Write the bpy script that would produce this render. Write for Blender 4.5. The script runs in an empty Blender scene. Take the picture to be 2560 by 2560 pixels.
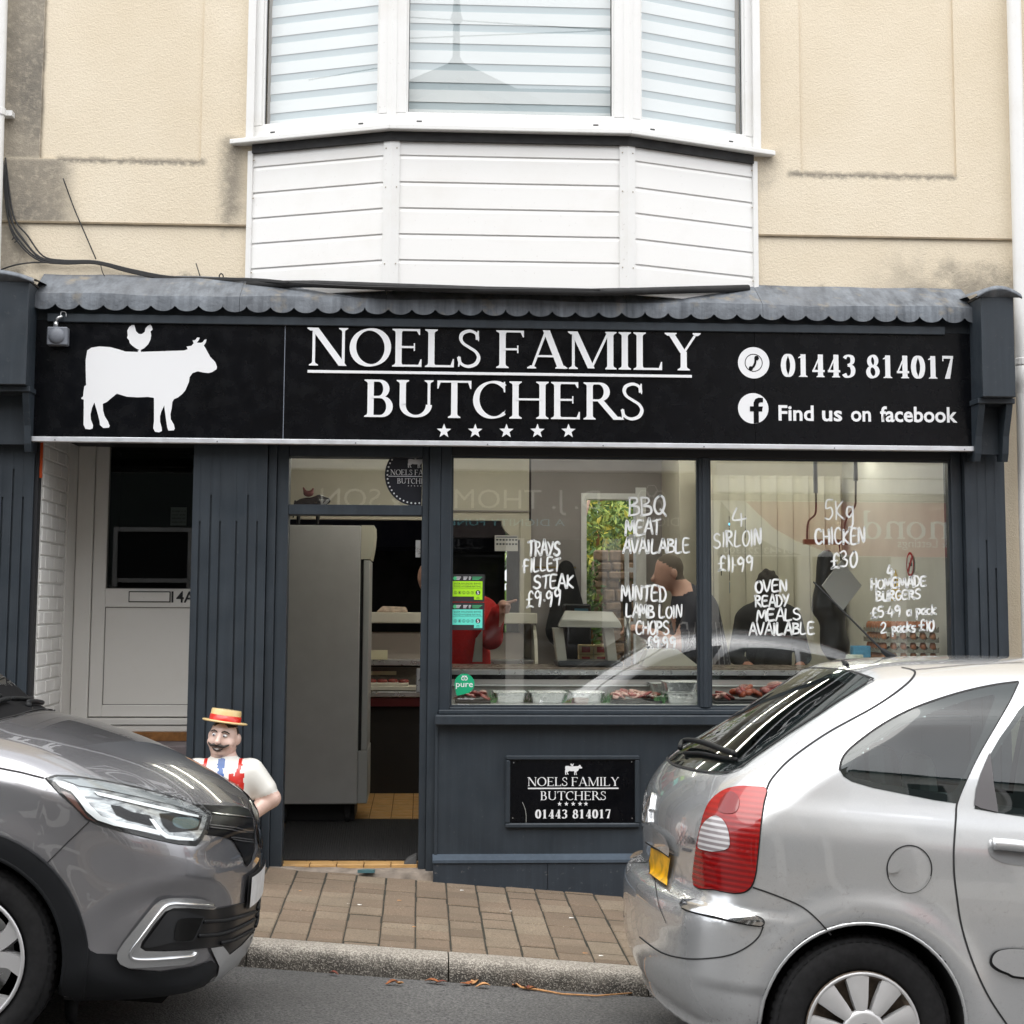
import bpy, bmesh, math, random
import numpy as np
from mathutils import Vector, Matrix, Euler
rnd = random.Random(7)
SC = bpy.context.scene
COL = SC.collection
rad = math.radians

# ------------------------------------------------------------------ camera
FPX = 4000.0; PPX, PPY = 1280.0, 1080.0          # focal length / principal point, in pixels of the 2560 photograph
MC = np.array([[0.9983744195074069, -0.05676010598950192, 0.005177725495717269],
               [0.011043346281305677, 0.1035199679531966, -0.9945660665525847],
               [0.05591567737369963, 0.9930064987718006, 0.10397850941810367]])   # rows: right, down, forward
CAM = np.array([-0.5621709860428199, -9.3, 1.5371185330249801])
cd = bpy.data.cameras.new('camera'); cam = bpy.data.objects.new('camera', cd); COL.objects.link(cam)
cd.sensor_fit = 'HORIZONTAL'; cd.sensor_width = 36.0; cd.lens = 36.0 * FPX / 2560.0
cd.shift_y = -(1280.0 - PPY) / 2560.0
cd.clip_start = 0.05; cd.clip_end = 500
cam.matrix_world = Matrix(((MC[0,0], -MC[1,0], -MC[2,0], CAM[0]), (MC[0,1], -MC[1,1], -MC[2,1], CAM[1]),
                           (MC[0,2], -MC[1,2], -MC[2,2], CAM[2]), (0,0,0,1)))
SC.camera = cam

# ------------------------------------------------------------------ sky, sun, exposure (overcast)
SUN_EL, SUN_AZ = rad(64), rad(-30)      # azimuth measured from the street side (-y) towards +x
world = bpy.data.worlds.new('World'); SC.world = world; world.use_nodes = True
nt = world.node_tree; nt.nodes.clear()
wo = nt.nodes.new('ShaderNodeOutputWorld'); bg = nt.nodes.new('ShaderNodeBackground')
sky = nt.nodes.new('ShaderNodeTexSky'); sky.sky_type = 'NISHITA'; sky.sun_disc = False
sky.sun_elevation = SUN_EL; sky.sun_rotation = math.pi + SUN_AZ
sky.air_density = 1.0; sky.dust_density = 4.0; sky.ozone_density = 1.0
hs = nt.nodes.new('ShaderNodeHueSaturation'); hs.inputs['Saturation'].default_value = 0.16
tcw = nt.nodes.new('ShaderNodeTexCoord'); nzw = nt.nodes.new('ShaderNodeTexNoise')
nzw.inputs['Scale'].default_value = 2.2; nzw.inputs['Detail'].default_value = 5
crw = nt.nodes.new('ShaderNodeMapRange'); crw.inputs[1].default_value = 0.3; crw.inputs[2].default_value = 0.7
crw.inputs[3].default_value = 0.72; crw.inputs[4].default_value = 1.18
mxw = nt.nodes.new('ShaderNodeMix'); mxw.data_type = 'RGBA'; mxw.blend_type = 'MULTIPLY'; mxw.inputs[0].default_value = 1.0
flat = nt.nodes.new('ShaderNodeMix'); flat.data_type = 'RGBA'; flat.inputs[0].default_value = 0.7
flat.inputs[7].default_value = (7.6, 7.75, 8.0, 1)        # the even cloud layer
L = nt.links.new
L(sky.outputs[0], hs.inputs['Color']); L(hs.outputs[0], flat.inputs[6])
L(tcw.outputs['Generated'], nzw.inputs['Vector']); L(nzw.outputs['Fac'], crw.inputs[0])
L(flat.outputs[2], mxw.inputs[6]); L(crw.outputs[0], mxw.inputs[7]); L(mxw.outputs[2], bg.inputs['Color'])
bg.inputs['Strength'].default_value = 0.15
L(bg.outputs[0], wo.inputs['Surface'])
sd = bpy.data.lights.new('sun', 'SUN'); sun = bpy.data.objects.new('sun', sd); COL.objects.link(sun)
sd.energy = 1.2; sd.angle = rad(60); sd.color = (1.0, 0.97, 0.92)
sdir = Vector((math.cos(SUN_EL)*math.sin(SUN_AZ), -math.cos(SUN_EL)*math.cos(SUN_AZ), math.sin(SUN_EL)))
sun.rotation_euler = sdir.to_track_quat('Z', 'Y').to_euler()
SC.view_settings.view_transform = 'Standard'; SC.view_settings.look = 'None'
SC.view_settings.exposure = 0.88; SC.view_settings.gamma = 1.0; SC.view_settings.use_curve_mapping = False
SC.render.engine = 'CYCLES'
cy = SC.cycles
cy.max_bounces = 8; cy.diffuse_bounces = 4; cy.glossy_bounces = 5; cy.transmission_bounces = 6; cy.transparent_max_bounces = 12
cy.use_denoising = True; cy.sample_clamp_indirect = 6.0; cy.caustics_reflective = False; cy.caustics_refractive = False

# ------------------------------------------------------------------ pixels to places
def ray(px, py):
    return MC.T @ np.array([px - PPX, py - PPY, FPX])
def AT(px, py, Y=0.0):            # where the sight line meets the upright plane y = Y
    d = ray(px, py); t = (Y - CAM[1]) / d[1]; p = CAM + d * t
    return Vector((p[0], Y, p[2]))
def ATX(px, py, X):
    d = ray(px, py); t = (X - CAM[0]) / d[0]; p = CAM + d * t
    return Vector((X, p[1], p[2]))
def ATZ(px, py, Z):
    d = ray(px, py); t = (Z - CAM[2]) / d[2]; p = CAM + d * t
    return Vector((p[0], p[1], Z))
SLOPE = 0.081                      # the street falls to the right
def pave_z(x, y): return -0.093 - SLOPE * x + 0.02 * y
CAMBER = 0.034; CROWN = -5.2

# ------------------------------------------------------------------ objects
def tag(o, label=None, cat=None, group=None, kind=None):
    if label: o['label'] = label
    if cat: o['category'] = cat
    if group: o['group'] = group
    if kind: o['kind'] = kind
    return o
def empty(name, loc=(0,0,0), label=None, cat=None, group=None, kind=None):
    o = bpy.data.objects.new(name, None); COL.objects.link(o); o.location = loc
    o.empty_display_size = 0.1
    return tag(o, label, cat, group, kind)
def link(name, me, mat=None, parent=None, smooth=False, world_coords=True):
    o = bpy.data.objects.new(name, me); COL.objects.link(o)
    if mat is not None:
        ms = mat if isinstance(mat, (list, tuple)) else [mat]
        if not me.materials:
            for m in ms: me.materials.append(m)
    if smooth and len(me.polygons): me.polygons.foreach_set('use_smooth', [True] * len(me.polygons))
    if parent is not None:
        o.parent = parent
        if world_coords:           # mesh data given in world space: cancel the chain of parents
            o.matrix_parent_inverse = WM(parent).inverted()
    return o
def WM(o):
    m = o.matrix_basis.copy()
    if o.parent is not None:
        m = WM(o.parent) @ o.matrix_parent_inverse @ m
    return m
class MB:
    """collects faces for one mesh"""
    def __init__(s): s.v = []; s.f = []; s.mi = []; s.m = 0
    def add(s, vs, fs):
        b = len(s.v); s.v.extend([tuple(v) for v in vs])
        for f in fs: s.f.append(tuple(b + i for i in f)); s.mi.append(s.m)
        return s
    def box(s, x0, x1, y0, y1, z0, z1, c=0.0):
        if x1 < x0: x0, x1 = x1, x0
        if y1 < y0: y0, y1 = y1, y0
        if z1 < z0: z0, z1 = z1, z0
        c = min(c, (x1-x0)*.45, (y1-y0)*.45, (z1-z0)*.45)
        if c <= 0:
            vs = [(x,y,z) for z in (z0,z1) for y in (y0,y1) for x in (x0,x1)]
            return s.add(vs, [(0,2,3,1),(4,5,7,6),(0,1,5,4),(2,6,7,3),(0,4,6,2),(1,3,7,5)])
        # chamfered box: 24 vertices
        vs = []; X = (x0,x1); Y = (y0,y1); Z = (z0,z1); sg = (1,-1); idx = {}
        for i in (0,1):
            for j in (0,1):
                for k in (0,1):
                    idx[i,j,k,0] = len(vs); vs.append((X[i], Y[j]+sg[j]*c, Z[k]+sg[k]*c))
                    idx[i,j,k,1] = len(vs); vs.append((X[i]+sg[i]*c, Y[j], Z[k]+sg[k]*c))
                    idx[i,j,k,2] = len(vs); vs.append((X[i]+sg[i]*c, Y[j]+sg[j]*c, Z[k]))
        I = lambda i,j,k,a: idx[i,j,k,a]
        fs = []
        for i in (0,1):
            q = [I(i,0,0,0),I(i,1,0,0),I(i,1,1,0),I(i,0,1,0)]; fs.append(q if i else q[::-1])
            q = [I(0,i,0,1),I(0,i,1,1),I(1,i,1,1),I(1,i,0,1)]; fs.append(q if i else q[::-1])
            q = [I(0,0,i,2),I(1,0,i,2),I(1,1,i,2),I(0,1,i,2)]; fs.append(q if i else q[::-1])
        for j in (0,1):
            for k in (0,1):
                q = [I(0,j,k,1),I(1,j,k,1),I(1,j,k,2),I(0,j,k,2)]; fs.append(q if (j^k) else q[::-1])
                q = [I(j,0,k,0),I(j,1,k,0),I(j,1,k,2),I(j,0,k,2)]; fs.append(q if not (j^k) else q[::-1])
                q = [I(j,k,0,0),I(j,k,1,0),I(j,k,1,1),I(j,k,0,1)]; fs.append(q if (j^k) else q[::-1])
        for i in (0,1):
            for j in (0,1):
                for k in (0,1):
                    q = [I(i,j,k,0),I(i,j,k,1),I(i,j,k,2)]; fs.append(q if (i+j+k)%2 else q[::-1])
        return s.add(vs, fs)
    def hexa(s, p):   # 8 corners: bottom 4 (ccw), top 4
        return s.add(p, [(3,2,1,0),(4,5,6,7),(0,1,5,4),(1,2,6,5),(2,3,7,6),(3,0,4,7)])
    def prism(s, poly, axis, a, b):
        """extrude a 2D polygon: axis 'y' -> poly is (x,z); 'x' -> (y,z); 'z' -> (x,y)"""
        def P(u, w, t):
            return (u,t,w) if axis == 'y' else (t,u,w) if axis == 'x' else (u,w,t)
        n = len(poly)
        vs = [P(u,w,a) for u,w in poly] + [P(u,w,b) for u,w in poly]
        fs = [tuple(range(n)), tuple(range(2*n-1, n-1, -1))] + [(i, n+i, n+(i+1)%n, (i+1)%n) for i in range(n)]
        return s.add(vs, fs)
    def tube(s, pts, r, n=8, caps=True):
        pts = [Vector(p) for p in pts]; rs = r if isinstance(r, (list, tuple)) else [r]*len(pts)
        rings = []; prev = None
        for i, p in enumerate(pts):
            t = (pts[min(i+1,len(pts)-1)] - pts[max(i-1,0)])
            t = t.normalized() if t.length > 1e-9 else Vector((0,0,1))
            if prev is None:
                a = Vector((0,0,1)) if abs(t.z) < .9 else Vector((1,0,0)); u = t.cross(a).normalized()
            else:
                u = prev - t * prev.dot(t); u = u.normalized() if u.length > 1e-6 else t.orthogonal().normalized()
            prev = u; w = t.cross(u)
            rings.append([p + (u*math.cos(2*math.pi*k/n) + w*math.sin(2*math.pi*k/n))*rs[i] for k in range(n)])
        vs = [v for rg in rings for v in rg]; fs = []
        for i in range(len(rings)-1):
            for k in range(n):
                fs.append((i*n+k, i*n+(k+1)%n, (i+1)*n+(k+1)%n, (i+1)*n+k))
        if caps: fs.append(tuple(range(n-1,-1,-1))); fs.append(tuple(range((len(rings)-1)*n, len(rings)*n)))
        return s.add(vs, fs)
    def lathe(s, prof, c=(0,0,0), n=24, axis='z', sx=1.0, sy=1.0, a0=0.0, a1=2*math.pi):
        full = abs(a1-a0-2*math.pi) < 1e-6; m = n if full else n+1
        vs = []
        for r, h in prof:
            for k in range(m):
                a = a0 + (a1-a0)*k/n; x = r*math.cos(a)*sx; y = r*math.sin(a)*sy
                v = (x,y,h) if axis == 'z' else (x,h,y) if axis == 'y' else (h,x,y)
                vs.append((v[0]+c[0], v[1]+c[1], v[2]+c[2]))
        fs = []
        for i in range(len(prof)-1):
            for k in range(n):
                k2 = (k+1) % m
                q = (i*m+k, i*m+k2, (i+1)*m+k2, (i+1)*m+k)
                fs.append(q if axis != 'y' else q[::-1])
        return s.add(vs, fs)
    def grid(s, P, closed_u=False):
        """P[i][j] points"""
        n, m = len(P), len(P[0]); vs = [p for row in P for p in row]; fs = []
        for i in range(n-1 if not closed_u else n):
            for j in range(m-1):
                a = i*m+j; b = ((i+1)%n)*m+j
                fs.append((a, b, b+1, a+1))
        return s.add(vs, fs)
    def mesh(s, name='m'):
        me = bpy.data.meshes.new(name); me.from_pydata(s.v, [], s.f)
        if any(s.mi): me.polygons.foreach_set('material_index', s.mi)
        me.validate(); me.update(); return me
    def build(s, name, mat=None, parent=None, smooth=False, bevel=0.0, segs=2, world_coords=True, fix=False):
        me = s.mesh(name)
        if bevel > 0 or fix:
            bm = bmesh.new(); bm.from_mesh(me)
            if fix: bmesh.ops.recalc_face_normals(bm, faces=bm.faces)
            if bevel > 0:
                es = [e for e in bm.edges if len(e.link_faces) == 2 and e.calc_face_angle(0) > 0.5]
                bmesh.ops.bevel(bm, geom=es, offset=bevel, segments=segs, profile=0.5, affect='EDGES', clamp_overlap=True)
            bm.to_mesh(me); bm.free()
        return link(name, me, mat, parent, smooth, world_coords)
def box(name, x0, x1, y0, y1, z0, z1, mat, parent=None, c=0.0):
    return MB().box(x0,x1,y0,y1,z0,z1,c).build(name, mat, parent)
def shade_auto(o, ang=40):
    me = o.data
    me.polygons.foreach_set('use_smooth', [True]*len(me.polygons))
    bm = bmesh.new(); bm.from_mesh(me); lim = rad(ang)
    for e in bm.edges:
        if len(e.link_faces) == 2: e.smooth = e.calc_face_angle(0) < lim
    bm.to_mesh(me); bm.free(); return o
def catmull(pts, n=6, closed=False):
    P = [Vector(p) for p in pts]; out = []
    m = len(P); rng = range(m if closed else m-1)
    for i in rng:
        if closed: p0,p1,p2,p3 = P[(i-1)%m],P[i],P[(i+1)%m],P[(i+2)%m]
        else: p0,p1,p2,p3 = P[max(i-1,0)],P[i],P[i+1],P[min(i+2,m-1)]
        for k in range(n):
            t = k/n
            out.append(0.5*((2*p1)+(-p0+p2)*t+(2*p0-5*p1+4*p2-p3)*t*t+(-p0+3*p1-3*p2+p3)*t**3))
    if not closed: out.append(P[-1])
    return out

# ------------------------------------------------------------------ materials
def srgb(r, g, b):
    def c(u):
        u /= 255.0
        return u/12.92 if u <= 0.04045 else ((u+0.055)/1.055)**2.4
    return (c(r), c(g), c(b))
class Mat:
    def __init__(s, name):
        s.m = bpy.data.materials.new(name); s.m.use_nodes = True; s.nt = s.m.node_tree
        s.b = s.nt.nodes['Principled BSDF']; s.out = s.nt.nodes['Material Output']; s._tc = None
    def n(s, t, **kw):
        nd = s.nt.nodes.new('ShaderNode' + t)
        for k, v in kw.items(): setattr(nd, k, v)
        return nd
    def l(s, a, b): s.nt.links.new(a, b)
    def tc(s, kind='Object'):
        if s._tc is None: s._tc = s.n('TexCoord')
        return s._tc.outputs[kind]
    def geo(s):
        return s.n('NewGeometry').outputs['Position']
    def mapped(s, src, scale=(1,1,1), rot=(0,0,0), loc=(0,0,0)):
        mp = s.n('Mapping'); mp.inputs['Scale'].default_value = scale; mp.inputs['Rotation'].default_value = rot; mp.inputs['Location'].default_value = loc
        s.l(src, mp.inputs['Vector']); return mp.outputs[0]
    def noise(s, scale, detail=4, rough=0.55, vec=None, lo=0.3, hi=0.7, a=0.0, b=1.0, dist=0.0):
        nz = s.n('TexNoise'); nz.inputs['Scale'].default_value = scale; nz.inputs['Detail'].default_value = detail
        nz.inputs['Roughness'].default_value = rough; nz.inputs['Distortion'].default_value = dist
        s.l(vec if vec is not None else s.geo(), nz.inputs['Vector'])
        mr = s.n('MapRange'); mr.inputs[1].default_value = lo; mr.inputs[2].default_value = hi; mr.inputs[3].default_value = a; mr.inputs[4].default_value = b
        s.l(nz.outputs['Fac'], mr.inputs[0]); return mr.outputs[0]
    def math(s, op, a, b=None, clamp=False):
        m = s.n('Math', operation=op, use_clamp=clamp)
        for i, x in enumerate((a, b)):
            if x is None: continue
            if hasattr(x, 'links') or hasattr(x, 'is_linked'): s.l(x, m.inputs[i])
            else: m.inputs[i].default_value = x
        return m.outputs[0]
    def rng(s, x, lo, hi, a=0.0, b=1.0, smooth=True):
        mr = s.n('MapRange'); mr.interpolation_type = 'SMOOTHSTEP' if smooth else 'LINEAR'
        s.l(x, mr.inputs[0])
        for i, v in enumerate((lo, hi, a, b)): mr.inputs[1+i].default_value = v
        return mr.outputs[0]
    def xyz(s, vec=None):
        sp = s.n('SeparateXYZ'); s.l(vec if vec is not None else s.geo(), sp.inputs[0]); return sp.outputs
    def mix(s, fac, a, b, blend='MIX'):
        mx = s.n('Mix', data_type='RGBA', blend_type=blend)
        for i, x in ((0, fac), (6, a), (7, b)):
            if isinstance(x, tuple): mx.inputs[i].default_value = (*x[:3], 1)
            elif isinstance(x, (int, float)): mx.inputs[i].default_value = x
            else: s.l(x, mx.inputs[i])
        return mx.outputs[2]
    def set(s, **kw):
        for k, v in kw.items():
            inp = s.b.inputs[k.replace('_', ' ')]
            if isinstance(v, tuple): inp.default_value = (*v[:3], 1) if len(inp.default_value) == 4 else v
            elif isinstance(v, (int, float)): inp.default_value = v
            else: s.l(v, inp)
        return s
    def bump(s, h, strength=0.3, dist=0.01):
        bp = s.n('Bump'); bp.inputs['Strength'].default_value = strength; bp.inputs['Distance'].default_value = dist
        s.l(h, bp.inputs['Height']); s.l(bp.outputs[0], s.b.inputs['Normal']); return s
def simple(name, col, rough=0.5, metal=0.0, var=0.0, vscale=8.0, bump=0.0, bscale=60.0, coat=0.0, spec=None):
    m = Mat(name)
    if var > 0:
        f = m.noise(vscale, 5)
        m.set(Base_Color=m.mix(f, tuple(c*(1-var) for c in col), tuple(min(1, c*(1+var)) for c in col)))
        m.set(Roughness=m.noise(vscale*2.3, 3, a=max(0.02, rough-0.1), b=min(1, rough+0.1)))
    else: m.set(Base_Color=col, Roughness=rough)
    m.set(Metallic=metal)
    if coat: m.set(Coat_Weight=coat, Coat_Roughness=0.03)
    if spec is not None: m.b.inputs['Specular IOR Level'].default_value = spec
    if bump > 0: m.bump(m.noise(bscale, 4), bump, 0.004)
    return m.m
def glass_mat(name, tint=(1,1,1), ior=1.5, boost=1.0, rough=0.0):
    m = Mat(name); m.nt.nodes.remove(m.b)
    tr = m.n('BsdfTransparent'); tr.inputs['Color'].default_value = (*tint, 1)
    gl = m.n('BsdfGlossy'); gl.inputs['Roughness'].default_value = rough; gl.inputs['Color'].default_value = (1,1,1,1)
    ge = m.n('NewGeometry'); dt = m.n('VectorMath', operation='DOT_PRODUCT'); m.l(ge.outputs['Normal'], dt.inputs[0]); m.l(ge.outputs['Incoming'], dt.inputs[1])
    k = m.math('POWER', m.math('SUBTRACT', 1.0, m.math('ABSOLUTE', dt.outputs['Value']), True), 5.0)
    f0 = ((ior-1)/(ior+1))**2
    f = m.math('ADD', m.math('MULTIPLY', k, 1-f0*boost), f0*boost, True)      # Schlick, both faces alike
    mx = m.n('MixShader'); m.l(f, mx.inputs[0]); m.l(tr.outputs[0], mx.inputs[1]); m.l(gl.outputs[0], mx.inputs[2]); m.l(mx.outputs[0], m.out.inputs['Surface'])
    return m.m
def emit_mat(name, col, strength):
    m = Mat(name); m.set(Base_Color=col, Emission_Color=col, Emission_Strength=strength); return m.m

def text_mesh(txt, size, align='LEFT', offset=0.0, extrude=0.0, spacing=1.0, shear=0.0, res=3):
    """flat lettering in the xy plane from the built-in font; returns mesh and its width"""
    c = bpy.data.curves.new('t', 'FONT'); c.body = txt; c.size = size; c.align_x = align; c.offset = offset
    c.extrude = extrude; c.space_character = spacing; c.shear = shear; c.resolution_u = res
    o = bpy.data.objects.new('t', c); COL.objects.link(o)
    dg = bpy.context.evaluated_depsgraph_get(); dg.update()
    me = bpy.data.meshes.new_from_object(o.evaluated_get(dg))
    bpy.data.objects.remove(o); bpy.data.curves.remove(c)
    me.materials.clear()
    return me
def put_text(name, txt, x0, x1, zb, h, Y, mat, parent=None, face=-1, offset=0.0, extrude=0.001, fit=True, slope=0.0):
    """write txt on an upright plane y=Y between x0..x1, baseline zb, capital height h; face -1 looks towards the street"""
    me = text_mesh(txt, 1.0, offset=offset, extrude=0.0)
    if len(me.vertices) == 0: return None
    co = np.empty(len(me.vertices)*3); me.vertices.foreach_get('co', co); co = co.reshape(-1,3)
    mn, mxx = co[:,0].min(), co[:,0].max(); w = mxx - mn
    capm = 0.73
    u = (co[:,0]-mn)/w; v = co[:,1]/capm
    W = (x1-x0) if fit else w/capm*h
    X = x0 + u*W if face < 0 else x1 - u*W
    Z = zb + v*h + slope*(X-x0)
    out = np.stack([X, np.full_like(X, Y), Z], 1)
    me.vertices.foreach_set('co', out.ravel()); me.update()
    return link(name, me, mat, parent)

# ================================================================== materials of the place
LEDGE_L = AT(300, 400, .12).z; LEDGE_R = AT(2190, 438, .12).z
def m_stucco():
    m = Mat('render_stucco'); x, y, z = m.xyz()
    base = m.mix(m.noise(1.3, 5), srgb(223,210,187), srgb(233,222,202))
    base = m.mix(m.noise(220, 2, lo=.35, hi=.75, a=0, b=.35), base, srgb(188,172,148))
    n = m.noise(5, 6, .65); n2 = m.noise(26, 5, .7)
    nn = m.math('MULTIPLY', n, 0.14)
    # soot band beside the left downpipe
    xs = m.math('ADD', x, m.math('MULTIPLY', nn, .5)); ex = AT(106, 200, .12).x
    a = m.math('MULTIPLY', m.rng(m.math('ADD', x, m.math('MULTIPLY', nn, .12)), ex+.03, ex+.0, 0, 1), m.rng(z, LEDGE_L-.02, LEDGE_L+.02, 0, 1))
    a = m.math('MAXIMUM', a, m.math('MULTIPLY', m.rng(xs, -2.55, -2.74, 0, 1), m.math('MULTIPLY', m.rng(z, 3.72, 3.76, 0, 1), m.rng(z, LEDGE_L+.02, LEDGE_L-.02, 0, 1))))
    a = m.math('MULTIPLY', a, m.noise(2.2, 5, .6, lo=.2, hi=.6, a=.55, b=1.0))
    b = m.math('MULTIPLY', m.rng(xs, -2.84, -2.9, 0.0, 0.75), m.rng(z, 3.75, 3.7, 0, 1))
    # runs under the ends of the bay sill
    zn = m.math('ADD', z, m.math('MULTIPLY', n, 0.3))
    def run(x0, w, z1, z0, amt):
        d = m.math('ABSOLUTE', m.math('SUBTRACT', m.math('ADD', x, m.math('MULTIPLY', n2, 0.03)), x0))
        return m.math('MULTIPLY', m.math('MULTIPLY', m.rng(d, w*1.25, .0, 0, amt), m.rng(zn, z0, z0+.35, 0, 1)), m.rng(z, z1, z1-.06, 0, 1))
    c = run(-1.69, .10, 4.31, 3.78, .8); c2 = run(1.53, .10, 4.30, 4.1, .5)
    # damp at the foot of the wall, right and left
    foot = m.rng(z, 3.0, 3.2, 0.12, 1)
    d = m.math('MULTIPLY', m.math('MULTIPLY', m.rng(zn, 3.86, 3.55, 0, .75), m.rng(x, 1.9, 2.75, 0, 1)), foot)
    e = m.math('MULTIPLY', m.rng(zn, 3.58, 3.45, 0, .7), foot)
    # ledges of the recessed panels collect dirt
    def ledge(z0, xa, xb):
        k = m.math('ABSOLUTE', m.math('SUBTRACT', m.math('ADD', z, m.math('MULTIPLY', n2, .025)), z0+.01))
        return m.math('MULTIPLY', m.rng(k, .035, .0, 0, .85), m.math('MULTIPLY', m.rng(x, xa, xa+.05, 0, 1), m.rng(x, xb+.05, xb, 0, 1)))
    g = ledge(LEDGE_L, -2.78, -1.9); h = ledge(LEDGE_R, 1.62, 2.66)
    tot = a
    for q in (b, c, c2, d, e, g, h): tot = m.math('MAXIMUM', tot, q)
    tot = m.math('MULTIPLY', tot, m.rng(n2, 0.0, .6, .68, .92))
    col = m.mix(tot, base, srgb(108,104,98))
    m.set(Base_Color=col, Roughness=0.95)
    m.b.inputs['Specular IOR Level'].default_value = 0.15
    vo = m.n('TexVoronoi'); vo.inputs['Scale'].default_value = 75; m.l(m.geo(), vo.inputs['Vector'])
    hgt = m.math('ADD', vo.outputs['Distance'], m.noise(140, 3))
    m.bump(hgt, 0.32, 0.005)
    return m.m

def m_paint(name, col, rough=0.42, wear=0.35):
    m = Mat(name)
    f = m.noise(3.0, 6, .6); f2 = m.noise(38, 5, .7, lo=.62, hi=.72)
    c = m.mix(f, tuple(v*.86 for v in col), tuple(v*1.14 for v in col))
    vec = m.mapped(m.geo(), (30, 30, 1.4))
    st = m.noise(1.0, 4, .6, vec=vec, lo=.45, hi=.8, a=0, b=.22)
    c = m.mix(st, c, tuple(min(1, v*2.0+.01) for v in col))
    c = m.mix(m.math('MULTIPLY', f2, wear*.35), c, (.25,.24,.23))
    m.set(Base_Color=c, Roughness=m.noise(7, 4, a=rough-.08, b=rough+.14)); m.b.inputs['Specular IOR Level'].default_value = 0.4
    m.bump(m.noise(160, 3), 0.08, 0.002); return m.m
def m_lead():
    m = Mat('lead_sheet'); v = m.mapped(m.geo(), (14, 6, 1.2)); st = m.noise(1.0, 6, .65, vec=v)
    c = m.mix(st, srgb(70,75,82), srgb(138,145,153)); c = m.mix(m.noise(2.2, 5, a=0, b=.6), c, srgb(104,107,112))
    c = m.mix(m.noise(9, 5, lo=.58, hi=.75, a=0, b=.7), c, srgb(150,140,122))
    m.set(Base_Color=c, Roughness=.62, Metallic=.25); m.bump(m.noise(11, 4), .35, .012); return m.m
def m_asphalt():
    m = Mat('asphalt'); vo = m.n('TexVoronoi'); vo.inputs['Scale'].default_value = 130; m.l(m.geo(), vo.inputs['Vector'])
    c = m.mix(m.noise(85, 4, .7, lo=.36, hi=.66), srgb(58,58,60), srgb(128,127,125))
    c = m.mix(m.noise(1.1, 5, .6, a=0, b=.6), c, srgb(66,65,64))
    c = m.mix(m.rng(vo.outputs['Distance'], .22, .05, 0, .45), c, srgb(140,136,130))
    m.set(Base_Color=c, Roughness=.88); m.bump(m.math('ADD', vo.outputs['Distance'], m.noise(90, 3)), .6, .006); return m.m
def m_paver():
    m = Mat('concrete_block_paving'); oi = m.n('ObjectInfo')
    ra = m.n('ValToRGB'); cr = ra.color_ramp
    cr.elements[0].color = (*srgb(118,101,85), 1); cr.elements[1].color = (*srgb(150,135,116), 1)
    e = cr.elements.new(.5); e.color = (*srgb(136,117,99), 1)
    m.l(oi.outputs['Random'], ra.inputs[0])
    c = m.mix(m.noise(110, 4, .7, lo=.42, hi=.66, a=0, b=.65), ra.outputs[0], srgb(84,74,62))
    c = m.mix(m.noise(160, 2, lo=.64, hi=.72, a=0, b=.7), c, srgb(196,184,165))
    c = m.mix(m.noise(3.0, 5, .6, a=0, b=.55), c, srgb(102,92,78))
    c = m.mix(m.noise(14, 5, .7, lo=.6, hi=.75, a=0, b=.35), c, srgb(74,72,66))
    m.set(Base_Color=c, Roughness=.92); m.bump(m.noise(170, 4), .5, .004); return m.m
def m_kerb():
    m = Mat('kerb_concrete'); x, y, z = m.xyz(); nz = m.xyz(m.n('NewGeometry').outputs['Normal'])[2]
    vo = m.n('TexVoronoi'); vo.inputs['Scale'].default_value = 200; m.l(m.geo(), vo.inputs['Vector'])
    bw = m.xyz(vo.outputs['Color'])[0]
    c = m.mix(m.rng(bw, .3, .8), srgb(138,132,124), srgb(192,185,174))
    hgt = m.math('ADD', z, m.math('ADD', m.math('MULTIPLY', x, SLOPE), 0.229))       # height above the channel
    low_tone = m.math('MULTIPLY', m.rng(m.math('ADD', hgt, m.math('MULTIPLY', m.noise(9, 4), .05)), .135, .05, 0, .9), m.rng(bw, .98, .55, .45, 1))  # darker towards the foot of the kerb face, broken up by noise
    c = m.mix(low_tone, c, srgb(44,42,40))
    c = m.mix(m.noise(4, 5, a=0, b=.3), c, srgb(120,112,100))
    m.set(Base_Color=c, Roughness=.9); m.bump(m.math('ADD', vo.outputs['Distance'], m.noise(120, 3)), .6, .005); return m.m
def m_white_pvc(name='white_plastic', col=(.80,.80,.79), dirt=.25):
    m = Mat(name); c = m.mix(m.math('MULTIPLY', m.noise(3, 6, .65, lo=.5, hi=.8), dirt), col, srgb(196,188,170))
    c = m.mix(m.math('MULTIPLY', m.noise(60, 4, lo=.66, hi=.74), dirt), c, srgb(120,100,80))
    m.set(Base_Color=c, Roughness=.32); return m.m
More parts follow.
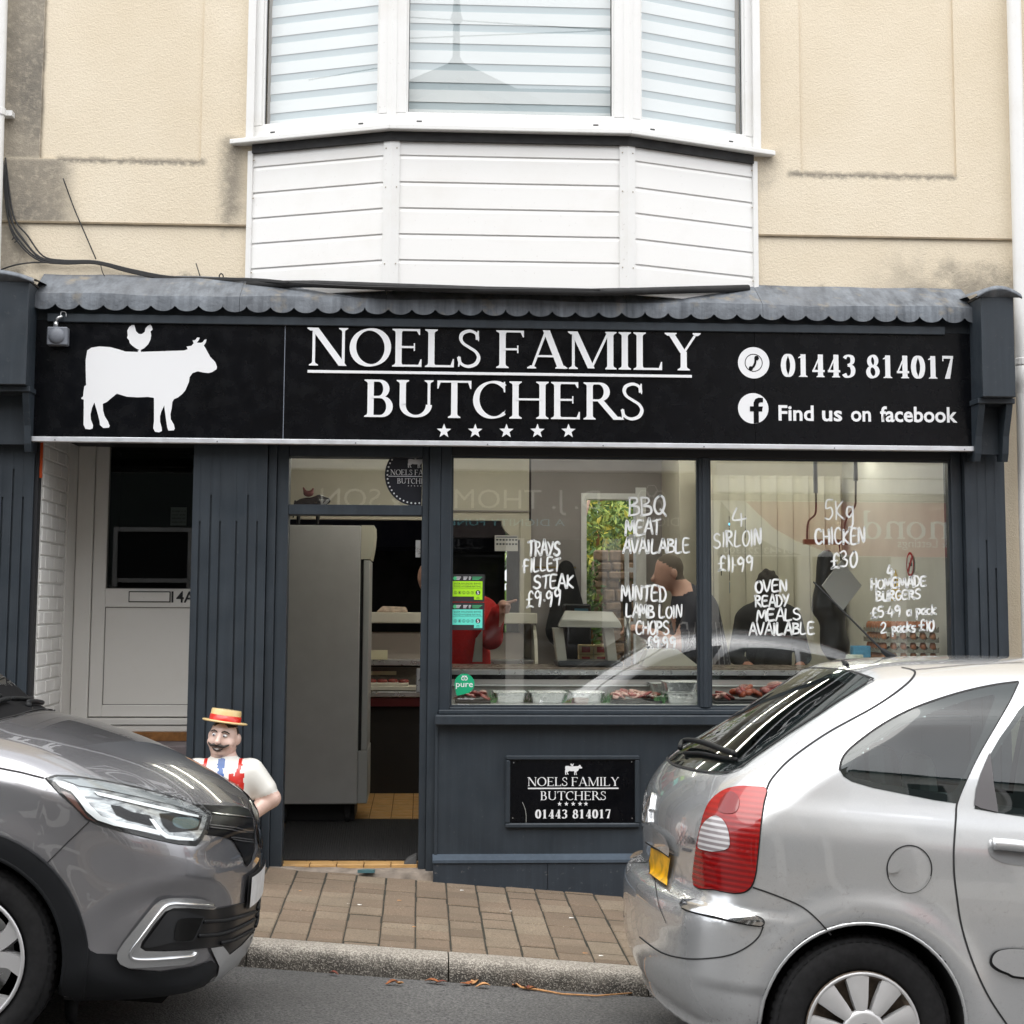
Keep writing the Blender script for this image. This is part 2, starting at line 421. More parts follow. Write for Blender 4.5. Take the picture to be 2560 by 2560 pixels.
M = dict(
    stucco=m_stucco(), grey=m_paint('grey_shopfront_paint', srgb(46,53,60)), lead=m_lead(), asphalt=m_asphalt(), paver=m_paver(), kerb=m_kerb(),
    pvc=m_white_pvc(), clad=m_white_pvc('cladding_plastic', (.84,.837,.825), .15),
    black=simple('sign_black', srgb(9,10,14), .25, var=.25, vscale=5, spec=.22), dark=simple('dark_void', (.01,.01,.011), .7), flat_black=simple('matt_black', (.012,.012,.013), .6),
    white=simple('white_vinyl', (.82,.83,.85), .4), alu=simple('aluminium_trim', (.72,.74,.78), .38, .55, var=.08), chrome=simple('chrome', (.75,.76,.78), .12, 1.0),
    steel=simple('stainless_steel', (.55,.56,.57), .32, .9, var=.1), brickwhite=simple('white_painted_brick', (.76,.755,.73), .6, var=.06, vscale=5, bump=.4, bscale=40),
    doorwhite=m_white_pvc('door_plastic', (.80,.79,.76), .15), rubber=simple('black_rubber', (.02,.02,.021), .75, var=.2),
    mortar=simple('joint_sand', srgb(50,48,40), 1.0, var=.3, vscale=30), wood=simple('weathered_wood', srgb(140,96,52), .8, var=.35, vscale=20),
    stone=simple('step_stone', srgb(110,102,104), .85, var=.2, vscale=12, bump=.3), cable=simple('cable_black', (.015,.015,.016), .5),
    soil=simple('ground_soil', srgb(96,86,70), 1, var=.3), cream=simple('cream_wall', srgb(214,203,178), .8, var=.05), dkgrey=simple('dark_grey_wall', srgb(120,116,116), .8, var=.06),
    greyplastic=simple('grey_plastic', srgb(112,116,124), .5, var=.08), papers=simple('white_paper', (.8,.8,.77), .8), ink=simple('ink_black', (.02,.02,.022), .6),
    tile=simple('amber_floor_tile', srgb(190,150,96), .45, var=.18, vscale=9), grout=simple('dark_grout', srgb(96,76,54), .9), matm=None)
M['glass'] = glass_mat('window_glass', (.93,.96,.95), 1.5, 3.4)
M['glass_bay'] = glass_mat('bay_glass', (.96,.98,.98), 1.5, 3.5)
M['glass_door'] = glass_mat('door_glass', (.5,.53,.52), 1.5, .8)

# ================================================================== road, kerb, pavement
def road_z(x, y):
    t = (-1.8 - y) if y > CROWN else (-1.8 - CROWN) - (CROWN - y)
    return -0.229 - SLOPE * x + CAMBER * t
mb = MB(); ys = [-1.78, CROWN, -8.62]; xs = [-60, -8, -4, 0, 4, 8, 60]
mb.grid([[(x, y, road_z(x, y)) for y in ys] for x in xs])
tag(mb.build('road', M['asphalt']), kind='structure')
mb = MB(); mb.grid([[(x, y, pave_z(x, y) - .0045) for y in (.6, 0, -1.66)] for x in xs])
pavement = tag(mb.build('pavement', M['mortar']), kind='structure')
PW = 0.168; X0 = ATZ(893, 2182, pave_z(-.95, -.1)).x
def paver(mb, xa, xb, ya, yb, dz):
    g = .0028; c = .005; cy_ = .004
    P = lambda x, y, h: (x, y, pave_z(x, y) + h + dz)
    xa += g; xb -= g; ya += .0052; yb -= .0052
    bot = [P(xa,ya,-.02), P(xb,ya,-.02), P(xb,yb,-.02), P(xa,yb,-.02)]
    mid = [P(xa,ya,-c), P(xb,ya,-c), P(xb,yb,-c), P(xa,yb,-c)]
    top = [P(xa+c,ya+cy_,0), P(xb-c,ya+cy_,0), P(xb-c,yb-cy_,0), P(xa+c,yb-cy_,0)]
    fs = [(i, (i+1)%4, 4+(i+1)%4, 4+i) for i in range(4)] + [(4+i, 4+(i+1)%4, 8+(i+1)%4, 8+i) for i in range(4)] + [(8,9,10,11)]
    mb.add(bot+mid+top, fs)
far = MB(); npv = 0
for k in range(-34, 40):
    xa = X0 + k*PW; y = -1.65 - rnd.choice((0, 0, .03)); first = True
    y = -1.65
    while y < (.08 if xa > -2.9 else .08):
        ln = rnd.choice((.12, .15, .17, .17, .2, .25))
        if first: ln *= rnd.choice((.5, .8, 1)); first = False
        dz = rnd.uniform(-.004, .004)
        yb = min(y + ln, .1)
        if -2.2 < xa < 1.0:
            mb = MB(); paver(mb, xa, xa+PW, y, yb, dz); mb.build('paving_block', M['paver'], pavement); npv += 1
        else: paver(far, xa, xa+PW, y, yb, dz)
        y = yb + (.0 if yb < .1 else 1)
tag(far.build('paving_block', M['paver'], pavement), kind='stuff')
kerb = empty('kerb', (0,-1.72,0)); tag(kerb, kind='structure')
mb = MB(); mb.grid([[(x, -1.652, pave_z(x,-1.652)-.006), (x, -1.78, pave_z(x,-1.652)-.010), (x, -1.797, pave_z(x,-1.652)-.2)] for x in (-12, 0, 12)]); mb.build('kerb_joint', M['mortar'], kerb)
for k in range(-12, 13):
    xa = -.416 + k*.915 + .003; xb = xa + .915 - .007
    prof = [(-1.652, 0.0), (-1.70, .001), (-1.765, 0.0), (-1.785, -.006), (-1.797, -.020), (-1.803, -.06), (-1.812, -.2), (-1.652, -.2)]
    j = rnd.uniform(-.003, .003)
    mb = MB(); n = len(prof); nx = 2
    rows = [[(x, y, pave_z(x, -1.652) + .001 + h + j) for (y, h) in prof] for x in (xa, xb)]
    mb.add(rows[0]+rows[1], [(i, (i+1)%n, n+(i+1)%n, n+i) for i in range(n)] + [tuple(range(n-1,-1,-1)), tuple(range(n, 2*n))])
    shade_auto(mb.build('kerb_stone', M['kerb'], kerb), 50)
# toby cover in the paving
p = ATZ(515, 2256, pave_z(-1.7,-.55))
def cover():
    t = empty('utility_cover', (p.x, p.y, pave_z(p.x,p.y)), 'small brown iron utility cover set in the paving by the grey car', 'utility cover')
    mb = MB(); a,b = .115,.085
    mb.hexa([(p.x-a,p.y-b,pave_z(p.x-a,p.y-b)-.01),(p.x+a,p.y-b,pave_z(p.x+a,p.y-b)-.01),(p.x+a,p.y+b,pave_z(p.x+a,p.y+b)-.01),(p.x-a,p.y+b,pave_z(p.x-a,p.y+b)-.01)]+
            [(p.x-a,p.y-b,pave_z(p.x-a,p.y-b)+.006),(p.x+a,p.y-b,pave_z(p.x+a,p.y-b)+.006),(p.x+a,p.y+b,pave_z(p.x+a,p.y+b)+.006),(p.x-a,p.y+b,pave_z(p.x-a,p.y+b)+.006)])
    mb.build('collar', M['stone'], t)
    mb = MB(); a,b = .095,.06
    mb.hexa([(p.x+i*a,p.y+j*b,pave_z(p.x+i*a,p.y+j*b)+h) for h in (0.0,.010) for i,j in ((-1,-1),(1,-1),(1,1),(-1,1))])
    mb.build('lid', simple('rusty_iron', srgb(96,58,44), .75, var=.3, vscale=40, bump=.4, bscale=120), t)
    mb = MB()
    for i in range(5): mb.box(p.x-.06+i*.027, p.x-.045+i*.027, p.y-.014, p.y+.014, pave_z(p.x-.05+i*.027,p.y)+.0095, pave_z(p.x-.05+i*.027,p.y)+.0125)
    mb.build('raised_mark', simple('worn_iron', srgb(128,84,66), .7), t)
cover()

# ================================================================== rendered upper wall
WY = 0.12
bld = empty('rendered_building', (0, 1.0, 3.2), 'cream roughcast rendered upper wall with recessed panels and grey soot stains', 'building')
zs = 3.742
def wall_with_panel(xa, xb, pxa, pxb, pz, ztop):
    mb = MB(); dpt = .016
    mb.box(xa, pxa, WY, .5, zs, ztop); mb.box(pxb, xb, WY, .5, zs, ztop); mb.box(pxa, pxb, WY, .5, zs, pz)
    mb.box(pxa, pxb, WY+dpt, .5, pz, ztop)
    return mb.build('wall', M['stucco'], bld)
xl0, xl1 = AT(106, 200, WY).x, AT(507, 200, WY).x
xr0, xr1 = AT(2000, 300, WY).x, AT(2388, 300, WY).x
wall_with_panel(-3.12, -1.58, xl0, xl1, LEDGE_L, 8.5)
wall_with_panel(1.40, 3.1, xr0, xr1, LEDGE_R, 8.5)
mb = MB(); mb.box(-3.12, -1.58, WY+.011, .5, 3.2, zs); mb.box(1.40, 3.1, WY+.011, .5, 3.2, zs); mb.box(-1.58, 1.40, .3, .5, 3.2, 8.5)
mb.build('lower_wall_band', M['stucco'], bld)
for xa, xb in ((-3.12, -1.62), (1.44, 3.1)): box('drip_bead', xa, xb, WY-.004, WY+.012, zs-.007, zs+.004, simple('bead_brown', srgb(140,126,104), .8, var=.2, vscale=12), bld)  # bead is darker and browner than the render around it
nb = empty('neighbouring_building', (-4.5, 1, 0), 'cream rendered neighbouring wall left of the white downpipe', 'building')
mb = MB(); mb.box(-9, -3.125, WY+.02, .5, 3.1, 8.5); mb.box(-9, -3.4, .05, .5, -.5, 3.1); mb.build('wall', M['stucco'], nb)
nb2 = empty('neighbouring_building', (4.5, 1, 0), 'beige rendered neighbouring wall right of the shopfront', 'building')
mb = MB(); mb.box(3.105, 9, WY+.02, .5, -1.5, 8.5); mb.box(2.9, 3.105, WY+.03, .5, -1.5, 3.2); mb.build('wall', M['stucco'], nb2)

# downpipes
def downpipe(xt, xb, zt, zb, r, label, brackets, offs=None):
    yy = .04; t = empty('downpipe', (xb, yy, zb), label, 'downpipe', 'white downpipes at the ends of the shopfront')
    mb = MB(); mb.tube([(xt, yy, zt), ((xt+xb)/2, yy, (zt+zb)/2), (xb, yy, zb)], r, 16, False); mb.build('pipe', M['pvc'], t, True)
    for zz in brackets:
        xx = xt + (xb-xt)*(zt-zz)/(zt-zb)
        mb = MB(); mb.lathe([(r*1.12,-.022),(r*1.18,-.018),(r*1.18,.018),(r*1.12,.022)], (xx,yy,zz), 16); mb.box(xx-.075, xx+.075, yy+.015, WY, zz-.016, zz+.016)
        mb.build('bracket', M['pvc'], t)
    for zz in (offs or []):
        xx = xt + (xb-xt)*(zt-zz)/(zt-zb)
        mb = MB(); mb.lathe([(r*1.02,.11),(r*1.16,.10),(r*1.16,.0),(r*1.06,-.01),(r*1.06,-.05),(r*1.0,-.06)], (xx,yy,zz), 16); mb.build('socket', M['pvc'], t, True)
pr = AT(2518, 0, .04).x; pr2 = AT(2540, 1200, .04).x
downpipe(pr+.045, pr2+.045, 6.2, -.4, .043, 'white plastic downpipe beside the right end of the shopfront', [AT(2550,905,.04).z], [AT(2550,960,.04).z])
pl = AT(14, 0, .04).x; pl2 = AT(4, 600, .04).x
downpipe(pl-.036, pl2-.036, 6.2, 3.35, .036, 'white plastic downpipe above the left corbel, cables tied against it', [AT(10,280,.04).z])

# ================================================================== bay window
BF = -0.22
bay = empty('bay_window', (0, 0, 3.35), 'white three sided bay window with striped blinds over white boarded apron', 'bay window')
A = Vector((-1.60, WY)); B = Vector((-.755, BF)); Cc = Vector((.612, BF)); D = Vector((1.432, WY))
segs = [(A, B), (B, Cc), (Cc, D)]
zsill = 4.25
zb_lines = [AT(1130, yy, BF).z for yy in (391.6, 457.7, 522.6, 587.5, 652.0)]
zb_top, zb_bot = 4.20, 3.30
class Seg:
    def __init__(s, a, b):
        s.a = a; s.u = (b-a).normalized(); s.L = (b-a).length; s.n = Vector((s.u.y, -s.u.x))      # outward (towards -y)
    def P(s, t, o, z):
        q = s.a + s.u*t + s.n*o; return (q.x, q.y, z)
    def box(s, mb, t0, t1, o0, o1, z0, z1):
        mb.hexa([s.P(t0,o0,z0), s.P(t1,o0,z0), s.P(t1,o1,z0), s.P(t0,o1,z0), s.P(t0,o0,z1), s.P(t1,o0,z1), s.P(t1,o1,z1), s.P(t0,o1,z1)])
SG = [Seg(a, b) for a, b in segs]
sheer = simple('sheer_blind_band', srgb(192,203,207), .9); band = simple('white_blind_band', (.86,.88,.88), .9)
for si, s in enumerate(SG):
    zz = [zb_top] + zb_lines + [zb_bot]
    e0 = .04 if si else .015; e1 = .04 if si < 2 else .015
    for i in range(len(zz)-1):
        z1, z0 = zz[i], zz[i+1]
        if i < len(zz)-2: z0 += .001
        mb = MB()                                     # shiplap board: flat face, coved top, drip bottom
        prof = [(-.012, z0), (.010, z0), (.012, z0+.003), (.0105, z0+.06), (.009, z1-.022), (.004, z1-.003), (.003, z1+.006), (-.012, z1+.006)]
        n = len(prof)
        vs = [s.P(e0, o, z) for o, z in prof] + [s.P(s.L-e1, o, z) for o, z in prof]
        mb.add(vs, [(k, (k+1)%n, n+(k+1)%n, n+k) for k in range(n)] + [tuple(range(n)), tuple(range(2*n-1, n-1, -1))])
        mb.build('cladding_board', M['clad'], bay, fix=True)
    mb = MB(); s.box(mb, 0, s.L, -.05, -.014, zb_bot-.1, 8)
    if False: mb.build('backing', M['clad'], bay)
    # window frame
    fr = empty('window_frame'); fr.parent = bay
    fr.matrix_parent_inverse = WM(bay).inverted()
    z0, z1 = zsill+.012, 6.4; w = .072
    mb = MB(); s.box(mb, 0.006, s.L-.006, -.03, .035, z0, z0+w); s.box(mb, 0.006, .006+w, -.03, .035, z0+w, z1); s.box(mb, s.L-.006-w, s.L-.006, -.03, .035, z0+w, z1); s.box(mb, .006+w, s.L-.006-w, -.03, .035, z1-w, z1)
    mb.build('frame_rail', M['pvc'], fr, bevel=.006)
    mb = MB(); b0 = .006+w; g = .012
    s.box(mb, b0, s.L-b0, .0, .022, z0+w, z0+w+g); s.box(mb, b0, b0+g, .0, .022, z0+w+g, z1-w); s.box(mb, s.L-b0-g, s.L-b0, .0, .022, z0+w+g, z1-w)
    mb.build('glazing_bead', M['pvc'], fr)
    mb = MB(); s.box(mb, b0+g-.002, b0+g+.004, .004, .010, z0+w+g, z1-w); s.box(mb, s.L-b0-g-.004, s.L-b0-g+.002, .004, .010, z0+w+g, z1-w); s.box(mb, b0+g, s.L-b0-g, .004, .010, z0+w+g-.001, z0+w+g+.004)
    mb.build('gasket', M['rubber'], fr)
    mb = MB(); mb.add([s.P(b0, .003, z0+w), s.P(s.L-b0, .003, z0+w), s.P(s.L-b0, .003, z1-w), s.P(b0, .003, z1-w)], [(0,1,2,3)])
    mb.build('glass_pane', M['glass_bay'], fr)
    mb = MB()
    for t in (.14, s.L-.2): s.box(mb, t, t+.03, .034, .0375, z0+.022, z0+.029)
    mb.build('drain_slot', M['flat_black'], fr)
    bl = empty('roller_blind'); bl.parent = bay; bl.matrix_parent_inverse = WM(bay).inverted()
    pitch = .119; z = z0+w-.02; k = 0
    while z < z1-w:
        h = pitch*.62 if k % 2 == 0 else pitch*.38
        mb = MB(); o = -.055 if k % 2 == 0 else -.06
        s.box(mb, b0+.01, s.L-b0-.01, o-.003, o, z, min(z+h, z1-w)); mb.build('blind_band', band if k % 2 == 0 else sheer, bl); z += h; k += 1
mb = MB(); mb.add([(-1.55,.06,4.2),(-.75,-.14,4.2),(.6,-.14,4.2),(1.38,.06,4.2),(1.38,.29,4.2),(-1.55,.29,4.2),(-1.55,.06,6.5),(-.75,-.14,6.5),(.6,-.14,6.5),(1.38,.06,6.5),(1.38,.29,6.5),(-1.55,.29,6.5)], [(0,1,2,3,4,5),(6,7,8,9,10,11)])
mb.build('bay_lining', M['cream'], bay)
def mitre(off, z0, z1, ext=0.0, inner=.0):
    """continuous strip round the bay: outer offset off, between heights"""
    def pts(o):
        out = []
        n = [s.n for s in SG]
        out.append(A + n[0]*o - SG[0].u*ext)
        for q, (n0, n1) in ((B, (n[0], n[1])), (Cc, (n[1], n[2]))):
            bis = (n0+n1).normalized(); out.append(q + bis*(o/bis.dot(n0)))
        out.append(D + n[2]*o + SG[2].u*ext); return out
    po, pi = pts(off), pts(inner); mb = MB()
    for i in range(3):
        mb.hexa([(*pi[i],z0),(*po[i],z0),(*po[i+1],z0),(*pi[i+1],z0),(*pi[i],z1),(*po[i],z1),(*po[i+1],z1),(*pi[i+1],z1)])
    return mb
mitre(.085, zsill-.024, zsill+.006, .105, -.04).build('sill_board', M['pvc'], bay, bevel=.005)
mitre(.035, zsill-.078, zsill-.025, -.02, -.04).build('sealing_strip', M['rubber'], bay)
mitre(.0, zsill+.0065, zsill+.0115, 0, -.06).build('sill_upstand', M['pvc'], bay)
for q, s0, s1 in ((B, SG[0], SG[1]), (Cc, SG[1], SG[2])):     # corner posts
    mb = MB(); w = .045; bis = (s0.n+s1.n).normalized()
    o = q + bis*.024; a = q - s0.u*w + s0.n*.022; b = q + s1.u*w + s1.n*.022; c = q - bis*.03
    mb.hexa([(*a,zb_bot),(*o,zb_bot),(*b,zb_bot),(*c,zb_bot),(*a,zsill-.06),(*o,zsill-.06),(*b,zsill-.06),(*c,zsill-.06)]); mb.build('corner_post', M['pvc'], bay)
    o = q + bis*.046; a = q - s0.u*.02 + s0.n*.04; b = q + s1.u*.02 + s1.n*.04
    mb = MB(); mb.hexa([(*a,zsill+.0125),(*o,zsill+.0125),(*b,zsill+.0125),(*c,zsill+.0125),(*a,6.4),(*o,6.4),(*b,6.4),(*c,6.4)]); mb.build('corner_mullion', M['pvc'], bay)
mb = MB(); s = SG[0]; s.box(mb, -.012, .02, -.01, .026, zb_bot+.08, zsill-.06); s = SG[2]; s.box(mb, s.L-.02, s.L+.012, -.01, .026, zb_bot+.08, zsill-.06)
mb.box(-1.63, -1.585, .05, WY, zsill+.0065, 6.4); mb.box(1.42, 1.465, .05, WY, zsill+.0065, 6.4)
mb.build('edge_trim', M['pvc'], bay)
mb = MB()
for s in SG:
    for zz in (3.45, 3.9, 4.13):
        for t in (.028, s.L-.028): s.box(mb, t-.003, t+.003, .02, .0255, zz-.003, zz+.003)
mb.build('fixing', simple('screw', srgb(150,140,120), .6), bay)

# ================================================================== shopfront
GY = 0.10                               # plane of the shop glass
sf = empty('shopfront', (0, 0, 0), 'slate grey painted timber shopfront with fluted pilasters and scalloped lead canopy', 'shopfront')
def sub(name, parent=None):
    e = empty(name); e.parent = parent or sf; e.matrix_parent_inverse = WM(e.parent).inverted(); return e
G = M['grey']
# --- fluted pilasters
def pilaster(xa, xb, y, z0, z1, grooves, back=.14):
    """grooves: list of (x, ztop)"""
    t = sub('pilaster'); mb = MB(); gw = .011; dp = .012
    gs = sorted(grooves)
    edges = [xa] + [v for g, _ in gs for v in (g-gw/2, g+gw/2)] + [xb]
    for i in range(0, len(edges), 2): mb.box(edges[i], edges[i+1], y, y+dp, z0, z1)
    for g, zt in gs: mb.box(g-gw/2, g+gw/2, y+.0015, y+dp, zt, z1-.001)
    mb.box(xa+.001, xb-.001, y+dp, y+back, z0, z1)
    mb.build('fluted_board', G, t); return t
x_of = lambda px, py, Y=0.: AT(px, py, Y).x
z_of = lambda py, px=1280, Y=0.: AT(px, py, Y).z
zt_p = 2.46
pilaster(-1.879, -1.455, 0, .012+.09, zt_p, [(x_of(p_, 1400), z_of(t_, p_)) for p_, t_ in ((497,1303),(524,1237),(548,1303),(589,1303),(617,1237),(641,1303))])
pilaster(-3.42, -2.785, 0, .1, zt_p, [(x_of(p_, 1400), z_of(t_, p_)) for p_, t_ in ((-22,1240),(0,1242),(26,1172),(52,1242))])
pilaster(2.652, 2.893, 0, -.32, zt_p, [(x_of(p_, 1500), z_of(t_, p_)) for p_, t_ in ((2448,1420),(2470,1350),(2492,1420))])
mb = MB(); mb.box(-2.785, -2.765, .02, .5, .2, 2.45); mb.build('recess_lining', simple('blackened_edge', (.012,.013,.016), .7), sf)
mb = MB(); mb.box(-2.772, -2.752, .045, .06, 2.22, 2.44); mb.build('orange_strip', simple('orange_plastic', srgb(214,84,30), .5), sf)
box('pilaster_base', -3.42, -2.78, .004, .1, -.1, .1, G, sf); box('pilaster_base', -1.90, -1.44, -.022, .12, -.15, .10, G, sf, .004)
# --- door frame
dl, dr = -1.335, -.560                  # clear opening of the doorway
TB0, TB1 = z_of(1288, 890, .06), z_of(1262, 890, .06)
zh = 2.50
fr = sub('door_frame')
mb = MB(); mb.box(-1.454, -1.405, .03, .2, -.05, zh, .004); mb.build('outer_jamb', G, fr)
mb = MB(); mb.box(-1.404, dl, .055, .2, -.05, zh, .004); mb.build('jamb', G, fr)
mb = MB(); mb.box(dr, dr+.042, .075, .2, -.05, zh, .003); mb.build('jamb', G, fr)
mb = MB(); mb.box(dr+.0425, -.452, .05, .2, -.08, zh, .004); mb.build('post', G, fr)
mb = MB(); mb.box(dl, dr, .06, .2, TB0, TB1, .004); mb.build('transom_bar', G, fr)
mb = MB(); mb.box(dl, dr, .05, .2, z_of(1142, 890, .05), zh, .003); mb.build('head', G, fr)
mb = MB(); mb.add([(dl, GY+.03, TB1), (dr, GY+.03, TB1), (dr, GY+.03, zh), (dl, GY+.03, zh)], [(0,1,2,3)]); mb.build('transom_light', M['glass'], fr)
mb = MB(); hx = dr-.004
zz = AT(1066, 1372, .09).z
mb.box(hx-.030, hx-.002, .088, .092, zz-.05, zz+.05); mb.build('hinge', M['steel'], fr)
# --- windows
wl, wr, wm = -.388, 2.588, 1.103
wz0, wz1 = .915, 2.375
wf = sub('window_frame')
mb = MB(); mb.box(-.4515, wl, .055, .2, wz0-.05, zh, .004); mb.build('stile', G, wf)
mb = MB(); mb.box(wr, 2.6515, .055, .2, wz0-.05, zh, .004); mb.build('stile', G, wf)
mb = MB(); mb.box(wm-.031, wm+.031, .055, .17, wz0, wz1, .004); mb.build('mullion', G, wf)
mb = MB(); mb.box(wm-.012, wm+.012, .046, .0545, wz0, wz1, .004); mb.build('mullion_bead', G, wf)
mb = MB(); mb.box(wl, wr, .055, .2, wz1, zh, .004); mb.build('head_rail', M['flat_black'], wf)
mb = MB(); mb.box(wl, wr, .058, .2, wz0-.05, wz0, .004); mb.build('bottom_rail', G, wf)
for a, b in ((wl, wm-.031), (wm+.031, wr)):
    mb = MB(); d = .012
    mb.box(a, a+d, .075, .098, wz0+d, wz1-d); mb.box(b-d, b, .075, .098, wz0+d, wz1-d); mb.box(a, b, .075, .098, wz0, wz0+d); mb.box(a, b, .075, .098, wz1-d, wz1)
    mb.build('glazing_bead', G, wf)
    mb = MB(); mb.add([(a, GY, wz0), (b, GY, wz0), (b, GY, wz1), (a, GY, wz1)], [(0,1,2,3)]); mb.build('glass_pane', M['glass'], wf)
# --- stall riser, sill, plinth
mb = MB(); mb.box(-.4715, 2.6515, -.045, .2, z_of(1812, 1300), z_of(1787, 1300), .006); mb.box(-.4515, 2.65, .015, .06, z_of(1786.5,1300), z_of(1776,1300), .004); mb.build('window_sill', G, sf)
zr0, zr1 = .085, z_of(1812, 1300)
mb = MB(); mb.box(-.452, 2.652, .03, .2, -.1, zr1-.0005); mb.build('stall_riser', G, sf)
mb = MB(); mb.box(-.470, -.4525, .022, .2, -.1, zr1-.001, .002); mb.build('corner_strip', G, sf)
mb = MB(); mb.prism([(-.026,.048),(-.026,.064),(.029,.09),(.029,.048)], 'x', -.478, 2.66); o = mb.build('plinth_ledge', m_paint('ledge_paint', srgb(68,78,89), .4, 1.0), sf, fix=True)
for xa, xb in ((-.474, .175), (.178, 2.66)):
    mb = MB(); z = lambda x: pave_z(x, 0) - .03
    mb.hexa([(xa,-.018,z(xa)),(xb,-.018,z(xb)),(xb,.1,z(xb)),(xa,.1,z(xa)),(xa,-.018,.0475),(xb,-.018,.0475),(xb,.1,.0475),(xa,.1,.0475)])
    mb.build('plinth_board', m_paint('plinth_paint', srgb(43,50,58), .55, 1.2), sf)
# --- framed notice board recess on the stall riser
n0 = AT(1264, 1888, .03); n1 = AT(1598, 2068, .03)
nx0, nx1, nz1, nz0 = n0.x, n1.x, n0.z, n1.z
mb = MB(); w = .026
for (a,b,c_,d_) in ((nx0,nx1,nz1-w,nz1),(nx0,nx1,nz0,nz0+w),(nx0,nx0+w,nz0+w,nz1-w),(nx1-w,nx1,nz0+w,nz1-w)): mb.box(a,b,.006,.03,c_,d_,.006)
mb.build('notice_moulding', G, sf)
# --- fascia timber, lead, corbels
LF = -.15
mb = MB(); mb.box(-2.80, 2.70, -.075, .12, zh-.055, 3.30); mb.build('fascia_board', G, sf)
ba = AT(118, 785, -.12); bb = AT(2363, 830, -.12)
mb = MB(); mb.box(ba.x, bb.x, -.122, -.0755, z_of(804, 118, -.12), z_of(783, 118, -.12), .003); mb.build('batten', G, sf)
lead = sub('lead_canopy')
zf = 3.262; zw0 = 3.43
cuts = [-2.80, -1.62, -.78, .62, 1.42, 2.70]
pitch = 59.6/ (FPX/9.1)
k = 0
def lead_z(x, t):      # t 0 at the wall, 1 at the front edge; gently uneven
    return zw0 + (zf-zw0)*t + .004*math.sin(x*5.1+t*2)*(.3+t) + .002*math.sin(x*13+1.3)
for i in range(len(cuts)-1):
    xa, xb = cuts[i]+.001, cuts[i+1]-.001; nx = max(8, int((xb-xa)/.04)); P = []
    for a in range(nx+1):
        x = xa+(xb-xa)*a/nx; row = []
        for t in (0,.15,.35,.55,.75,.92,1.0): row.append((x, WY+.005+(LF-WY-.005)*t, lead_z(x,t)))
        P.append(row)
    mb = MB(); mb.grid(P)
    o = mb.build('lead_sheet', M['lead'], lead, True)
    # apron with scalloped edge
    npx = max(12, int((xb-xa)/.008)); top = []; mid = []; low = []
    for a in range(npx+1):
        x = xa+(xb-xa)*a/npx; ph = ((x+2.80)/pitch) % 1.0
        d = math.sqrt(max(0, 1-(2*ph-1)**2))
        zb = zf-.050-.042*d
        wob = .006*math.sin(x*7.3)+.004*math.sin(x*19+2)
        top.append((x, LF-.002, lead_z(x,1)+.001)); mid.append((x, LF-.006+wob*.3, zf-.03)); low.append((x, LF-.004+wob*.6, zb))
    mb = MB(); n = len(top); vs = top+mid+low+[(v[0], v[1]+.004, v[2]+.001) for v in low]
    fs = [(j, j+1, n+j+1, n+j) for j in range(n-1)] + [(n+j, n+j+1, 2*n+j+1, 2*n+j) for j in range(n-1)] + [(2*n+j, 2*n+j+1, 3*n+j+1, 3*n+j) for j in range(n-1)]
    mb.add(vs, fs); shade_auto(mb.build('scalloped_apron', M['lead'], lead), 35)
mb = MB(); mb.tube([(-1.6,.05,3.372),(-1.2,-.10,3.352),(-.8,-.245,3.315),(-.2,-.262,3.300),(.4,-.262,3.298),(.7,-.23,3.315),(1.1,-.06,3.365),(1.38,.06,3.40)], .022, 8); mb.build('bay_foot_shadow_strip', M['rubber'], lead, True)  # black tube drawn in for the shadow line under the bay
def corbel(xa, xb, label=None):
    c = sub('corbel'); y0 = -.30
    zt = 3.30; zm = 2.715
    mb = MB(); mb.box(xa, xb, y0, -.05, zm, zt, .004); mb.build('console_block', G, c)
    mb = MB(); mb.box(xa-.012, xb+.012, y0+.05, -.05, zm-.032, zm-.0005, .003); mb.build('console_step', G, c)
    for a, b in ((xa-.004, xa+.034), (xb-.034, xb+.004)):
        prof = [(-.05, 2.36), (-.13, 2.352), (-.150, 2.40), (-.165, 2.50), (-.215, 2.62), (-.235, zm-.033), (-.05, zm-.033)]
        mb = MB(); mb.prism(prof, 'x', a, b); mb.build('bracket_cheek', G, c, bevel=.003, fix=True)
    mb = MB(); mb.box(xa+.034, xb-.034, -.085, -.03, 2.40, zm-.033); mb.build('bracket_back', G, c)
    mb = MB(); n = 14; w = (xb-xa)/2+.035; xc = (xa+xb)/2; P = []
    for i in range(n+1):
        u = -1+2*i/n; x = xc+u*w; h = zt+.012+.05*(1-u*u)
        P.append([(x, .05, h+.03), (x, y0-.03, h), (x, y0-.045, h-.022), (x, y0-.04, h-.028), (x, y0, zt-.002)])
    mb = MB(); mb.grid(P); mb.build('lead_cap', M['lead'], c, True)
    mb = MB(); mb.prism([(xc-w+.03, zt)]+[(xc+(-1+2*i/10)*(w-.03), zt+.01+.045*(1-(-1+2*i/10)**2)) for i in range(11)]+[(xc+w-.03, zt)], 'y', y0+.01, -.05); mb.build('cap_core', m_paint('cap_wood', srgb(70,66,62), .8), c)
cr = AT(2456, 900, -.3).x; cr2 = AT(2538, 900, -.3).x
corbel(cr, cr2)
cl2 = AT(66, 900, -.3).x
corbel(cl2-.42, cl2)
# small side return between sign and corbels
box('fascia_return', cl2+.0005, -2.80, -.07, .05, 2.36, 3.32, G, sf); box('fascia_return', 2.70, cr-.0005, -.09, .05, 2.36, 3.30, G, sf)

